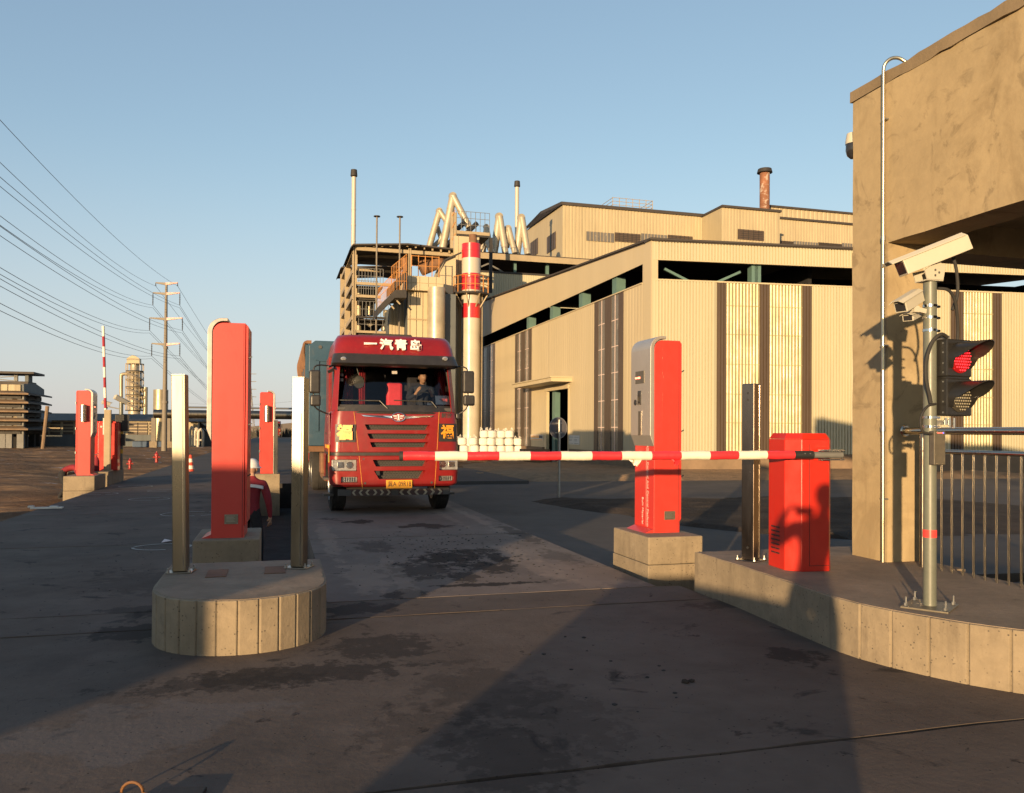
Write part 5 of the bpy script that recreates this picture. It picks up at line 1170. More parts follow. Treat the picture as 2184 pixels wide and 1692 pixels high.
# ------------------------------------------------------------------ upper hall on the skyline
def block(G, p_tl, p_tr, b0, depth, zb, name, m='cladding_far', gable=None, roofm='roof_dark', pitch=.35):
    A_, B_ = ON_B(p_tl, b0), ON_B(p_tr, b0); zt = A_.z
    G.put(ribs(Vector((A_.x, b0, 0)), Vector((1, 0, 0)), Vector((0, -1, 0)), B_.x - A_.x, zb, zt, pitch=pitch, depth=.04), name, m)
    G.put(MB().box(A_.x, B_.x, b0 + .03, b0 + .12, zb, zt - .02).box(A_.x + .1, B_.x, b0 + depth - .1, b0 + depth, zb, zt - .02), 'inner_wall', 'inside_dark')
    G.put(MB().box(A_.x - .12, B_.x + .1, b0 - .25, b0 + depth, zt, zt + .22), 'roof', roofm)
    return A_, B_
bU = 76.; zbU = 8.
A_, B_ = ON_B(ZF(352, 158), bU), ON_B(ZF(1220, 205), bU)
t, G = plane_site('upper_hall', 'long cream upper hall with louvred windows on the skyline behind the corrugated hall', 'factory hall', bU, A_.x)
zt = A_.z
G.put(ribs(Vector((A_.x, bU, 0)), Vector((1, 0, 0)), Vector((0, -1, 0)), B_.x - A_.x, zbU, zt, pitch=.35, depth=.04), 'wall_sheet', 'cladding_far')
sd_ = ON_A(ZF(135, 312), A_.x); md_ = ON_A(ZF(232, 212), A_.x)
G.put(MB().add([(A_.x, bU, zbU), (A_.x, sd_.y, zbU), (A_.x, sd_.y, sd_.z), (A_.x, md_.y, md_.z), (A_.x, bU, zt), (A_.x + .2, bU, zbU), (A_.x + .2, sd_.y, zbU), (A_.x + .2, sd_.y, sd_.z), (A_.x + .2, md_.y, md_.z), (A_.x + .2, bU, zt)],
                 [(0, 1, 2, 3, 4), (9, 8, 7, 6, 5), (0, 5, 6, 1), (1, 6, 7, 2)]), 'gable_wall', 'cladding_far')
G.put(MB().add([(A_.x - .2, bU - .2, zt + .0), (B_.x, bU - .2, zt), (B_.x, md_.y, zt + .2), (A_.x - .2, md_.y, md_.z), (A_.x - .2, sd_.y, sd_.z),
                  (A_.x - .2, bU - .2, zt + .3), (B_.x, bU - .2, zt + .3), (B_.x, md_.y, zt + .5), (A_.x - .2, md_.y, md_.z + .3), (A_.x - .2, sd_.y, sd_.z + .3)],
                 [(0, 1, 2, 3), (0, 3, 4), (8, 7, 6, 5), (9, 8, 5), (0, 5, 6, 1), (0, 4, 9, 5), (3, 8, 9, 4)]), 'roof', 'roof_dark')
G.put(MB().box(A_.x + .3, B_.x, bU + .2, bU + .3, zbU, zt - .1), 'lining', 'inside_dark')
def winrow(G, items, b0):
    for (xa, xb, ya, yb, m_, n) in items:
        a_, c_ = ON_B(ZF(xa, ya), b0), ON_B(ZF(xb, yb), b0); z1, z0 = a_.z, c_.z
        w_ = G.put(MB().box(a_.x, c_.x, b0 - .10, b0 - .05, z0, z1), 'window', m_)
        for i in range(1, n): x = a_.x + (c_.x - a_.x) * i / n; G.put(MB().box(x - .03, x + .03, b0 - .13, b0 - .101, z0, z1), 'mullion', 'dark_steel' if m_ == 'brown_sheet' else 'beige_steel', parent=w_)
        if m_ == 'brown_sheet':
            for i in range(1, 5): z = z0 + (z1 - z0) * i / 5; G.put(MB().box(a_.x, c_.x, b0 - .14, b0 - .131, z - .02, z + .02), 'louvre', 'dark_steel', parent=w_)
winrow(G, [(490, 650, 312, 378, 'rooflight', 8), (655, 805, 318, 382, 'brown_sheet', 6), (810, 960, 324, 386, 'rooflight', 8), (965, 1110, 332, 392, 'brown_sheet', 6)], bU)
for (xa, ya, yb, xb) in ((262, 345, 418, 313), (165, 400, 450, 208)):
    q1_, q0_ = ON_A(ZF(xa, ya), A_.x), ON_A(ZF(xb, yb - 30), A_.x); q2_ = ON_A(ZF(xb, yb - 20), A_.x)
    w_ = G.put(MB().box(A_.x - .06, A_.x - .02, q0_.y, q1_.y, q2_.z - .2, q2_.z + 1.5), 'side_window', 'brown_sheet')
    for i in range(1, 4): y = q0_.y + (q1_.y - q0_.y) * i / 4; G.put(MB().box(A_.x - .09, A_.x - .062, y - .08, y + .08, q2_.z - .2, q2_.z + 1.5), 'mullion', 'dark_steel', parent=w_)
# roof railing
q0_, q1_ = ON_B(ZF(645, 172), bU), ON_B(ZF(878, 186), bU)
t2, G2 = plane_site('roof_railing', 'thin roof railing on top of the upper hall', 'railing', bU, q0_.x, q0_.z)
for i in range(7): x = q0_.x + (q1_.x - q0_.x) * i / 6; G2.put(MB().bar((x, bU, zt + .1), (x, bU, zt + 1.25), .05).bar((x - .02, bU + 4, zt + .1), (x - .02, bU + 4, zt + 1.25), .05), 'rail_post', 'beige_steel')
for z in (.5, .85, 1.2): G2.put(MB().bar((q0_.x, bU, zt + z), (q1_.x, bU, zt + z), .04).bar((q0_.x, bU + 4, zt + z), (q1_.x, bU + 4, zt + z), .04).bar((q1_.x, bU, zt + z), (q1_.x, bU + 4, zt + z), .04).bar((q0_.x, bU, zt + z), (q0_.x, bU + 4, zt + z), .04), 'rail', 'beige_steel')
# projecting bay of the upper hall
bV = 72.
A2, B2_ = ON_B(ZF(1285, 172), bV), ON_B(ZF(1622, 190), bV)
t, G = plane_site('hall_bay', 'projecting cream bay of the upper hall with one square louvred window', 'factory hall', bV, A2.x)
block(G, ZF(1285, 172), ZF(1622, 190), bV, 9, 8., 'wall_sheet'); G.put(MB().box(A2.x - .03, A2.x, bV, bV + 9, 8, A2.z - .02), 'side_wall', 'cladding_far')
G.put(MB().box(B2_.x, B2_.x + .03, bV, bV + 9, 8, A2.z - .02), 'side_wall', 'cladding_far')
winrow(G, [(1375, 1527, 298, 370, 'brown_sheet', 5)], bV)
t, G = plane_site('right_hall', 'lower cream hall on the skyline between the projecting bay and the concrete pillar', 'factory hall', 78., ON_B(ZF(1622, 240), 78.).x)
block(G, ZF(1622, 240), ZF(2700, 300), 78., 8, 8., 'wall_sheet')
winrow(G, [(1625, 1700, 366, 398, 'brown_sheet', 3), (1702, 1845, 368, 402, 'rooflight', 9), (1848, 1983, 376, 410, 'brown_sheet', 5), (1985, 2120, 380, 416, 'rooflight', 9)], 78.)
t, G = plane_site('roof_parapet', 'highest pale parapet behind the rusty chimney, right end of the skyline', 'factory hall', 84., ON_B(ZF(1560, 170), 84.).x)
block(G, ZF(1562, 170), ZF(2700, 225), 84., 6, 10., 'wall_sheet', pitch=.6)
# rusty chimney
def chimney(name, label, ptop, b0, rpx, zbot, m, cap='dark_steel', group=None, caph=.5, rings=3):
    q = ON_B(ptop, b0); Y = LW(q.x, q.y).y; r = rpx * Y / FPX
    t = thing(name, label, 'chimney', q.x, b0, zbot, group=group); h = q.z - zbot
    MB().tube([(0, 0, 0), (0, 0, h)], r, 18).build('shaft', m, t, smooth=True, ang=50)
    MB().lathe([(r * 1.0, h - caph), (r * 1.55, h - caph * .85), (r * 1.35, h + caph * .1), (r * .6, h + caph * .12)], 16).build('cap', cap, t, smooth=True, ang=40)
    for k in range(rings): z = h * (.25 + .5 * k / max(1, rings)); MB().tube([(0, 0, z), (0, 0, z + .12)], r * 1.08, 18).build('flange', m, t, smooth=True, ang=50)
    return t
chimney('rusty_chimney', 'short rusty brown chimney on the skyline at the right', (1631, 362), 81., 10.5, 14., 'rust_stack', caph=.45)
chimney('steel_chimney', 'tall thin cream chimney with black cap above the steel frame, left of the stack', (755, 364), 63., 4.8, 14., 'stack_white', group='slim steel chimneys')
chimney('steel_chimney', 'slim cream chimney with black cap among the slanted ducts, right of the stack', (1103, 388), 71., 4.3, 14., 'stack_white', group='slim steel chimneys')
# ------------------------------------------------------------------ red and white stack
bK = 56.; q = ON_B(ZI(1395, 780), bK); YK = LW(q.x, bK).y; R_ = 20.2 * YK / FPX
t = thing('banded_stack', 'red and white banded steel stack with a round orange-railed platform', 'stack', q.x, bK, -.35)
def KZ(y): return ON_B(ZI(1395, y), bK).z + .35
edges_ = [(0, 'white'), (KZ(1487), 'red'), (KZ(1350), 'white'), (KZ(1222), 'red'), (KZ(1066), 'white'), (KZ(920), 'red'), (KZ(782), None)]
for (z0, m_), (z1, _) in zip(edges_[:-1], edges_[1:]):
    MB().tube([(0, 0, z0), (0, 0, z1 - .004)], R_, 32).build(m_ + '_band', 'stack_' + m_, t, smooth=True, ang=50)
for z in (KZ(850), KZ(1150), KZ(1420), KZ(1487) - 2.2, KZ(1487) - 4.2, KZ(1487) - 6): MB().tube([(0, 0, z), (0, 0, z + .05)], R_ * 1.03, 32).build('weld_flange', 'stack_red' if z > KZ(1487) else 'stack_white', t, smooth=True, ang=50)
MB().tube([(.12, 0, KZ(782)), (.12, 0, KZ(690))], R_ * .42, 20).build('inner_flue', 'rust_brown', t, smooth=True, ang=50)
zp = KZ(1255); rp = R_ * 1.9
MB().lathe([(R_ * 1.0, zp - .05), (rp, zp - .08), (rp, zp + .04), (R_ * 1.0, zp + .05)], 36).build('platform', 'dark_steel', t, ang=40)
for k in range(8):
    a_ = 2 * math.pi * k / 8 + .3; c_, s_ = math.cos(a_), math.sin(a_)
    MB().bar((rp * .95 * c_, rp * .95 * s_, zp - .08), (R_ * c_, R_ * s_, zp - .95), .07).build('bracket', 'beige_steel', t)
for k in range(12):
    a_ = 2 * math.pi * k / 12; c_, s_ = math.cos(a_), math.sin(a_); MB().bar((rp * .98 * c_, rp * .98 * s_, zp), (rp * .98 * c_, rp * .98 * s_, zp + 1.15), .055).build('rail_post', 'orange_rail', t)
for z in (.55, 1.15): MB().tube([(rp * .98 * math.cos(2 * math.pi * k / 36), rp * .98 * math.sin(2 * math.pi * k / 36), zp + z) for k in range(37)], .026, 6).build('rail', 'orange_rail', t, smooth=True)
MB().bar((R_ + .1, -.2, 2), (R_ + .1, -.2, zp), .05).bar((R_ + .1, .2, 2), (R_ + .1, .2, zp), .05).build('ladder', 'beige_steel', t)
# high maintenance platform over the stack
bP = 60.; L0_, L1_ = ON_B(ZV(590, 722), bP), ON_B(ZV(1145, 745), bP)
t, G = plane_site('maintenance_platform', 'dark steel platform with thin railings right above the banded stack', 'platform', bP, L0_.x, L0_.z)
zq = L0_.z; G.put(MB().box(L0_.x, L1_.x, bP, bP + 4.5, zq - .35, zq - .02), 'deck', 'dark_steel'); G.put(MB().box(L0_.x, L1_.x, bP - .06, bP - .002, zq - .22, zq + .02), 'edge_beam', 'beige_steel')
for i in range(8):
    x = L0_.x + (L1_.x - L0_.x) * i / 7; G.put(MB().bar((x, bP, zq), (x, bP, zq + 1.5), .035).bar((x, bP + 4.4, zq), (x, bP + 4.4, zq + 1.5), .035), 'rail_post', 'grey_steel')
for z in (.5, 1., 1.5): G.put(MB().bar((L0_.x, bP, zq + z), (L1_.x, bP, zq + z), .03).bar((L0_.x, bP + 4.4, zq + z), (L1_.x, bP + 4.4, zq + z), .03), 'rail', 'grey_steel')
for zx in (517, 572, 1180):
    x = ON_B(ZV(zx, 900), bP).x; G.put(MB().box(x - .11, x + .11, bP + .1, bP + .32, 12, zq + (1.4 if zx < 1000 else -.3)), 'leg', 'beige_steel' if zx < 1000 else 'dark_steel')
for k in range(5): z = zq - 2.5 + k * .9; G.put(MB().bar((ON_B(ZV(517, 900), bP).x, bP + .1, z), (ON_B(ZV(572, 900), bP).x, bP + .1, z + .5), .05), 'cross_brace', 'orange_rail')
G.put(MB().bar(ON_B(ZV(595, 765), bP + 1), ON_B(ZV(740, 945), bP + 1), .05), 'diagonal', 'dark_steel')
for zx in (640, 850): q = ON_B(ZV(zx, 680), bP + 1); G.put(MB().tube([(q.x - .45, bP + 1, zq + .1), (q.x + .4, bP + 1, zq + .95)], .19, 8), 'motor', 'black_plastic', smooth=True)
# slanted exhaust ducts, each pair a thing of its own
bD = 68.
def vduct(label, apex, feet, rpx, b0=bD, extra=None):
    A_ = ON_B(ZV(*apex), b0); Y = LW(A_.x, b0).y; r = 1.4 * rpx / 5.46 / 1.446 * Y / FPX
    t, G = plane_site('exhaust_duct', label, 'duct', b0, A_.x, A_.z - 8, group='slanted exhaust ducts above the roofs')
    for i, f_ in enumerate(feet):
        F = ON_B(ZV(*f_), b0); F.y -= .7 * i; n = 6; o = G.put(MB().tube([A_ + Vector((0, -.1 * i, 0)), F], r * (1 if i == 0 else .86), 18), 'duct_leg', 'duct_metal', smooth=True, ang=50)
        for k in range(1, 4): c_ = A_.lerp(F, k / 4.); d_ = (F - A_).normalized() * .05; G.put(MB().tube([c_ - d_, c_ + d_], r * (1.05 if i == 0 else .92), 18), 'duct_flange', 'duct_metal', parent=o, smooth=True, ang=50)
    G.put(MB().tube([A_ - (ON_B(ZV(*feet[0]), b0) - A_).normalized() * .05, A_ + Vector((0, .3, r * .35))], r * 1.02, 18), 'elbow', 'duct_metal', smooth=True)
    if extra:
        pts = [ON_B(ZV(*p), b0 + .6) for p in extra]; G.put(MB().tube(pts, r * .8, 16), 'branch_duct', 'duct_metal', smooth=True, ang=50)
    return t
vduct('tallest slanted silver duct pair peaking just left of the platform', (530, 145), ((355, 1015), (770, 700)), 46, 62)
vduct('leftmost silver duct pair with a branch, rising over the steel frame roof', (302, 395), ((125, 1010), (500, 760)), 38, 63, extra=((250, 690), (265, 660), (330, 860), (190, 1000)))
vduct('silver duct pair stained brown, second from the right behind the platform', (1312, 490), ((1215, 1130), (1378, 1140)), 46)
vduct('short silver duct pair between the two taller right-hand pairs', (1462, 690), ((1425, 1000), (1535, 1130)), 40)
vduct('rightmost silver duct pair beside the slim cream chimney', (1684, 510), ((1600, 1150), (1748, 1150)), 46)
vduct('small duct pair directly right of the high platform, above the shed roof', (1094, 660), ((1035, 1110), (1150, 1120)), 32, 67)
vduct('low dark duct pair behind the legs of the high platform', (640, 860), ((620, 1020), (700, 1030)), 20, 67)
vduct('low silver duct pair seen just right of the stack top', (1070, 860), ((1000, 1040), (1120, 1110)), 24, 66)

# ------------------------------------------------------------------ open steel frame tower left of the stack
bT = 58.
def J(x, y, b=bT): return ON_B(ZJ(x, y), b)
mainc = J(212, 900)
t, G = plane_site('steel_frame_tower', 'open beige steel frame tower with tanks and floors behind the truck', 'process tower', bT, mainc.x, -.35)
def col(x, w, y_top, b0=bT, z0=-.35, m='beige_steel', d=None):
    q = J(x, y_top, b0); W = w / 4.833 / 1.446 * LW(q.x, b0).y / FPX; d = d or W
    o = G.put(MB().box(q.x - W / 2, q.x - W / 2 + .06, b0, b0 + d, z0, q.z).box(q.x + W / 2 - .06, q.x + W / 2, b0, b0 + d, z0, q.z).box(q.x - W / 2 + .06, q.x + W / 2 - .06, b0 + d * .42, b0 + d * .55, z0, q.z), 'column', m); return q
col(214, 44, 270); col(1035, 40, 320, z0=6)
# side columns recede along the lane direction
for zx, ytop in ((108, 500), (38, 620)):
    b_ = ON_A(ZJ(zx, 900), mainc.x).y; q = ON_B(ZJ(zx, ytop), b_); W = .42; G.put(MB().box(mainc.x - W / 2, mainc.x + W / 2, b_, b_ + W, -.35, q.z), 'column', 'beige_steel')
    G.put(MB().box(mainc.x + 4.4, mainc.x + 4.8, b_, b_ + W, -.35, q.z), 'column', 'beige_steel')
G.put(MB().box(mainc.x - .1, mainc.x + .25, bT + .9, bT + 1.2, -.35, J(212, 320).z), 'column', 'beige_steel')
bE = ON_A(ZJ(38, 900), mainc.x).y + .5
def beam(xa, xb, ya, yb, b0=bT, m='beige_steel', d=.25):
    a_, c_ = J(xa, ya, b0), J(xb, ya, b0); z0 = J(xa, yb, b0).z; G.put(MB().box(a_.x, c_.x, b0 + .03, b0 + .03 + d, z0, a_.z), 'beam', m)
beam(236, 1780, 292, 345); beam(236, 1620, 398, 432, bT + 3, 'beige_steel'); beam(236, 960, 508, 545, bT + 5, 'grey_steel')
beam(236, 750, 815, 856); beam(236, 600, 1005, 1045); beam(236, 990, 1540, 1575); beam(236, 720, 1325, 1352, bT, 'dark_steel')
beam(280, 830, 622, 655, bT + 5, 'beige_steel')
# side beams and floors
for zy in (330, 640, 835, 1030, 1340, 1550):
    z = J(212, zy).z; G.put(MB().box(mainc.x - .15, mainc.x + .15, bT + .45, bE, z - .15, z + .15), 'side_beam', 'beige_steel')
for zy, xr in ((856, 640), (1045, 560), (1352, 715), (1580, 990)):
    z = J(212, zy).z; x1 = J(xr, zy).x; G.put(MB().box(mainc.x + .2, x1, bT + .3, bE, z - .12, z - .02), 'floor', 'dark_steel')
    for i in range(9): x = mainc.x + .3 + (x1 - mainc.x - .3) * i / 8; G.put(MB().bar((x, bT + .15, z + .15), (x, bT + .15, z + 1.2), .035), 'rail_post', 'grey_steel')
    for h_ in (.65, 1.2): G.put(MB().bar((mainc.x + .2, bT + .15, z + h_), (x1, bT + .15, z + h_), .03), 'rail', 'grey_steel')
# roofs
for (pts_, b0, dp) in (([(150, 300), (190, 250), (1010, 243), (1790, 332)], bT - .4, 7), ([(0, 610), (20, 590), (740, 575), (940, 600)], bT + 9, 5)):
    P_ = [J(x, y, b0) for x, y in pts_]; n = len(P_)
    vs = [(p.x, p.y, p.z) for p in P_] + [(p.x, p.y, p.z - .10) for p in P_]; vs += [(x, y + dp, z) for x, y, z in vs]
    fs = []
    for i in range(n - 1): fs += [(i, i + 1, n + i + 1, n + i), (2 * n + i, 2 * n + i + 1, i + 1, i), (n + i, n + i + 1, 3 * n + i + 1, 3 * n + i), (2 * n + n + i, 2 * n + n + i + 1, 2 * n + i + 1, 2 * n + i)]
    G.put(MB().add(vs, fs), 'roof_sheet', 'roof_dark')
for i in range(11):
    x = 370 + i * 125; q = J(x, 250 + (0 if x < 1000 else (x - 1000) * .115)); G.put(MB().box(q.x - .06, q.x + .06, bT - .1, bT + .02, J(x, 300).z - (0 if x < 1000 else (x - 1000) / 780 * .6), q.z - .12), 'purlin_cleat', 'beige_steel')
# tanks on the floors
for (xa, xb, ya, yb, b_) in ((240, 318, 1115, 1320, 2.6), (366, 520, 1115, 1315, 2.2), (240, 318, 1400, 1540, 2.6), (612, 724, 1400, 1545, 2.0), (240, 330, 925, 1000, 2.6), (640, 724, 1240, 1330, 2.4)):
    a_, c_ = J(xa, ya, bT + b_), J(xb, yb, bT + b_); r = (c_.x - a_.x) / 2; G.put(MB().lathe([(r * .05, a_.z + r * .12), (r, a_.z), (r, c_.z)], 24, ((a_.x + c_.x) / 2, bT + b_ + r, 0)), 'tank', 'tower_metal', smooth=True, ang=40)
G.put(MB().tube([J(360, 1400, bT + 1.5), J(440, 1460, bT + 1.5), J(510, 1400, bT + 1.5)], .22, 10), 'hopper_duct', 'duct_metal', smooth=True)
G.put(MB().tube([J(1270, 480, bT + 3), J(1240, 640, bT + 3)], .45, 14).tube([J(1480, 480, bT + 1), J(1490, 530, bT + 1), J(1200, 650, bT + 1)], .42, 14), 'process_duct', 'rust_brown', smooth=True)
G.put(MB().tube([J(960, 470, bT + 1), J(990, 620, bT + 1), J(960, 740, bT + 1)], .3, 10), 'rust_duct', 'rust_brown', smooth=True)
# thin masts
for x, y0, lab in ((804, 462, 'left thin mast in front of the steel frame tower'), (853, 463, 'right thin mast in front of the steel frame tower')):
    q = ON_B((x, y0), 55.); tm = thing('mast', lab, 'mast', q.x, 55., -.35, group='thin masts'); MB().tube([(0, 0, 0), (0, 0, q.z + .35)], .055, 8).build('pole', 'pylon_grey', tm, smooth=True); MB().lathe([(.001, 0), (.22, -.03), (.22, .02), (.05, .06)], 12, (0, 0, q.z + .36)).build('cap', 'dark_steel', tm)

# ------------------------------------------------------------------ filter house
bF = 54.
fa, fc = ON_B(ZJ(997, 720), bF), ON_B(ZJ(1530, 700), bF)
t, G = plane_site('filter_house', 'beige panelled filter house with a fat vertical duct, between tower and stack', 'filter house', bF, fa.x, -.35)
zt_, zb_ = fa.z, ON_B(ZJ(997, 940), bF).z; zm_ = ON_B(ZJ(997, 828), bF).z
xs2 = [ON_B(ZJ(x, 800), bF).x for x in (997, 1055, 1185, 1315, 1430, 1530)]
for i in range(5):
    for z0, z1 in ((zb_, zm_), (zm_, zt_)): G.put(MB().box(xs2[i] + .015, xs2[i + 1] - .015, bF, bF + .08, z0 + .015, z1 - .015), 'panel', 'beige_steel' if False else 'cladding_smooth', bevel=.01)
G.put(MB().box(xs2[0] + .02, xs2[-1] - .02, bF + .05, bF + 3.8, zb_ + .02, zt_ - .02), 'box_core', 'cladding_smooth')
for k in range(3): G.put(MB().box(xs2[-1] - .015, xs2[-1] + .03, bF + .02 + k * 1.27, bF + 1.26 + k * 1.27, zb_ + .02, zt_ - .02), 'panel', 'cladding_smooth', bevel=.01)
# hipped top right of the box
hx0 = xs2[-2] + .1
G.put(MB().prism([(ON_B(ZJ(1425, 690), bF + 2).x, zt_), (ON_B(ZJ(1560, 500), bF + 2).x, ON_B(ZJ(1560, 500), bF + 2).z), (ON_B(ZJ(1720, 430), bF + 2).x, ON_B(ZJ(1720, 430), bF + 2).z), (ON_B(ZJ(1720, 700), bF + 2).x, zt_ - 1.2)], bF + 2, bF + 5, 'y'), 'gable_end', 'cladding_smooth')
G.put(MB().bar(ON_B(ZJ(1425, 690), bF + 1.9), ON_B(ZJ(1545, 500), bF + 1.9), .2, .1).bar(ON_B(ZJ(1545, 500), bF + 1.9), ON_B(ZJ(1800, 385), bF + 1.9), .2, .1), 'gable_trim', 'dark_steel')
xl = [ON_B(ZJ(x, 1200), bF + .5).x for x in (1000, 1040, 1135, 1230, 1312)]
for i in range(4): G.put(MB().box(xl[i] + .02, xl[i + 1] - .02, bF + .5, bF + .6, -.35, zb_ - .02), 'lower_panel', 'cladding_smooth')
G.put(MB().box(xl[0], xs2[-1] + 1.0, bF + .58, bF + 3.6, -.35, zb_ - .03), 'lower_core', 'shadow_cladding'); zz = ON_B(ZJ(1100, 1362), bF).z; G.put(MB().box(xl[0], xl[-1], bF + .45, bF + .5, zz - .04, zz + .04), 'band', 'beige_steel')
cq = ON_B(ZJ(1440, 1000), bF - .2); cr = 132 / 4.833 / 1.446 * LW(cq.x, bF).y / FPX; ztc = ON_B(ZJ(1440, 900), bF - .2).z
G.put(MB().tube([(cq.x, bF + cr - .5, -.35), (cq.x, bF + cr - .5, ztc)], cr, 32), 'main_duct', 'duct_metal', smooth=True, ang=50)
for zy in (1015, 1430): z = ON_B(ZJ(1440, zy), bF - .2).z; G.put(MB().tube([(cq.x, bF + cr - .5, z - .04), (cq.x, bF + cr - .5, z + .04)], cr * 1.03, 32), 'duct_flange', 'duct_metal', smooth=True, ang=50)
# corrugated wall with sloping roof on the left of it
P1, P2, P3 = ON_B(ZJ(728, 1215), bF + 2), ON_B(ZJ(990, 1030), bF + 2), ON_B(ZJ(990, 940), bF + 2)
def ztop(s_): return P1.z + (P3.z - P1.z) * min(1, s_ / (P2.x - P1.x))
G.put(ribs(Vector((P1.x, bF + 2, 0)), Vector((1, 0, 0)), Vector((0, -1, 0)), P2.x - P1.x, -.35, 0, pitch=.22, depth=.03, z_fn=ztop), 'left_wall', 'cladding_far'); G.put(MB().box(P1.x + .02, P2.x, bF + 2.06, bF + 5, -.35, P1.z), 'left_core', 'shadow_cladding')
P4, P5 = ON_B(ZJ(1690, 1390), bF + 3), ON_B(ZJ(1815, 1390), bF + 3)
G.put(MB().box(P4.x, P4.x + (P5.x - P4.x) * .48, bF + 3, bF + 3.4, -.35, P4.z + 6).box(P4.x + (P5.x - P4.x) * .52, P5.x + 1.2, bF + 3.01, bF + 3.4, -.35, P4.z + 6), 'rear_panel', 'cladding_smooth')
# top railing
zz = zt_
for i in range(5): x = xs2[0] + .3 + (xs2[-2] - xs2[0] - .1) * i / 4; G.put(MB().bar((x, bF + .2, zz), (x, bF + .2, zz + 1.4), .05), 'rail_post', 'orange_rail')
for h_ in (.7, 1.35): G.put(MB().bar((xs2[0] + .3, bF + .2, zz + h_), (xs2[-2] + .2, bF + .2, zz + h_), .04), 'rail', 'orange_rail')
# stair with orange balustrade
t, G = plane_site('steel_stair', 'steel stair flights coloured shade-dark with close orange balusters in front of the frame tower', 'stair', bF + .5, fa.x - 3, 0)
bs_ = bF - 1.2
def flight(pa, pb, thick_px, step_n, bal_h):
    A_, B_ = ON_B(ZJ(*pa), bs_), ON_B(ZJ(*pb), bs_)
    G.put(MB().add([(A_.x, bs_, A_.z), (B_.x, bs_, B_.z), (B_.x, bs_ + 2.6, B_.z), (A_.x, bs_ + 2.6, A_.z), (A_.x, bs_, A_.z - .5), (B_.x, bs_, B_.z - .5), (B_.x, bs_ + 2.6, B_.z - .5), (A_.x, bs_ + 2.6, A_.z - .5)],
                     [(0, 1, 2, 3), (7, 6, 5, 4), (0, 4, 5, 1), (1, 5, 6, 2), (2, 6, 7, 3), (3, 7, 4, 0)]), 'flight', 'dark_steel')  # near-black colour stands in for the shaded underside of the flight
    for i in range(step_n + 1):
        p = A_.lerp(B_, i / step_n); G.put(MB().bar((p.x, bs_, p.z), (p.x, bs_, p.z + bal_h), .03), 'baluster', 'orange_rail')
    for h_ in (bal_h * .5, bal_h): G.put(MB().bar((A_.x, bs_, A_.z + h_), (B_.x, bs_, B_.z + h_), .035), 'handrail', 'orange_rail')
flight((560, 1195), (805, 945), 10, 13, 1.15); flight((805, 942), (985, 942), 10, 5, 1.15); flight((760, 850), (985, 660), 10, 9, 1.1)
for (xa, ya, xb, yb) in ((700, 1120, 800, 1225), (782, 1040, 888, 1155), (860, 945, 972, 1070)): G.put(MB().bar(ON_B(ZJ(xa, ya), bs_ + .4), ON_B(ZJ(xb, yb), bs_ + .4), .09), 'strut', 'beige_steel')

# ------------------------------------------------------------------ white bulk bags
YB = 52.; BS = 52 / 45.5
bag0 = None
def make_bag(label):
    t = thing('bulk_bag', label, 'bag', group='stacked white bulk bags beside the stack')
    rnd = random.Random(2); mb = MB(); n = 20; prof = [(.16, .0), (.235, .03), (.255, .12), (.25, .24), (.258, .33), (.225, .385), (.10, .42), (.001, .43)]
    for r, z in prof:
        for j in range(n):
            q = 2 * math.pi * j / n; sq = 1 / max(abs(math.cos(q)), abs(math.sin(q))) ; k = r * (1 + .11 * (sq - 1) * 2) + .006 * math.sin(5 * q + z * 20) + rnd.uniform(-.004, .004)
            mb.v.append(Vector((k * math.cos(q), k * math.sin(q), z)))
    for i in range(len(prof) - 1):
        for j in range(n): a = i * n + j; b = i * n + (j + 1) % n; mb.f.append((a, b, b + n, a + n))
    mb.f.append(tuple(range(n))[::-1]); mb.build('sack', 'bag_white', t, smooth=True)
    return t
bag0 = make_bag('x')
def add_loops(t, seed, up=.22):
    rnd = random.Random(seed)
    for sx in (-1, 1):
        for sy in (-1, 1):
            x, y = sx * .16, sy * .15; hh = up * rnd.uniform(.5, 1.1); tl = rnd.uniform(-.08, .08)
            MB().tube([(x - .06 + .12 * k / 6 + tl * math.sin(math.pi * k / 6), y, .36 + hh * math.sin(math.pi * k / 6)) for k in range(7)], .014, 5).build('lifting_loop', 'bag_white', t, smooth=True)
cols = [(988, 3, 'leftmost'), (1010, 3, 'second from left'), (1031, 4, 'third from left'), (1049, 4, 'fourth from left'), (1067, 4, 'third from right'), (1086, 4, 'second from right'), (1105, 3, 'rightmost')]
lv = {3: ('bottom', 'middle', 'top'), 4: ('bottom', 'second lowest', 'second highest', 'top')}
first = True; rnd = random.Random(21)
for ci, (px, n, nm) in enumerate(cols):
    base = ON_Y((px, 950), YB)
    for r_ in range(n):
        lab = 'white bulk bag, %s in the %s column of the pile' % (lv[n][r_], nm)
        b_ = bag0 if first else copy_tree(bag0); first = False
        b_['label'] = lab; b_.location = (base.x + rnd.uniform(-.03, .03) + (.04 if r_ % 2 else -.02), YB + rnd.uniform(-.05, .05), -.33 + r_ * .412 * BS); b_.scale = (BS, BS, BS); b_.rotation_euler = (rnd.uniform(-.05, .05), rnd.uniform(-.05, .05), rnd.uniform(-.2, .2))
        if r_ == n - 1:
            add_loops(b_, ci * 7 + r_); 
b_ = make_bag('small white bulk bag slumped at the right foot of the pile'); b_.location = (ON_Y((1116, 970), YB).x, YB - .4, -.33); b_.scale = (.9, .9, .8); add_loops(b_, 99)
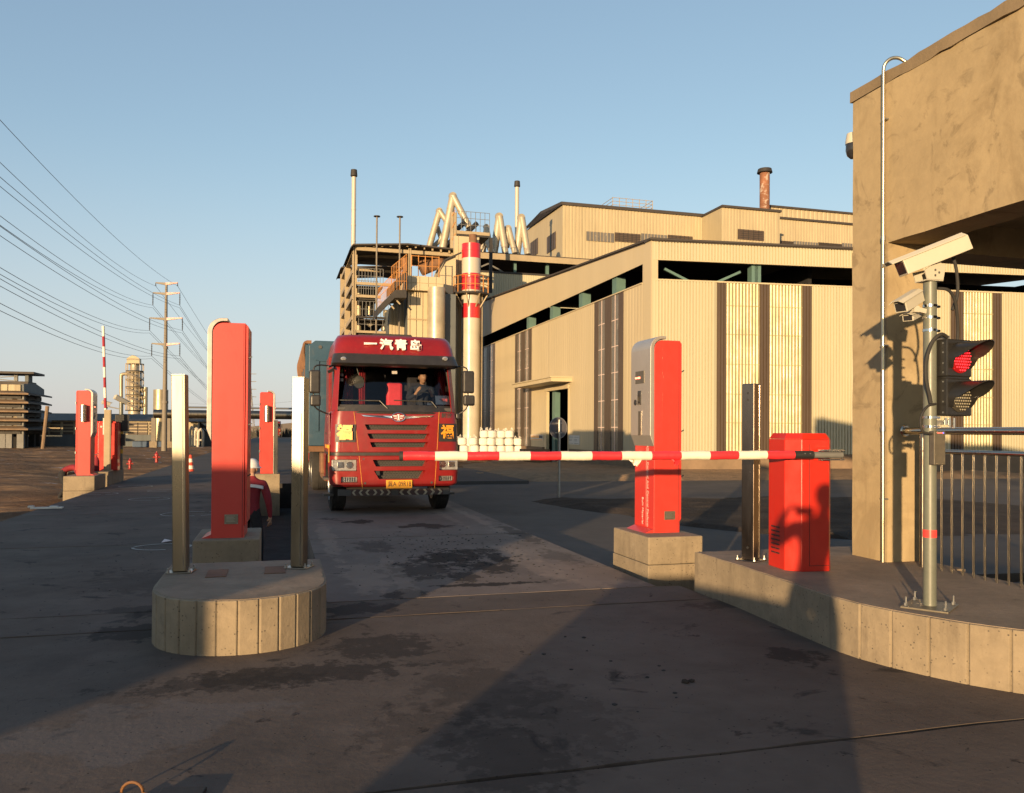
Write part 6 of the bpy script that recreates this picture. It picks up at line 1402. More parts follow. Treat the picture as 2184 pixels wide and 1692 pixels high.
# low brown pallet box right of the bags
q = ON_Y((1140, 960), 44.5); tb = thing('timber_crate', 'low brown timber crate against the hall, right of the white bags', 'crate', world=Vector((q.x, 44.5, -.33)))
for k in range(4): MB().box(-.75, .75, -.4, -.36, .02 + k * .22, .21 + k * .22).build('plank', 'plinth', tb)
MB().box(-.73, .73, -.355, .4, 0, .88).build('crate_body', 'plinth', tb)
# round sign seen from behind
q = ON_Z((1192, 1062), -.13); t = thing('round_sign', 'round road sign seen from behind, on a grey pole before the hall doorway', 'road sign', world=q, rz=0); t.rotation_euler = (0, 0, rad(30))
MB().tube([(0, 0, 0), (0, 0, 1.92)], .032, 14).build('pole', 'galvanised', t, smooth=True)
MB().tube([(0, .045, 1.72), (0, .057, 1.72)], .262, 40).build('disc', 'sign_back', t, smooth=True, ang=40); MB().tube([(.258 * math.cos(2 * math.pi * k / 40), .05, 1.72 + .258 * math.sin(2 * math.pi * k / 40)) for k in range(41)], .010, 6).build('rim', 'sign_edge', t, smooth=True)
for z in (1.60, 1.84): MB().box(-.10, .10, .025, .044, z - .012, z + .012).build('clamp', 'galvanised', t)
# ------------------------------------------------------------------ far left: barrier island, signal, small things
IA, IB = -5.0, 25.1
t = island('kerb_island', 'grey concrete block island at the far end of the left deck under the raised barrier', [(-5.42, 24.3), (-4.42, 24.3), (-4.42, 26.6), (-5.42, 26.6)], .34, 'kerb_concrete', 'kerb_top', 9, 9, zbot=-.5)
def Bp(x, y, b): return ON_B(ZBf(x, y), b)
q = Bp(926, 1130, 25.2)
t = thing('barrier_gate', 'far red barrier machine with its striped arm raised upright', 'barrier', q.x, 25.3, .34, group='boom barriers')
MB().prism(octo(.30, .22, .10), 0, 1.32).build('housing', 'barrier_red', t, bevel=.006); MB().prism(octo(.27, .19, .09), 1.322, 1.37).build('lid', 'barrier_red', t, bevel=.006)
MB().tube([(-.12, -.235, 1.22), (-.12, -.22, 1.22)], .03, 12).build('lock', 'white_plastic', t)
ax = .0
for i in range(9):
    MB().tube([(ax + -.045 * i / 9 * 2, -.28, 1.45 + i * .285), (ax - .045 * (i + 1) / 9 * 2, -.28, 1.45 + (i + 1) * .285)], .036, 12).build('red_band' if i % 2 else 'white_band', 'curtain_red' if i % 2 else 'wrap_white', t, smooth=True, ang=50)
MB().box(-.06, .06, -.34, -.23, 1.0, 1.46).build('arm_bracket', 'galvanised', t)
p_ = post('channel post in front of the far raised barrier', Bp(930, 1130, 24.7).x, 24.75, .34, 0, 1.68, .17, 'beige_steel')
q = Bp(1043, 1105, 25.6)
t = thing('traffic_light', 'far signal pole with black back box, two cameras and yellow bands', 'traffic light', q.x, 25.7, .34)
zt = Bp(1043, 545, 25.7).z - .34
MB().tube([(0, 0, 0), (0, 0, zt)], .055, 14).build('pole', 'pole_paint', t, smooth=True)
for y0, y1 in ((795, 850), (948, 984)): z1, z0 = Bp(1043, y0, 25.7).z - .34, Bp(1043, y1, 25.7).z - .34; MB().tube([(0, 0, z0), (0, 0, z1)], .06, 14).build('reflective_band', 'yellow_tape', t, smooth=True)
z1, z0 = Bp(1043, 645, 25.7).z - .34, Bp(1043, 790, 25.7).z - .34; MB().box(-.14, .20, -.10, .12, z0, z1).build('signal_housing', 'signal_black', t, bevel=.01)
MB().box(.02, .12, -.1, .02, z0 - .42, z0 - .08).build('control_box', 'black_plastic', t)
box_camera(t, Matrix.Translation((0, -.02, zt + .08)) @ Matrix.Rotation(rad(-140), 4, 'Z') @ Matrix.Rotation(rad(-25), 4, 'Y'), .42, .06, .055)
box_camera(t, Matrix.Translation((-.38, -.05, zt - .02)) @ Matrix.Rotation(rad(-160), 4, 'Z') @ Matrix.Rotation(rad(-15), 4, 'Y'), .24, .05, .045)
MB().bar((-.38, -.05, zt - .1), (0, 0, zt - .18), .035).build('camera_arm', 'galvanised', t)
MB().tube(sm([(-.36, 0, zt - .12), (-.40, 0, zt - .34), (-.25, 0, zt - .5), (-.05, 0, zt - .42)]), .014, 6).build('cable', 'black_rubber', t, smooth=True)
MB().tube(sm([(-.06, 0, z0 + .05), (-.22, 0, z0 - .05), (-.2, 0, z0 - .3), (-.04, 0, z0 - .36)]), .014, 6).build('cable', 'black_rubber', t, smooth=True)
q = Bp(838, 1135, 24.6); t = thing('fire_extinguisher', 'small dark red fire extinguisher beside the far barrier', 'extinguisher', q.x, 24.6, .34)
MB().lathe([(.06, 0), (.075, .02), (.075, .28), (.05, .36), (.025, .40), (.025, .44)], 14).build('cylinder', 'workwear_red', t, smooth=True, ang=40); MB().bar((-.04, 0, .45), (.05, 0, .49), .025).build('valve', 'black_plastic', t)
def hydrant(label, px, h):
    q = ON_Z(px, -.36); t = thing('fire_hydrant', label, 'hydrant', world=q, group='red hydrants on the bare soil')
    MB().lathe([(.11, 0), (.13, .03), (.08, .06), (.08, .42), (.12, .44), (.12, .50), (.09, .56), (.03, .62), (.03, .68)], 14).build('barrel', 'hydrant_red', t, smooth=True, ang=40)
    MB().tube([(-.19, 0, .34), (.19, 0, .34)], .05, 10).tube([(0, -.16, .28), (0, 0, .28)], .06, 10).build('outlet', 'hydrant_red', t, smooth=True, ang=40); t.scale = (h, h, h)
hydrant('farther red hydrant standing on the soil left of the left steel post', (334, 988), .95); hydrant('nearer red hydrant on the soil right of the far signal pole', (277, 1001), .75)
q = ON_Z((406, 1021), -.30); t = thing('traffic_cone', 'orange traffic cone with a white band, half behind the left steel post', 'cone', world=q)
MB().box(-.2, .2, -.2, .2, 0, .04).build('cone_base', 'cone_orange', t, bevel=.01); MB().lathe([(.17, .04), (.045, .86), (.03, .87)], 20).build('cone_body', 'cone_orange', t, smooth=True, ang=50)
for z in (.35, .6): r = .17 - (.125) * (z - .04) / .82; MB().lathe([(r + .004, z), (r - .018, z + .13)], 20, cap=False).build('white_band', 'wrap_white', t, smooth=True)

# ------------------------------------------------------------------ steel building at the far left edge
def ZLp(x, y, b): return ON_B(ZL(x, y), b)
bW = 86.; cn = ZLp(345, 1400, bW); aW = cn.x
t, G = plane_site('tiered_plant_building', 'dark open steel plant building with stacked awnings at the far left edge', 'plant building', bW, aW, -.4)
bW2 = ON_A(ZL(722, 1000), aW).y
zA, zB2 = ZLp(345, 490, bW).z, ZLp(345, 598, bW).z
G.put(ribs(Vector((aW - 22, bW, 0)), Vector((1, 0, 0)), Vector((0, -1, 0)), 22, zB2, zA, pitch=.6, depth=.08), 'lit_cladding', 'cladding_far')
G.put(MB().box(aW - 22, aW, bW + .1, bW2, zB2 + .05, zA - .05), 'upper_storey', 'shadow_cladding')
# gabled right side: lower ridge + lantern
zr1 = ZLp(345, 455, bW).z
def sideq(x, y): return ON_A(ZL(x, y), aW)
sp = [(sideq(x, y).y, sideq(x, y).z) for x, y in ((362, 480), (515, 468), (590, 482), (722, 575), (722, 690), (362, 600))]
G.put(MB().prism(sp, aW + .02, aW + .25, 'x'), 'gable_wall', 'shadow_cladding')
lp = [(sideq(x, y).y, sideq(x, y).z) for x, y in ((515, 480), (515, 312), (585, 345), (585, 490))]
G.put(MB().prism(lp, aW - .4, aW - .1, 'x'), 'lantern_end', 'shadow_cladding')
y0_, y1_ = lp[0][0], lp[2][0]; zl = sideq(515, 312).z
G.put(MB().box(aW - 24, aW + .6, y0_ - 1, y1_ + 1.5, zl, zl + .2), 'lantern_roof', 'roof_dark'); G.put(MB().box(aW - 24, aW, y0_ - .5, y1_ + 1, zr1 - .1, zr1 + .25), 'ridge', 'roof_dark')
for k in range(5): x = aW - 1.2 - k * 5; G.put(MB().box(x - .15, x + .15, y0_, y0_ + .3, zr1, zl), 'lantern_post', 'grey_steel')
for k in range(4): x = aW - 1.2 - k * 5; G.put(MB().bar((x, y0_, zr1 + .3), (x - 5, y0_, zl - .2), .09).bar((x, y0_, zl - .2), (x - 5, y0_, zr1 + .3), .09), 'lantern_brace', 'grey_steel')
for (ya, yb) in ((605, 640), (745, 792), (905, 945), (1060, 1100), (1205, 1252)):
    z1, z0 = ZLp(320, ya, bW).z, ZLp(320, yb, bW).z; ov = .9
    G.put(MB().add([(aW - 24, bW - ov, z0), (aW + ov, bW - ov, z0), (aW + .1, bW + .1, z1), (aW - 24, bW + .1, z1), (aW - 24, bW - ov, z0 - .15), (aW + ov, bW - ov, z0 - .15), (aW + .1, bW + .1, z1 - .15), (aW - 24, bW + .1, z1 - .15)],
                     [(0, 1, 2, 3), (7, 6, 5, 4), (0, 4, 5, 1), (3, 2, 6, 7)]), 'awning', 'plinth')
    G.put(MB().add([(aW + ov, bW - ov, z0), (aW + ov, bW2 + .2, z0), (aW + .1, bW2, z1), (aW + .1, bW + .1, z1), (aW + ov, bW - ov, z0 - .15), (aW + ov, bW2 + .2, z0 - .15), (aW + .1, bW2, z1 - .15), (aW + .1, bW + .1, z1 - .15)],
                     [(0, 1, 2, 3), (7, 6, 5, 4), (0, 4, 5, 1), (1, 5, 6, 2)]), 'side_awning', 'roof_dark')
    G.put(MB().box(aW - 24, aW, bW + .2, bW + .45, z0 - .5, z0 - .1).box(aW - .3, aW, bW + .45, bW2, z0 - .5, z0 - .1), 'floor_beam', 'dark_steel')
for zx in (30, 130, 335): q = ZLp(zx, 1200, bW); G.put(MB().box(q.x - .28, q.x + .28, bW + .3, bW + .8, -.4, zB2), 'column', 'grey_steel')
for zx in (600, 685, 470): y = ON_A(ZL(zx, 1200), aW).y; G.put(MB().box(aW - .5, aW - .0, y, y + .5, -.4, zB2), 'column', 'dark_steel')
for (ya, yb) in ((792, 905), (945, 1060), (1100, 1205)):
    z1, z0 = ZLp(240, ya, bW).z - .6, ZLp(240, yb, bW).z + .1; x0, x1 = ZLp(145, 900, bW).x, ZLp(320, 900, bW).x
    G.put(MB().bar((x0, bW + .5, z0), ((x0 + x1) / 2, bW + .5, z1), .16).bar(((x0 + x1) / 2, bW + .5, z1), (x1, bW + .5, z0), .16), 'brace', 'beige_steel' if ya > 900 else 'grey_steel')
G.put(MB().box(ZLp(0, 680, bW + 1).x - 3, ZLp(270, 680, bW + 1).x, bW + 1.2, bW + 2, ZLp(100, 735, bW).z, ZLp(100, 670, bW).z), 'red_hopper', 'hydrant_red')
G.put(MB().box(aW - 9, aW - .4, bW + 3, bW2 - 3, -.4, ZLp(320, 1252, bW).z - .6).box(aW - 6, aW - .8, bW + 5, bW2 - 4, ZLp(320, 1060, bW).z, ZLp(320, 640, bW).z), 'dark_plant_mass', 'inside_dark')
q = ZLp(765, 860, bW - 3); tm = thing('rusty_pole', 'slim rusty pole between the plant building and the long low hall', 'pole', ZLp(742, 1500, bW - 3).x, bW - 3, -.4); MB().tube([(0, 0, 0), (.35, 0, q.z + .4)], .16, 8).build('pole', 'plinth', tm, smooth=True)

# ------------------------------------------------------------------ long low hall on the left
bH = 95.6; h0 = ZLp(345, 1120, bH); h1 = ON_B((422, 940), bH)
t, G = plane_site('long_low_hall', 'long low cream hall with narrow brown window strips under the chimney tower', 'factory hall', bH, h0.x, -.4)
x0 = ON_B((-120, 900), bH).x; x1 = h1.x; zt_ = ON_B(ZC(100, 1088), bH).z; zrf = ON_B(ZC(100, 1035), bH).z
G.put(MB().box(x0, x1, bH, bH + 14, .4, zt_), 'wall', 'cladding_far'); G.put(MB().box(x0, x1, bH - .05, bH, -.4, .9), 'plinth', 'shadow_cladding')
G.put(MB().prism([(bH - .6, zt_), (bH + 7, zrf + .35), (bH + 15, zt_)], x0 - .5, x1 + .5, 'x'), 'roof', 'roof_dark')
k = 0
for zx in list(range(-1200, 1, 145)): 
    q = ON_B(ZC(zx + 20, 1200), bH); w_ = G.put(MB().box(q.x, q.x + .95, bH - .10, bH - .051, .9, zt_ - .15), 'window_strip', 'brown_sheet')
    for j in range(1, 4): z = .9 + (zt_ - 1.05) * j / 4; G.put(MB().box(q.x, q.x + .95, bH - .13, bH - .101, z - .06, z + .06), 'transom', 'beige_steel', parent=w_)
for zx in (150, 270):
    q = ON_B(ZC(zx, 1200), bH); w_ = G.put(MB().box(q.x - .45, q.x + .45, bH - .10, bH - .051, .9, zt_ - .15), 'window_strip', 'brown_sheet')
    for j in range(1, 4): z = .9 + (zt_ - 1.05) * j / 4; G.put(MB().box(q.x - .45, q.x + .45, bH - .13, bH - .101, z - .06, z + .06), 'transom', 'beige_steel', parent=w_)
# sloping shed end with white frames right of the post
bQ = 98.; q0, q1 = ON_B(ZC(665, 1085), bQ), ON_B(ZC(925, 1230), bQ)
t, G = plane_site('dark_gable_shed', 'dark sloping shed behind white pipe frames, left of the big red kiosk', 'shed', bQ, q0.x, -.4)
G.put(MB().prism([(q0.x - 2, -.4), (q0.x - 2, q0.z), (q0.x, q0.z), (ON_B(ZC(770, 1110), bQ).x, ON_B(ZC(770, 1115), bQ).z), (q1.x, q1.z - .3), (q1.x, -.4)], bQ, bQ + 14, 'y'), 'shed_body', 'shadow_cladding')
G.put(MB().bar((q0.x - 2, bQ - .2, q0.z + .1), (ON_B(ZC(770, 1110), bQ).x, bQ - .2, ON_B(ZC(770, 1115), bQ).z + .1), .4, .3).bar((ON_B(ZC(770, 1110), bQ).x, bQ - .2, ON_B(ZC(770, 1115), bQ).z + .1), (q1.x + .5, bQ - .2, q1.z - .2), .4, .3), 'roof_edge', 'roof_dark')
for i, (xa, xb, ya) in enumerate(((680, 715, 1160), (735, 765, 1175), (775, 822, 1182))):
    a_, c_ = ON_B(ZC(xa, ya), bQ - 3), ON_B(ZC(xb, ya), bQ - 3); zz = a_.z; r = .13
    ft = thing('pipe_goalpost', 'white pipe goalpost, %s of three left of the big red kiosk' % ('leftmost', 'middle', 'rightmost')[i], 'frame', a_.x, bQ - 3, -.4, group='white pipe frames')
    w_ = c_.x - a_.x; MB().tube(sm([(0, 0, 0), (0, 0, zz + .1), (.25, 0, zz + .4), (w_ - .25, 0, zz + .4), (w_, 0, zz + .1), (w_, 0, 0)], 3), r, 8).build('pipe_hoop', 'stack_white', ft, smooth=True); MB().bar((0, 0, zz * .5), (w_, 0, zz * .5), .18).build('cross_bar', 'stack_white', ft)
# big silver pipe bridge across the background
bG = 91.; g0, g1 = ON_B(ZC(270, 1010), bG), ON_B((1000, 887), bG); gr = 9.3 * LW(g0.x, bG).y / FPX
t, G = plane_site('pipe_bridge', 'big shiny horizontal pipe crossing the background behind the posts', 'pipeline', bG, g0.x, -.4)
zz = ON_B(ZC(1000, 1015), bG).z
G.put(MB().tube([(g0.x, bG, zz), (g1.x + 10, bG, zz)], gr, 24), 'main_pipe', 'stainless', smooth=True, ang=50); G.put(MB().tube([(g0.x + 3, bG, zz + gr * 1.6), (g1.x + 10, bG, zz + gr * 1.6)], .10, 8), 'small_pipe', 'galvanised', smooth=True)
for zx in (268, 435, 1030): q = ON_B(ZC(zx, 1200), bG - .5); G.put(MB().box(q.x - .2, q.x + .2, bG - .7, bG - .3, -.4, zz - gr), 'support', 'pylon_grey'); G.put(MB().box(q.x - .35, q.x + .35, bG - .85, bG - .15, -.4, .25), 'footing', 'kerb_concrete')
q = ON_B(ZC(348, 905), bG + 4); tb = thing('small_tank', 'small pale cylindrical tank above the pipe bridge beside the tall pole', 'tank', q.x, bG + 4, zz + .4); MB().tube([(0, 0, -5), (0, 0, q.z + 1.2 - zz)], .75, 16).build('shell', 'tower_metal', tb, smooth=True, ang=50)
for i, zx in enumerate((100, 190, 280, 330)):
    q = ON_B(ZC(zx, 1360), bG + 2.6); tb = thing('blue_container', 'dark blue container at the foot of the long hall, %s of four' % ('first', 'second', 'third', 'fourth')[i], 'container', q.x, bG + 2.6, -.4, group='dark blue containers along the long hall')
    MB().box(-.55, .55, -.4, .4, 0, .62).build('container_body', 'blue_drum', tb, bevel=.05); MB().box(-.58, .58, -.43, .43, .62, .68).build('lid', 'black_plastic', tb)

# ------------------------------------------------------------------ chimney tower
bC = 155.
def Cp(x, y): return ON_B(ZBf(x, y), bC)
c0 = Cp(1162, 400); t, G = plane_site('chimney_tower', 'fat silvery scrubber tower with ring platforms and side ducts on the left skyline', 'tower', bC, c0.x, -.4)
r0 = (Cp(1200, 400).x - Cp(1125, 400).x) / 2; r1 = (Cp(1213, 600).x - Cp(1105, 600).x) / 2
zb = -.4; zt = Cp(1160, 200).z
G.put(MB().lathe([(r1, zb), (r1, Cp(1160, 280).z), (r0, Cp(1160, 262).z), (r0, zt)], 28, (c0.x, bC + r1, 0)), 'shaft', 'duct_metal', smooth=True, ang=40)
a_, b_ = Cp(1102, 200), Cp(1213, 133); G.put(MB().prism([(a_.x, a_.z), (b_.x, a_.z), (b_.x, b_.z - .5), (b_.x - .8, b_.z), (a_.x + .8, b_.z), (a_.x, b_.z - .5)], bC, bC + 2 * r1, 'y'), 'head_box', 'tower_metal')
G.put(MB().box(a_.x - .05, b_.x + .05, bC - .1, bC - .02, a_.z + (b_.z - a_.z) * .45, a_.z + (b_.z - a_.z) * .5), 'head_band', 'pylon_grey')
for k, y in enumerate((262, 335, 400, 470, 540, 605)):
    z = Cp(1160, y).z; rr_ = (Cp(1236, y).x - Cp(1078, y).x) / 2; o = G.put(MB().lathe([(r0, z - .15), (rr_, z - .15), (rr_, z), (r0, z)], 24, (c0.x, bC + r1, 0)), 'ring_platform', 'dark_steel', ang=40)
    for j in range(14): q_ = 2 * math.pi * j / 14; G.put(MB().bar((c0.x + rr_ * math.cos(q_), bC + r1 + rr_ * math.sin(q_), z), (c0.x + rr_ * math.cos(q_), bC + r1 + rr_ * math.sin(q_), z + 1.2), .09), 'rail_post', 'beige_steel', parent=o)
    G.put(MB().tube([(c0.x + rr_ * math.cos(2 * math.pi * j / 24), bC + r1 + rr_ * math.sin(2 * math.pi * j / 24), z + 1.2) for j in range(25)], .06, 5), 'rail', 'beige_steel', parent=o)
    if k: sgn = 1; zz2 = Cp(1160, y - 60).z; G.put(MB().tube([(c0.x + (r1 + .35) * math.cos(-2.6 + 2. * j / 10), bC + r1 + (r1 + .35) * math.sin(-2.6 + 2. * j / 10), z + (zz2 - z) * (1 - j / 10)) for j in range(11)], .2, 6), 'spiral_stair', 'pylon_grey', smooth=True)
dl_ = [Cp(1045, 660), Cp(1045, 330), Cp(1050, 300), Cp(1065, 290), Cp(1110, 290)]; G.put(MB().tube([p + Vector((0, r1, 0)) for p in sm(dl_, 4)], (Cp(1062, 500).x - Cp(1030, 500).x) / 2, 14), 'left_duct', 'tower_metal', smooth=True)
dr = Cp(1257, 405); G.put(MB().tube([(dr.x, bC + r1, zb), (dr.x, bC + r1, dr.z)], (Cp(1278, 500).x - Cp(1235, 500).x) / 2, 18), 'right_cylinder', 'tower_metal', smooth=True, ang=50)
for y in (430, 497, 565): p = Cp(1210, y); G.put(MB().tube([(c0.x + r0, bC + r1, p.z), (dr.x, bC + r1, p.z)], .5, 10), 'cross_duct', 'tower_metal', smooth=True)

# ------------------------------------------------------------------ tall power pole, lattice pylon and wires
YP = ON_Z((350, 962), -.36).y
def Pp(x, y, Y=None): return ON_Y(ZP(x, y), Y or YP)
base = ON_Z((350, 962), -.36); top = Pp(965, 1076)
t = thing('power_pole', 'tall tapered steel power pole with four crossarms on the left', 'power pole', world=base); t.rotation_euler = (0, 0, 0)
Lc = lambda v: Vector(v) - base
n = 12
MB().tube([(0, 0, 0), Lc(top)], .3, n, rr=[.24, .10]).build('pole', 'pylon_grey', t, smooth=True, ang=50)
for yy in (1460,): q = Lc(Pp(961, yy)); MB().tube([q, q + Vector((0, 0, .2))], .19, 14).build('flange', 'pylon_grey', t)
q = Lc(ON_Y(ZC(395, 890), YP)); MB().tube([q, q + Vector((0, 0, .2))], .28, 14).build('flange', 'pylon_grey', t)
arms = [(1080, 903, 1030, False), (1138, 887, 1043, True), (1284, 868, 1058, True), (1432, 880, 1043, True)]
ends = {}
for i, (yy, xa, xb, ins) in enumerate(arms):
    c_ = Lc(Pp(963, yy)); 
    for side, x in (('left', xa), ('right', xb)):
        e = Lc(Pp(x, yy - 2)); MB().add([tuple(c_ + Vector(o)) for o in ((0, -.1, -.16), (0, .1, -.16), (0, .1, .06), (0, -.1, .06))] + [tuple(e + Vector(o)) for o in ((0, -.05, -.02), (0, .05, -.02), (0, .05, .07), (0, -.05, .07))],
                                          [(0, 3, 2, 1), (4, 5, 6, 7), (0, 1, 5, 4), (1, 2, 6, 5), (2, 3, 7, 6), (3, 0, 4, 7)]).build('crossarm', 'pylon_grey' if side == 'left' else 'hydrant_red', t)
        h = 1.05 if ins else .25; st = MB(); st.tube([e, e - Vector((0, 0, h))], .035, 6)
        for k in range(5 if ins else 1): z = e.z - .25 - k * (h - .3) / 5; st.lathe([(.02, .03), (.08, 0), (.02, -.01)], 8, (e.x, e.y, z))
        stuff(st.build('insulator_string', 'dark_steel', t)); ends[(i, side)] = base + e - Vector((0, 0, h))
lv_ = ['top', 'upper', 'middle', 'lowest']
starts = {(0, 'right'): (132,), (0, 'left'): (378,), (1, 'right'): (463, 517), (1, 'left'): (688, 742), (2, 'right'): (748, 803), (2, 'left'): (988, 1027), (3, 'right'): (1053, 1095), (3, 'left'): (1195, 1238)}
PY = 240.
for (i, side), ys_ in starts.items():
    for k, y0 in enumerate(ys_):
        E_ = ends[(i, side)] + Vector((0, 0, -.22 * k)); S_ = ON_Y(ZP(0, y0), 27.); S_ = E_ + (S_ - E_) * 1.35; n = 26
        pts = [E_.lerp(S_, j / n) - Vector((0, 0, 1.25 * 4 * (j / n) * (1 - j / n) * .8)) for j in range(n + 1)]
        # keep the wire passing through its measured entry point
        tt = 1 / 1.35; dz = 1.25 * 4 * tt * (1 - tt) * .8
        pts = [p + Vector((0, 0, dz * (j / n) / tt)) for j, p in enumerate(pts)]
        w = MB().tube(pts, .011, 5).build('power_line', 'wire')
        tag(w, '%spower line coming in from the left to the %s side of the %s crossarm' % (('', 'lower ')[k], side, lv_[i]), 'wire', 'power lines')
        w.data.polygons.foreach_set('use_smooth', [True] * len(w.data.polygons))
        F_ = ON_Y((520 + 10 * (side == 'right') , 812 + 26 * i + 3 * k), PY); m_ = 20
        pts = [E_.lerp(F_, j / m_) - Vector((0, 0, 3.4 * 4 * (j / m_) * (1 - j / m_) * .5)) for j in range(m_ + 1)]
        w = MB().tube(pts, .015, 5).build('power_line', 'wire')
        tag(w, '%spower line from the %s side of the %s crossarm to the lattice pylon' % (('', 'lower ')[k], side, lv_[i]), 'wire', 'power lines')
pb = ON_Y((529, 915), PY); t = thing('lattice_pylon', 'distant lattice pylon partly hidden behind the big red kiosk', 'pylon', world=Vector((pb.x, PY, -.4))); t.rotation_euler = (0, 0, rad(10))
hP = ON_Y((529, 795), PY).z + .4
pm = MB()
for sx in (-1, 1):
    for sy in (-1, 1): pm.bar((sx * 1.9, sy * 1.9, 0), (sx * .3, sy * .3, hP), .14)
n = 11
for k in range(n):
    z0, z1 = hP * k / n, hP * (k + 1) / n; w0, w1 = 1.9 - 1.6 * k / n, 1.9 - 1.6 * (k + 1) / n
    for sy in (-1, 1): pm.bar((-w0, sy * w0, z0), (w1, sy * w1, z1), .08).bar((w0, sy * w0, z0), (-w1, sy * w1, z1), .08)
    for sx in (-1, 1): pm.bar((sx * w0, -w0, z0), (sx * w1, w1, z1), .08)
stuff(pm.build('lattice', 'pylon_grey', t))
for k in range(4): z = hP * (.62 + .12 * k); MB().bar((-2.2, 0, z), (2.2, 0, z), .16).build('crossarm', 'pylon_grey', t)
# faint distant wires
for i, (ya, yb) in enumerate(((836, 842), (858, 862), (872, 877))):
    a_, b_ = ON_Y((380, ya + 22), 300), ON_Y((720, yb), 260); m_ = 14; pts = [a_.lerp(b_, j / m_) - Vector((0, 0, 2.0 * 4 * (j / m_) * (1 - j / m_))) for j in range(m_ + 1)]
    tag(MB().tube(pts, .03, 4).build('power_line', 'wire'), 'faint distant wire low over the horizon, %s of three' % ('highest', 'middle', 'lowest')[i], 'wire', 'power lines')
# lamp post and far traffic on the road
q = ON_Z((554, 923), -.03); q = ON_Y((554, 930), 150.); t = thing('street_lamp', 'distant street lamp beside the far road', 'street lamp', world=Vector((q.x, 150, -.03))); t.rotation_euler = (0, 0, 0)
MB().tube([(0, 0, 0), (0, 0, 4.3)], .10, 8).build('pole', 'pylon_grey', t); MB().bar((-1.4, 0, 4.3), (1.2, 0, 4.4), .12).build('lamp_arm', 'pylon_grey', t); MB().box(-1.8, -.9, -.15, .15, 4.25, 4.4).build('lamp_head', 'pylon_grey', t)
T2 = copy_tree(T); T2['label'] = 'second truck queuing directly behind the blue load body, almost hidden'; T2.location = LW(TA - .1, TB + 12.2, 0)
for c_ in children(T2):
    if c_.name.split('.')[0] in ('bulkhead', 'bulkhead_frame', 'side_wall', 'tailgate', 'tarp_tie', 'lifting_eye', 'floor'):
        for g_ in children(c_): bpy.data.objects.remove(g_)
        bpy.data.objects.remove(c_)
T3 = copy_tree(T); T3['label'] = 'small distant red truck on the far road near the horizon'; T3['group'] = 'trucks on the road'; T.keys(); qf = ON_Y((553, 930), 150.); T3.location = Vector((qf.x - 1.5, 165, -.03)); T2['group'] = 'trucks on the road'; T['group'] = 'trucks on the road'
# low bare bushes and heaps along the horizon on the left
rnd = random.Random(8); mb = MB()
for k in range(900):
    x = rnd.uniform(-70, -2); y = rnd.uniform(170, 260); h = rnd.uniform(.6, 2.2)
    mb.add([(x, y, -.4), (x + rnd.uniform(.5, 1.6), y, -.4), (x + rnd.uniform(-.3, 1.), y + rnd.uniform(-1, 1), h)], [(0, 1, 2)])
stuff(tag(mb.build('scrub', 'far_trees'), 'dark low scrub far away along the horizon', 'scrub'))
# ------------------------------------------------------------------ people
def person(name, label, joints, edges, root, cloth, loc, rz, parts=None, group=None, sub=2):
    t = thing(name, label, 'person', rz=rz, world=loc, group=group); t.rotation_euler = (0, 0, rz)
    names = list(joints); me = bpy.data.meshes.new('body')
    me.from_pydata([joints[n][:3] for n in names], [(names.index(a), names.index(b)) for a, b in edges], [])
    o = bpy.data.objects.new('body', me); C.objects.link(o)
    sk = o.modifiers.new('s', 'SKIN'); sk.branch_smoothing = .6; sk.use_smooth_shade = True
    sv = me.skin_vertices[0].data
    for i, n in enumerate(names):
        r = joints[n][3]; sv[i].radius = (r, r) if not isinstance(r, tuple) else r; sv[i].use_root = (n == root)
    su = o.modifiers.new('u', 'SUBSURF'); su.levels = sub; su.render_levels = sub
    bpy.context.view_layer.update(); bake_mods(o); o.parent = t
    mats = []; 
    for e, m_ in cloth:
        if m_ not in mats: mats.append(m_)
    o.data.materials.clear()
    for m_ in mats: o.data.materials.append(M[m_])
    segs = [(Vector(joints[a][:3]), Vector(joints[b][:3]), mats.index(m_)) for (a, b), m_ in cloth]
    for p in o.data.polygons:
        c = p.center; best = 1e9
        for a, b, k in segs:
            ab = b - a; t_ = max(0, min(1, (c - a).dot(ab) / max(ab.length_squared, 1e-9))); d = (c - a - ab * t_).length
            if d < best: best = d; p.material_index = k
        p.use_smooth = True
    return t, o
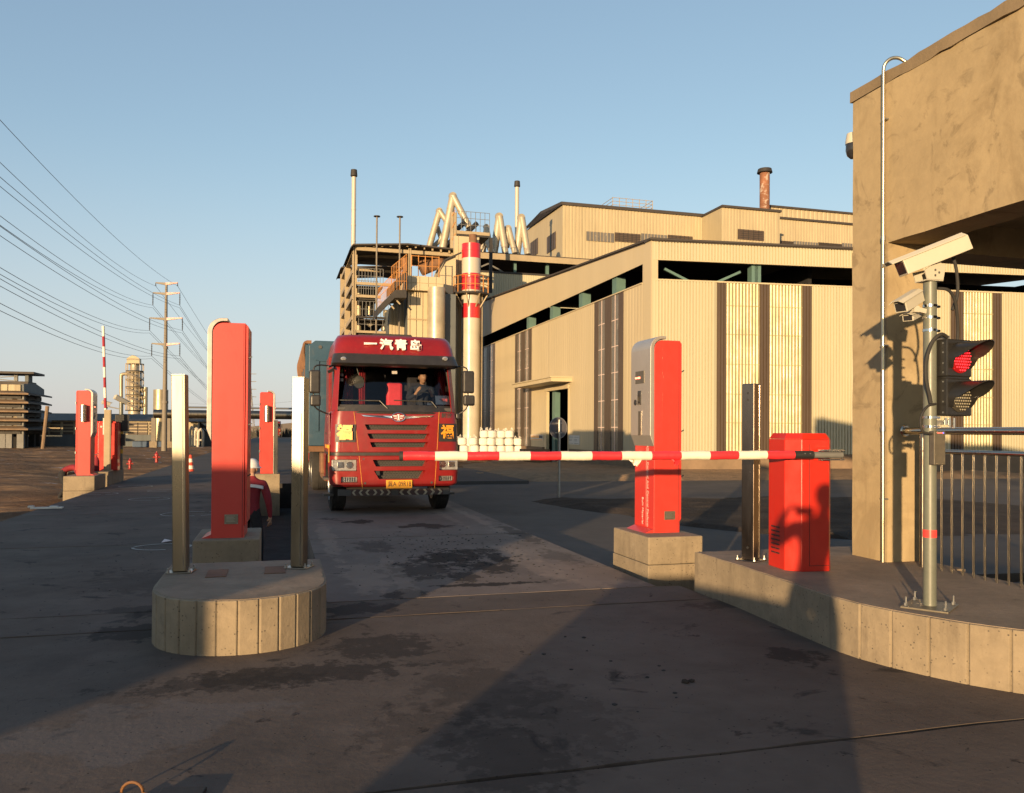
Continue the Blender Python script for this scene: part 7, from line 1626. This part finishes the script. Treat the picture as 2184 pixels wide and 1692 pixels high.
def head_parts(t, hx, hy, hz, face, cap=None, hair='hair_black', s=1.):
    # face = direction (unit x,y) the person looks
    f = Vector((face[0], face[1], 0)).normalized(); r = Vector((-f.y, f.x, 0)); c = Vector((hx, hy, hz))
    MR = Matrix(((f.x, r.x, 0, c.x), (f.y, r.y, 0, c.y), (0, 0, 1, c.z), (0, 0, 0, 1))) @ Matrix.Scale(s, 4)
    hd = MB(); n, m_ = 20, 14
    for i in range(m_ + 1):
        ph = math.pi * i / m_; z = math.cos(ph)
        for j in range(n):
            th = 2 * math.pi * j / n; x, y = math.sin(ph) * math.cos(th), math.sin(ph) * math.sin(th)
            X, Y, Z_ = x * .098, y * .076, z * .118
            if z < 0: X *= 1 - .22 * (-z) * (1 if x < 0 else .55); Y *= 1 - .35 * (-z) ** 1.3
            if x > .3:
                X *= 1 - .05 * abs(z)
                if abs(y) < .30 and -.32 < z < .12: X += .020 * (1 - abs(y) / .30) * (1 if z > -.25 else .4) * (.4 + (.12 - z) * 2)   # nose
                if .1 < abs(y) < .62 and .05 < z < .3: X -= .008                                                                 # eye sockets
                if z < -.7: X += .008
            hd.v.append(Vector((X, Y, Z_)))
    for i in range(m_):
        for j in range(n): a = i * n + j; b_ = i * n + (j + 1) % n; hd.f.append((a, b_, b_ + n, a + n))
    h = hd.build('head', 'skin', t, smooth=True, mx=MR, ang=180)
    for sy in (-1, 1):
        MB().lathe([(.001, -.004), (.018, 0), (.02, .006), (.012, .012)], 10).build('ear', 'skin', h, smooth=True, mx=MR @ Matrix.Translation((-.005, sy * .078, -.005)) @ Matrix.Rotation(rad(-90 * sy), 4, 'X') @ Matrix.Diagonal((.9, 1.7, 1, 1)))
        MB().lathe([(.001, .0), (.012, -.001), (.001, -.003)], 10).build('eye', 'hair_black', h, smooth=True, mx=MR @ Matrix.Translation((.084, sy * .030, .022)) @ Matrix.Rotation(rad(90), 4, 'Y') @ Matrix.Diagonal((.45, 1, 1, 1)))
        MB().box(.085, .092, sy * .030 - .016, sy * .030 + .016, .040, .046).build('eyebrow', 'hair_black', h, mx=MR)
    MB().box(.080, .090, -.022, .022, -.060, -.052).build('mouth', 'workwear_red', h, mx=MR, bevel=.003)
    if cap:
        cp = MB().lathe([(.001, .155), (.05, .148), (.085, .12), (.105, .075), (.112, .035), (.112, .02)], 22).build('hard_hat', cap, t, smooth=True, mx=MR @ Matrix.Diagonal((1.12, .98, 1, 1)))
        MB().lathe([(.108, .018), (.145, .012), (.146, .018), (.11, .03)], 22, cap=False).build('brim', cap, cp, smooth=True, mx=MR @ Matrix.Translation((.008, 0, 0)) @ Matrix.Diagonal((1.1, .95, 1, 1)))
    else:
        hr = MB(); 
        for i in range(9):
            ph = math.pi * .56 * i / 8
            for j in range(20):
                th = 2 * math.pi * j / 20; k = 1.06; x = math.sin(ph) * math.cos(th); 
                Z_ = math.cos(ph) * .118 * k
                if x > .2: Z_ = max(Z_, .055)
                hr.v.append(Vector((x * .098 * k, math.sin(ph) * math.sin(th) * .076 * k, Z_ + .003)))
        for i in range(8):
            for j in range(20): a = i * 20 + j; b_ = i * 20 + (j + 1) % 20; hr.f.append((a, b_, b_ + 20, a + 20))
        hr.build('hair', hair, t, smooth=True, mx=MR)
    return h
def hand(J, E, CL, side, wrist, d, curl, m_='skin', s=1.):
    # palm plus five fingers as chains; d = pointing direction, curl = bend direction
    w = Vector(wrist); d = Vector(d).normalized(); c = Vector(curl).normalized(); lat = d.cross(c).normalized() * (1 if side == 'l' else -1)
    n = 'palm_' + side; p = w + d * .055 * s; J[n] = (*p, .026 * s); E.append(('wrist_' + side, n)); CL.append((('wrist_' + side, n), m_))
    for k, (off, ln) in enumerate(((.028, .9), (.010, 1.), (-.010, .95), (-.028, .75))):
        prev = n
        q = p + lat * off * s + d * .035 * s
        for j, (dl, cl) in enumerate(((.012, .004), (.028, .020), (.012, .030))):
            q = q + (d * dl + c * cl) * ln * s; nm = 'f%d%d_%s' % (k, j, side); J[nm] = (*q, (.0095 - .001 * j) * s); E.append((prev, nm)); CL.append(((prev, nm), m_)); prev = nm
    q = w + d * .03 * s + lat * .03 * s; J['t0_' + side] = (*q, .012 * s); E.append((n, 't0_' + side)); CL.append(((n, 't0_' + side), m_))
    q = q + (d * .03 + lat * .012 + c * .02) * s; J['t1_' + side] = (*q, .0095 * s); E.append(('t0_' + side, 't1_' + side)); CL.append((('t0_' + side, 't1_' + side), m_))
def human(top, bottom, pose, hands=None, shoe='black_rubber', bulk=1.):
    # pose: dict of joint -> (x,y,z)
    R = dict(pelvis=.145, waist=.135, chest=.155, upper=.135, neck=.055, skull=.062, sh_l=.075, sh_r=.075, el_l=.052, el_r=.052, wrist_l=.034, wrist_r=.034,
             hip_l=.095, hip_r=.095, kn_l=.068, kn_r=.068, an_l=.05, an_r=.05, toe_l=.038, toe_r=.038)
    J = {n: (*pose[n], (R[n] * bulk if n not in ('skull', 'neck', 'wrist_l', 'wrist_r') else R[n])) for n in pose}
    for n, q in (('pelvis', (.165, .12)), ('waist', (.155, .115)), ('chest', (.175, .125)), ('upper', (.16, .11))): J[n] = (*pose[n], (q[0] * bulk, q[1] * bulk))
    E = [('pelvis', 'waist'), ('waist', 'chest'), ('chest', 'upper'), ('upper', 'neck'), ('neck', 'skull'), ('upper', 'sh_l'), ('upper', 'sh_r'), ('sh_l', 'el_l'), ('el_l', 'wrist_l'), ('sh_r', 'el_r'), ('el_r', 'wrist_r'),
         ('pelvis', 'hip_l'), ('pelvis', 'hip_r'), ('hip_l', 'kn_l'), ('kn_l', 'an_l'), ('an_l', 'toe_l'), ('hip_r', 'kn_r'), ('kn_r', 'an_r'), ('an_r', 'toe_r')]
    E = [e for e in E if e[0] in J and e[1] in J]
    CL = []
    for e in E:
        if e in (('upper', 'neck'),): m_ = top
        elif e == ('neck', 'skull'): m_ = 'skin'
        elif e[1].startswith('toe'): m_ = shoe
        elif e[0].startswith(('pelvis', 'hip', 'kn')) and e != ('pelvis', 'waist'): m_ = bottom
        else: m_ = top
        CL.append((e, m_))
    for side, d, c in (hands or []): hand(J, E, CL, side, pose['wrist_' + side], d, c)
    return J, E, CL

# worker standing in the trench, back to the camera (local +y = away)
wq = ON_Y((534, 1090), 12.4); wloc = Vector((wq[0], 12.4, -.72)); H0 = 1.74
P = dict(pelvis=(0, 0, .95), waist=(0, 0, 1.08), chest=(0, .01, 1.26), upper=(0, .02, 1.40), neck=(0, .04, 1.51), skull=(0, .06, 1.60),
         sh_l=(-.185, .02, 1.42), sh_r=(.185, .02, 1.42), el_l=(-.25, .0, 1.14), wrist_l=(-.24, .10, .90), el_r=(.27, -.01, 1.14), wrist_r=(.285, .05, .90),
         hip_l=(-.09, 0, .90), hip_r=(.09, 0, .90), kn_l=(-.10, .02, .50), kn_r=(.12, .06, .50), an_l=(-.10, 0, .08), an_r=(.13, .04, .08), toe_l=(-.10, .16, .04), toe_r=(.14, .20, .04))
J, E, CL = human('workwear_red', 'dark_trousers', P, [('l', (0, .1, -1), (.3, .6, 0)), ('r', (-.05, .15, -1), (-.5, .5, -.2))], bulk=1.08)
t, o = person('person', 'worker in red jacket with white shoulder stripe and white helmet, seen from behind', J, E, 'pelvis', CL, wloc, rad(4))
head_parts(t, 0, .075, 1.63, (0.2, 1), 'hard_hat')
# reflective stripe wrapped on the back of the shoulders
st = MB(); zc = 1.385; n = 14
for i in range(n):
    def P_(k): x = -.205 + .41 * k / n; y = .02 - .158 * (1 - (abs(x) / .27) ** 2.6) ** .5; return x, y, zc - .03 * (abs(x) / .2) ** 2
    (x0, y0, z0), (x1, y1, z1) = P_(i), P_(i + 1)
    st.add([(x0, y0, z0 - .022), (x1, y1, z1 - .022), (x1, y1, z1 + .022), (x0, y0, z0 + .022), (x0, y0 + .03, z0 - .022), (x1, y1 + .03, z1 - .022), (x1, y1 + .03, z1 + .022), (x0, y0 + .03, z0 + .022)],
           [(0, 1, 2, 3), (4, 7, 6, 5), (3, 2, 6, 7), (0, 4, 5, 1)])
st.build('reflective_stripe', 'reflect_white', t)

# second worker crouching behind the far left pedestal
cq = ON_Y((150, 1010), 21.6); cloc = Vector((cq[0] - .24, 21.6, -.40))
P = dict(pelvis=(0, 0, .74), waist=(.0, .12, .82), chest=(0, .28, .88), upper=(0, .40, .88), neck=(0, .50, .88), skull=(0, .58, .90),
         sh_l=(-.19, .38, .86), sh_r=(.19, .38, .86), el_l=(-.25, .46, .60), wrist_l=(-.18, .58, .42), el_r=(.25, .46, .60), wrist_r=(.18, .58, .42),
         hip_l=(-.10, .0, .70), hip_r=(.10, .0, .70), kn_l=(-.13, .14, .38), kn_r=(.13, .14, .38), an_l=(-.13, -.04, .08), an_r=(.13, -.04, .08), toe_l=(-.14, .14, .04), toe_r=(.14, .14, .04))
J, E, CL = human('workwear_red', 'dark_trousers', P, [('l', (.2, .8, -.4), (0, 0, -1)), ('r', (-.2, .8, -.4), (0, 0, -1))], bulk=1.1)
t, o = person('person', 'stooping worker in a red jacket, half hidden behind the far left pedestal', J, E, 'pelvis', CL, cloc, rad(-70))
head_parts(t, 0, .60, .88, (0, 1))

# the photographer, standing right behind the lens; only the shadow is in view
P = dict(pelvis=(-.0, 0, .93), waist=(.01, .0, 1.06), chest=(.03, .0, 1.24), upper=(.06, .0, 1.38), neck=(.10, .0, 1.49), skull=(.13, .01, 1.58),
         sh_l=(-.13, .0, 1.40), sh_r=(.25, .0, 1.40), el_l=(-.26, .16, 1.24), wrist_l=(-.12, .32, 1.44), el_r=(.30, .16, 1.25), wrist_r=(.13, .32, 1.44),
         hip_l=(-.10, 0, .90), hip_r=(.10, 0, .90), kn_l=(-.13, .0, .48), kn_r=(.12, .0, .48), an_l=(-.15, -.02, .08), an_r=(.13, -.02, .08), toe_l=(-.16, .14, .04), toe_r=(.14, .14, .04))
J, E, CL = human('dark_coat', 'dark_trousers', P, [('l', (.6, .3, .8), (.8, .2, 0)), ('r', (-.6, .3, .8), (-.8, .2, 0))], bulk=1.12)
t, o = person('person', 'photographer in a dark coat holding up a phone, casting the long shadow on the right', J, E, 'pelvis', CL, Vector((-.09, -.40, 0)), 0)
head_parts(t, .135, .03, 1.64, (-.2, 1))
tag(MB().box(-.078, .078, -.022, -.013, 1.462, 1.538).build('phone', 'black_plastic', bevel=.003), 'black phone held up sideways in the photographer\'s hands', 'phone')
# the driver in the cab
D0 = T.matrix_basis if False else None
dl = LW(TA + .60, TB + .86, 1.48)
P = dict(pelvis=(0, 0, .42), waist=(0, -.01, .55), chest=(0, .0, .70), upper=(0, .01, .82), neck=(.01, 0, .91), skull=(.01, -.01, 1.0),
         sh_l=(-.185, .0, .83), sh_r=(.185, .0, .83), el_l=(-.29, -.14, .62), wrist_l=(-.17, -.33, .70), el_r=(.27, -.10, .60), wrist_r=(.14, -.34, .66),
         hip_l=(-.1, -.03, .42), hip_r=(.1, -.03, .42), kn_l=(-.13, -.40, .42), kn_r=(.13, -.40, .42))
J, E, CL = human('navy_cloth', 'dark_trousers', P, [('l', (.3, -.5, .8), (.6, 0, .3)), ('r', (-.3, -.5, .8), (-.6, 0, .3))], bulk=1.0)
t, o = person('person', 'smiling driver in dark blue clothes behind the windscreen of the red truck', J, E, 'pelvis', CL, dl, LANE)
head_parts(t, .015, -.04, 1.04, (.25, -1))
MB().tube([(-.0 + .17 * math.cos(q), -.36 + .05 * math.sin(q), .58 + .17 * math.sin(q)) for q in [2 * math.pi * k / 20 for k in range(21)]], .014, 6).build('steering_wheel', 'black_plastic', T, smooth=True, mx=Matrix.Translation((.60, .86, 1.48)))
# ------------------------------------------------------------------ unseen shadow casters added behind the camera, shaped for the shadows they throw
t = thing('shadow_caster_hut', 'unseen stand-in hut added behind the photographer to shade the left', 'hut', world=Vector((-6.6, -6.2, 0)))  # made-up hut, sized to throw the shade edge on the left
t.rotation_euler = (0, 0, 0)
MB().box(-13, 0, -1.35, 0, 0, 2.40).build('wall', 'caster_brick', t)
MB().box(-13.1, .0, -1.4, .06, 2.405, 2.50).build('roof', 'kerb_concrete', t)
for k in range(5):
    w = MB().box(-11.6 + k * 2.4, -10.4 + k * 2.4, .002, .04, 1.0, 2.0).build('window', 'glass_dark', t); MB().box(-11.66 + k * 2.4, -10.34 + k * 2.4, .002, .07, .93, .99).build('sill', 'kerb_concrete', w)
MB().box(-1.6, -.7, .002, .05, .0, 2.05).build('door', 'teal_steel', t)
t = thing('shadow_caster_block', 'unseen stand-in block added behind the photographer to cast the ground shadow band', 'block', world=Vector((-2.0, -3.2, 0))); t.rotation_euler = (0, 0, rad(0))  # made-up block, sized to throw the shadow band across the slab
MB().box(-.86, .86, -.35, .35, 0, 1.07).build('block_body', 'kerb_concrete', t, bevel=.02)
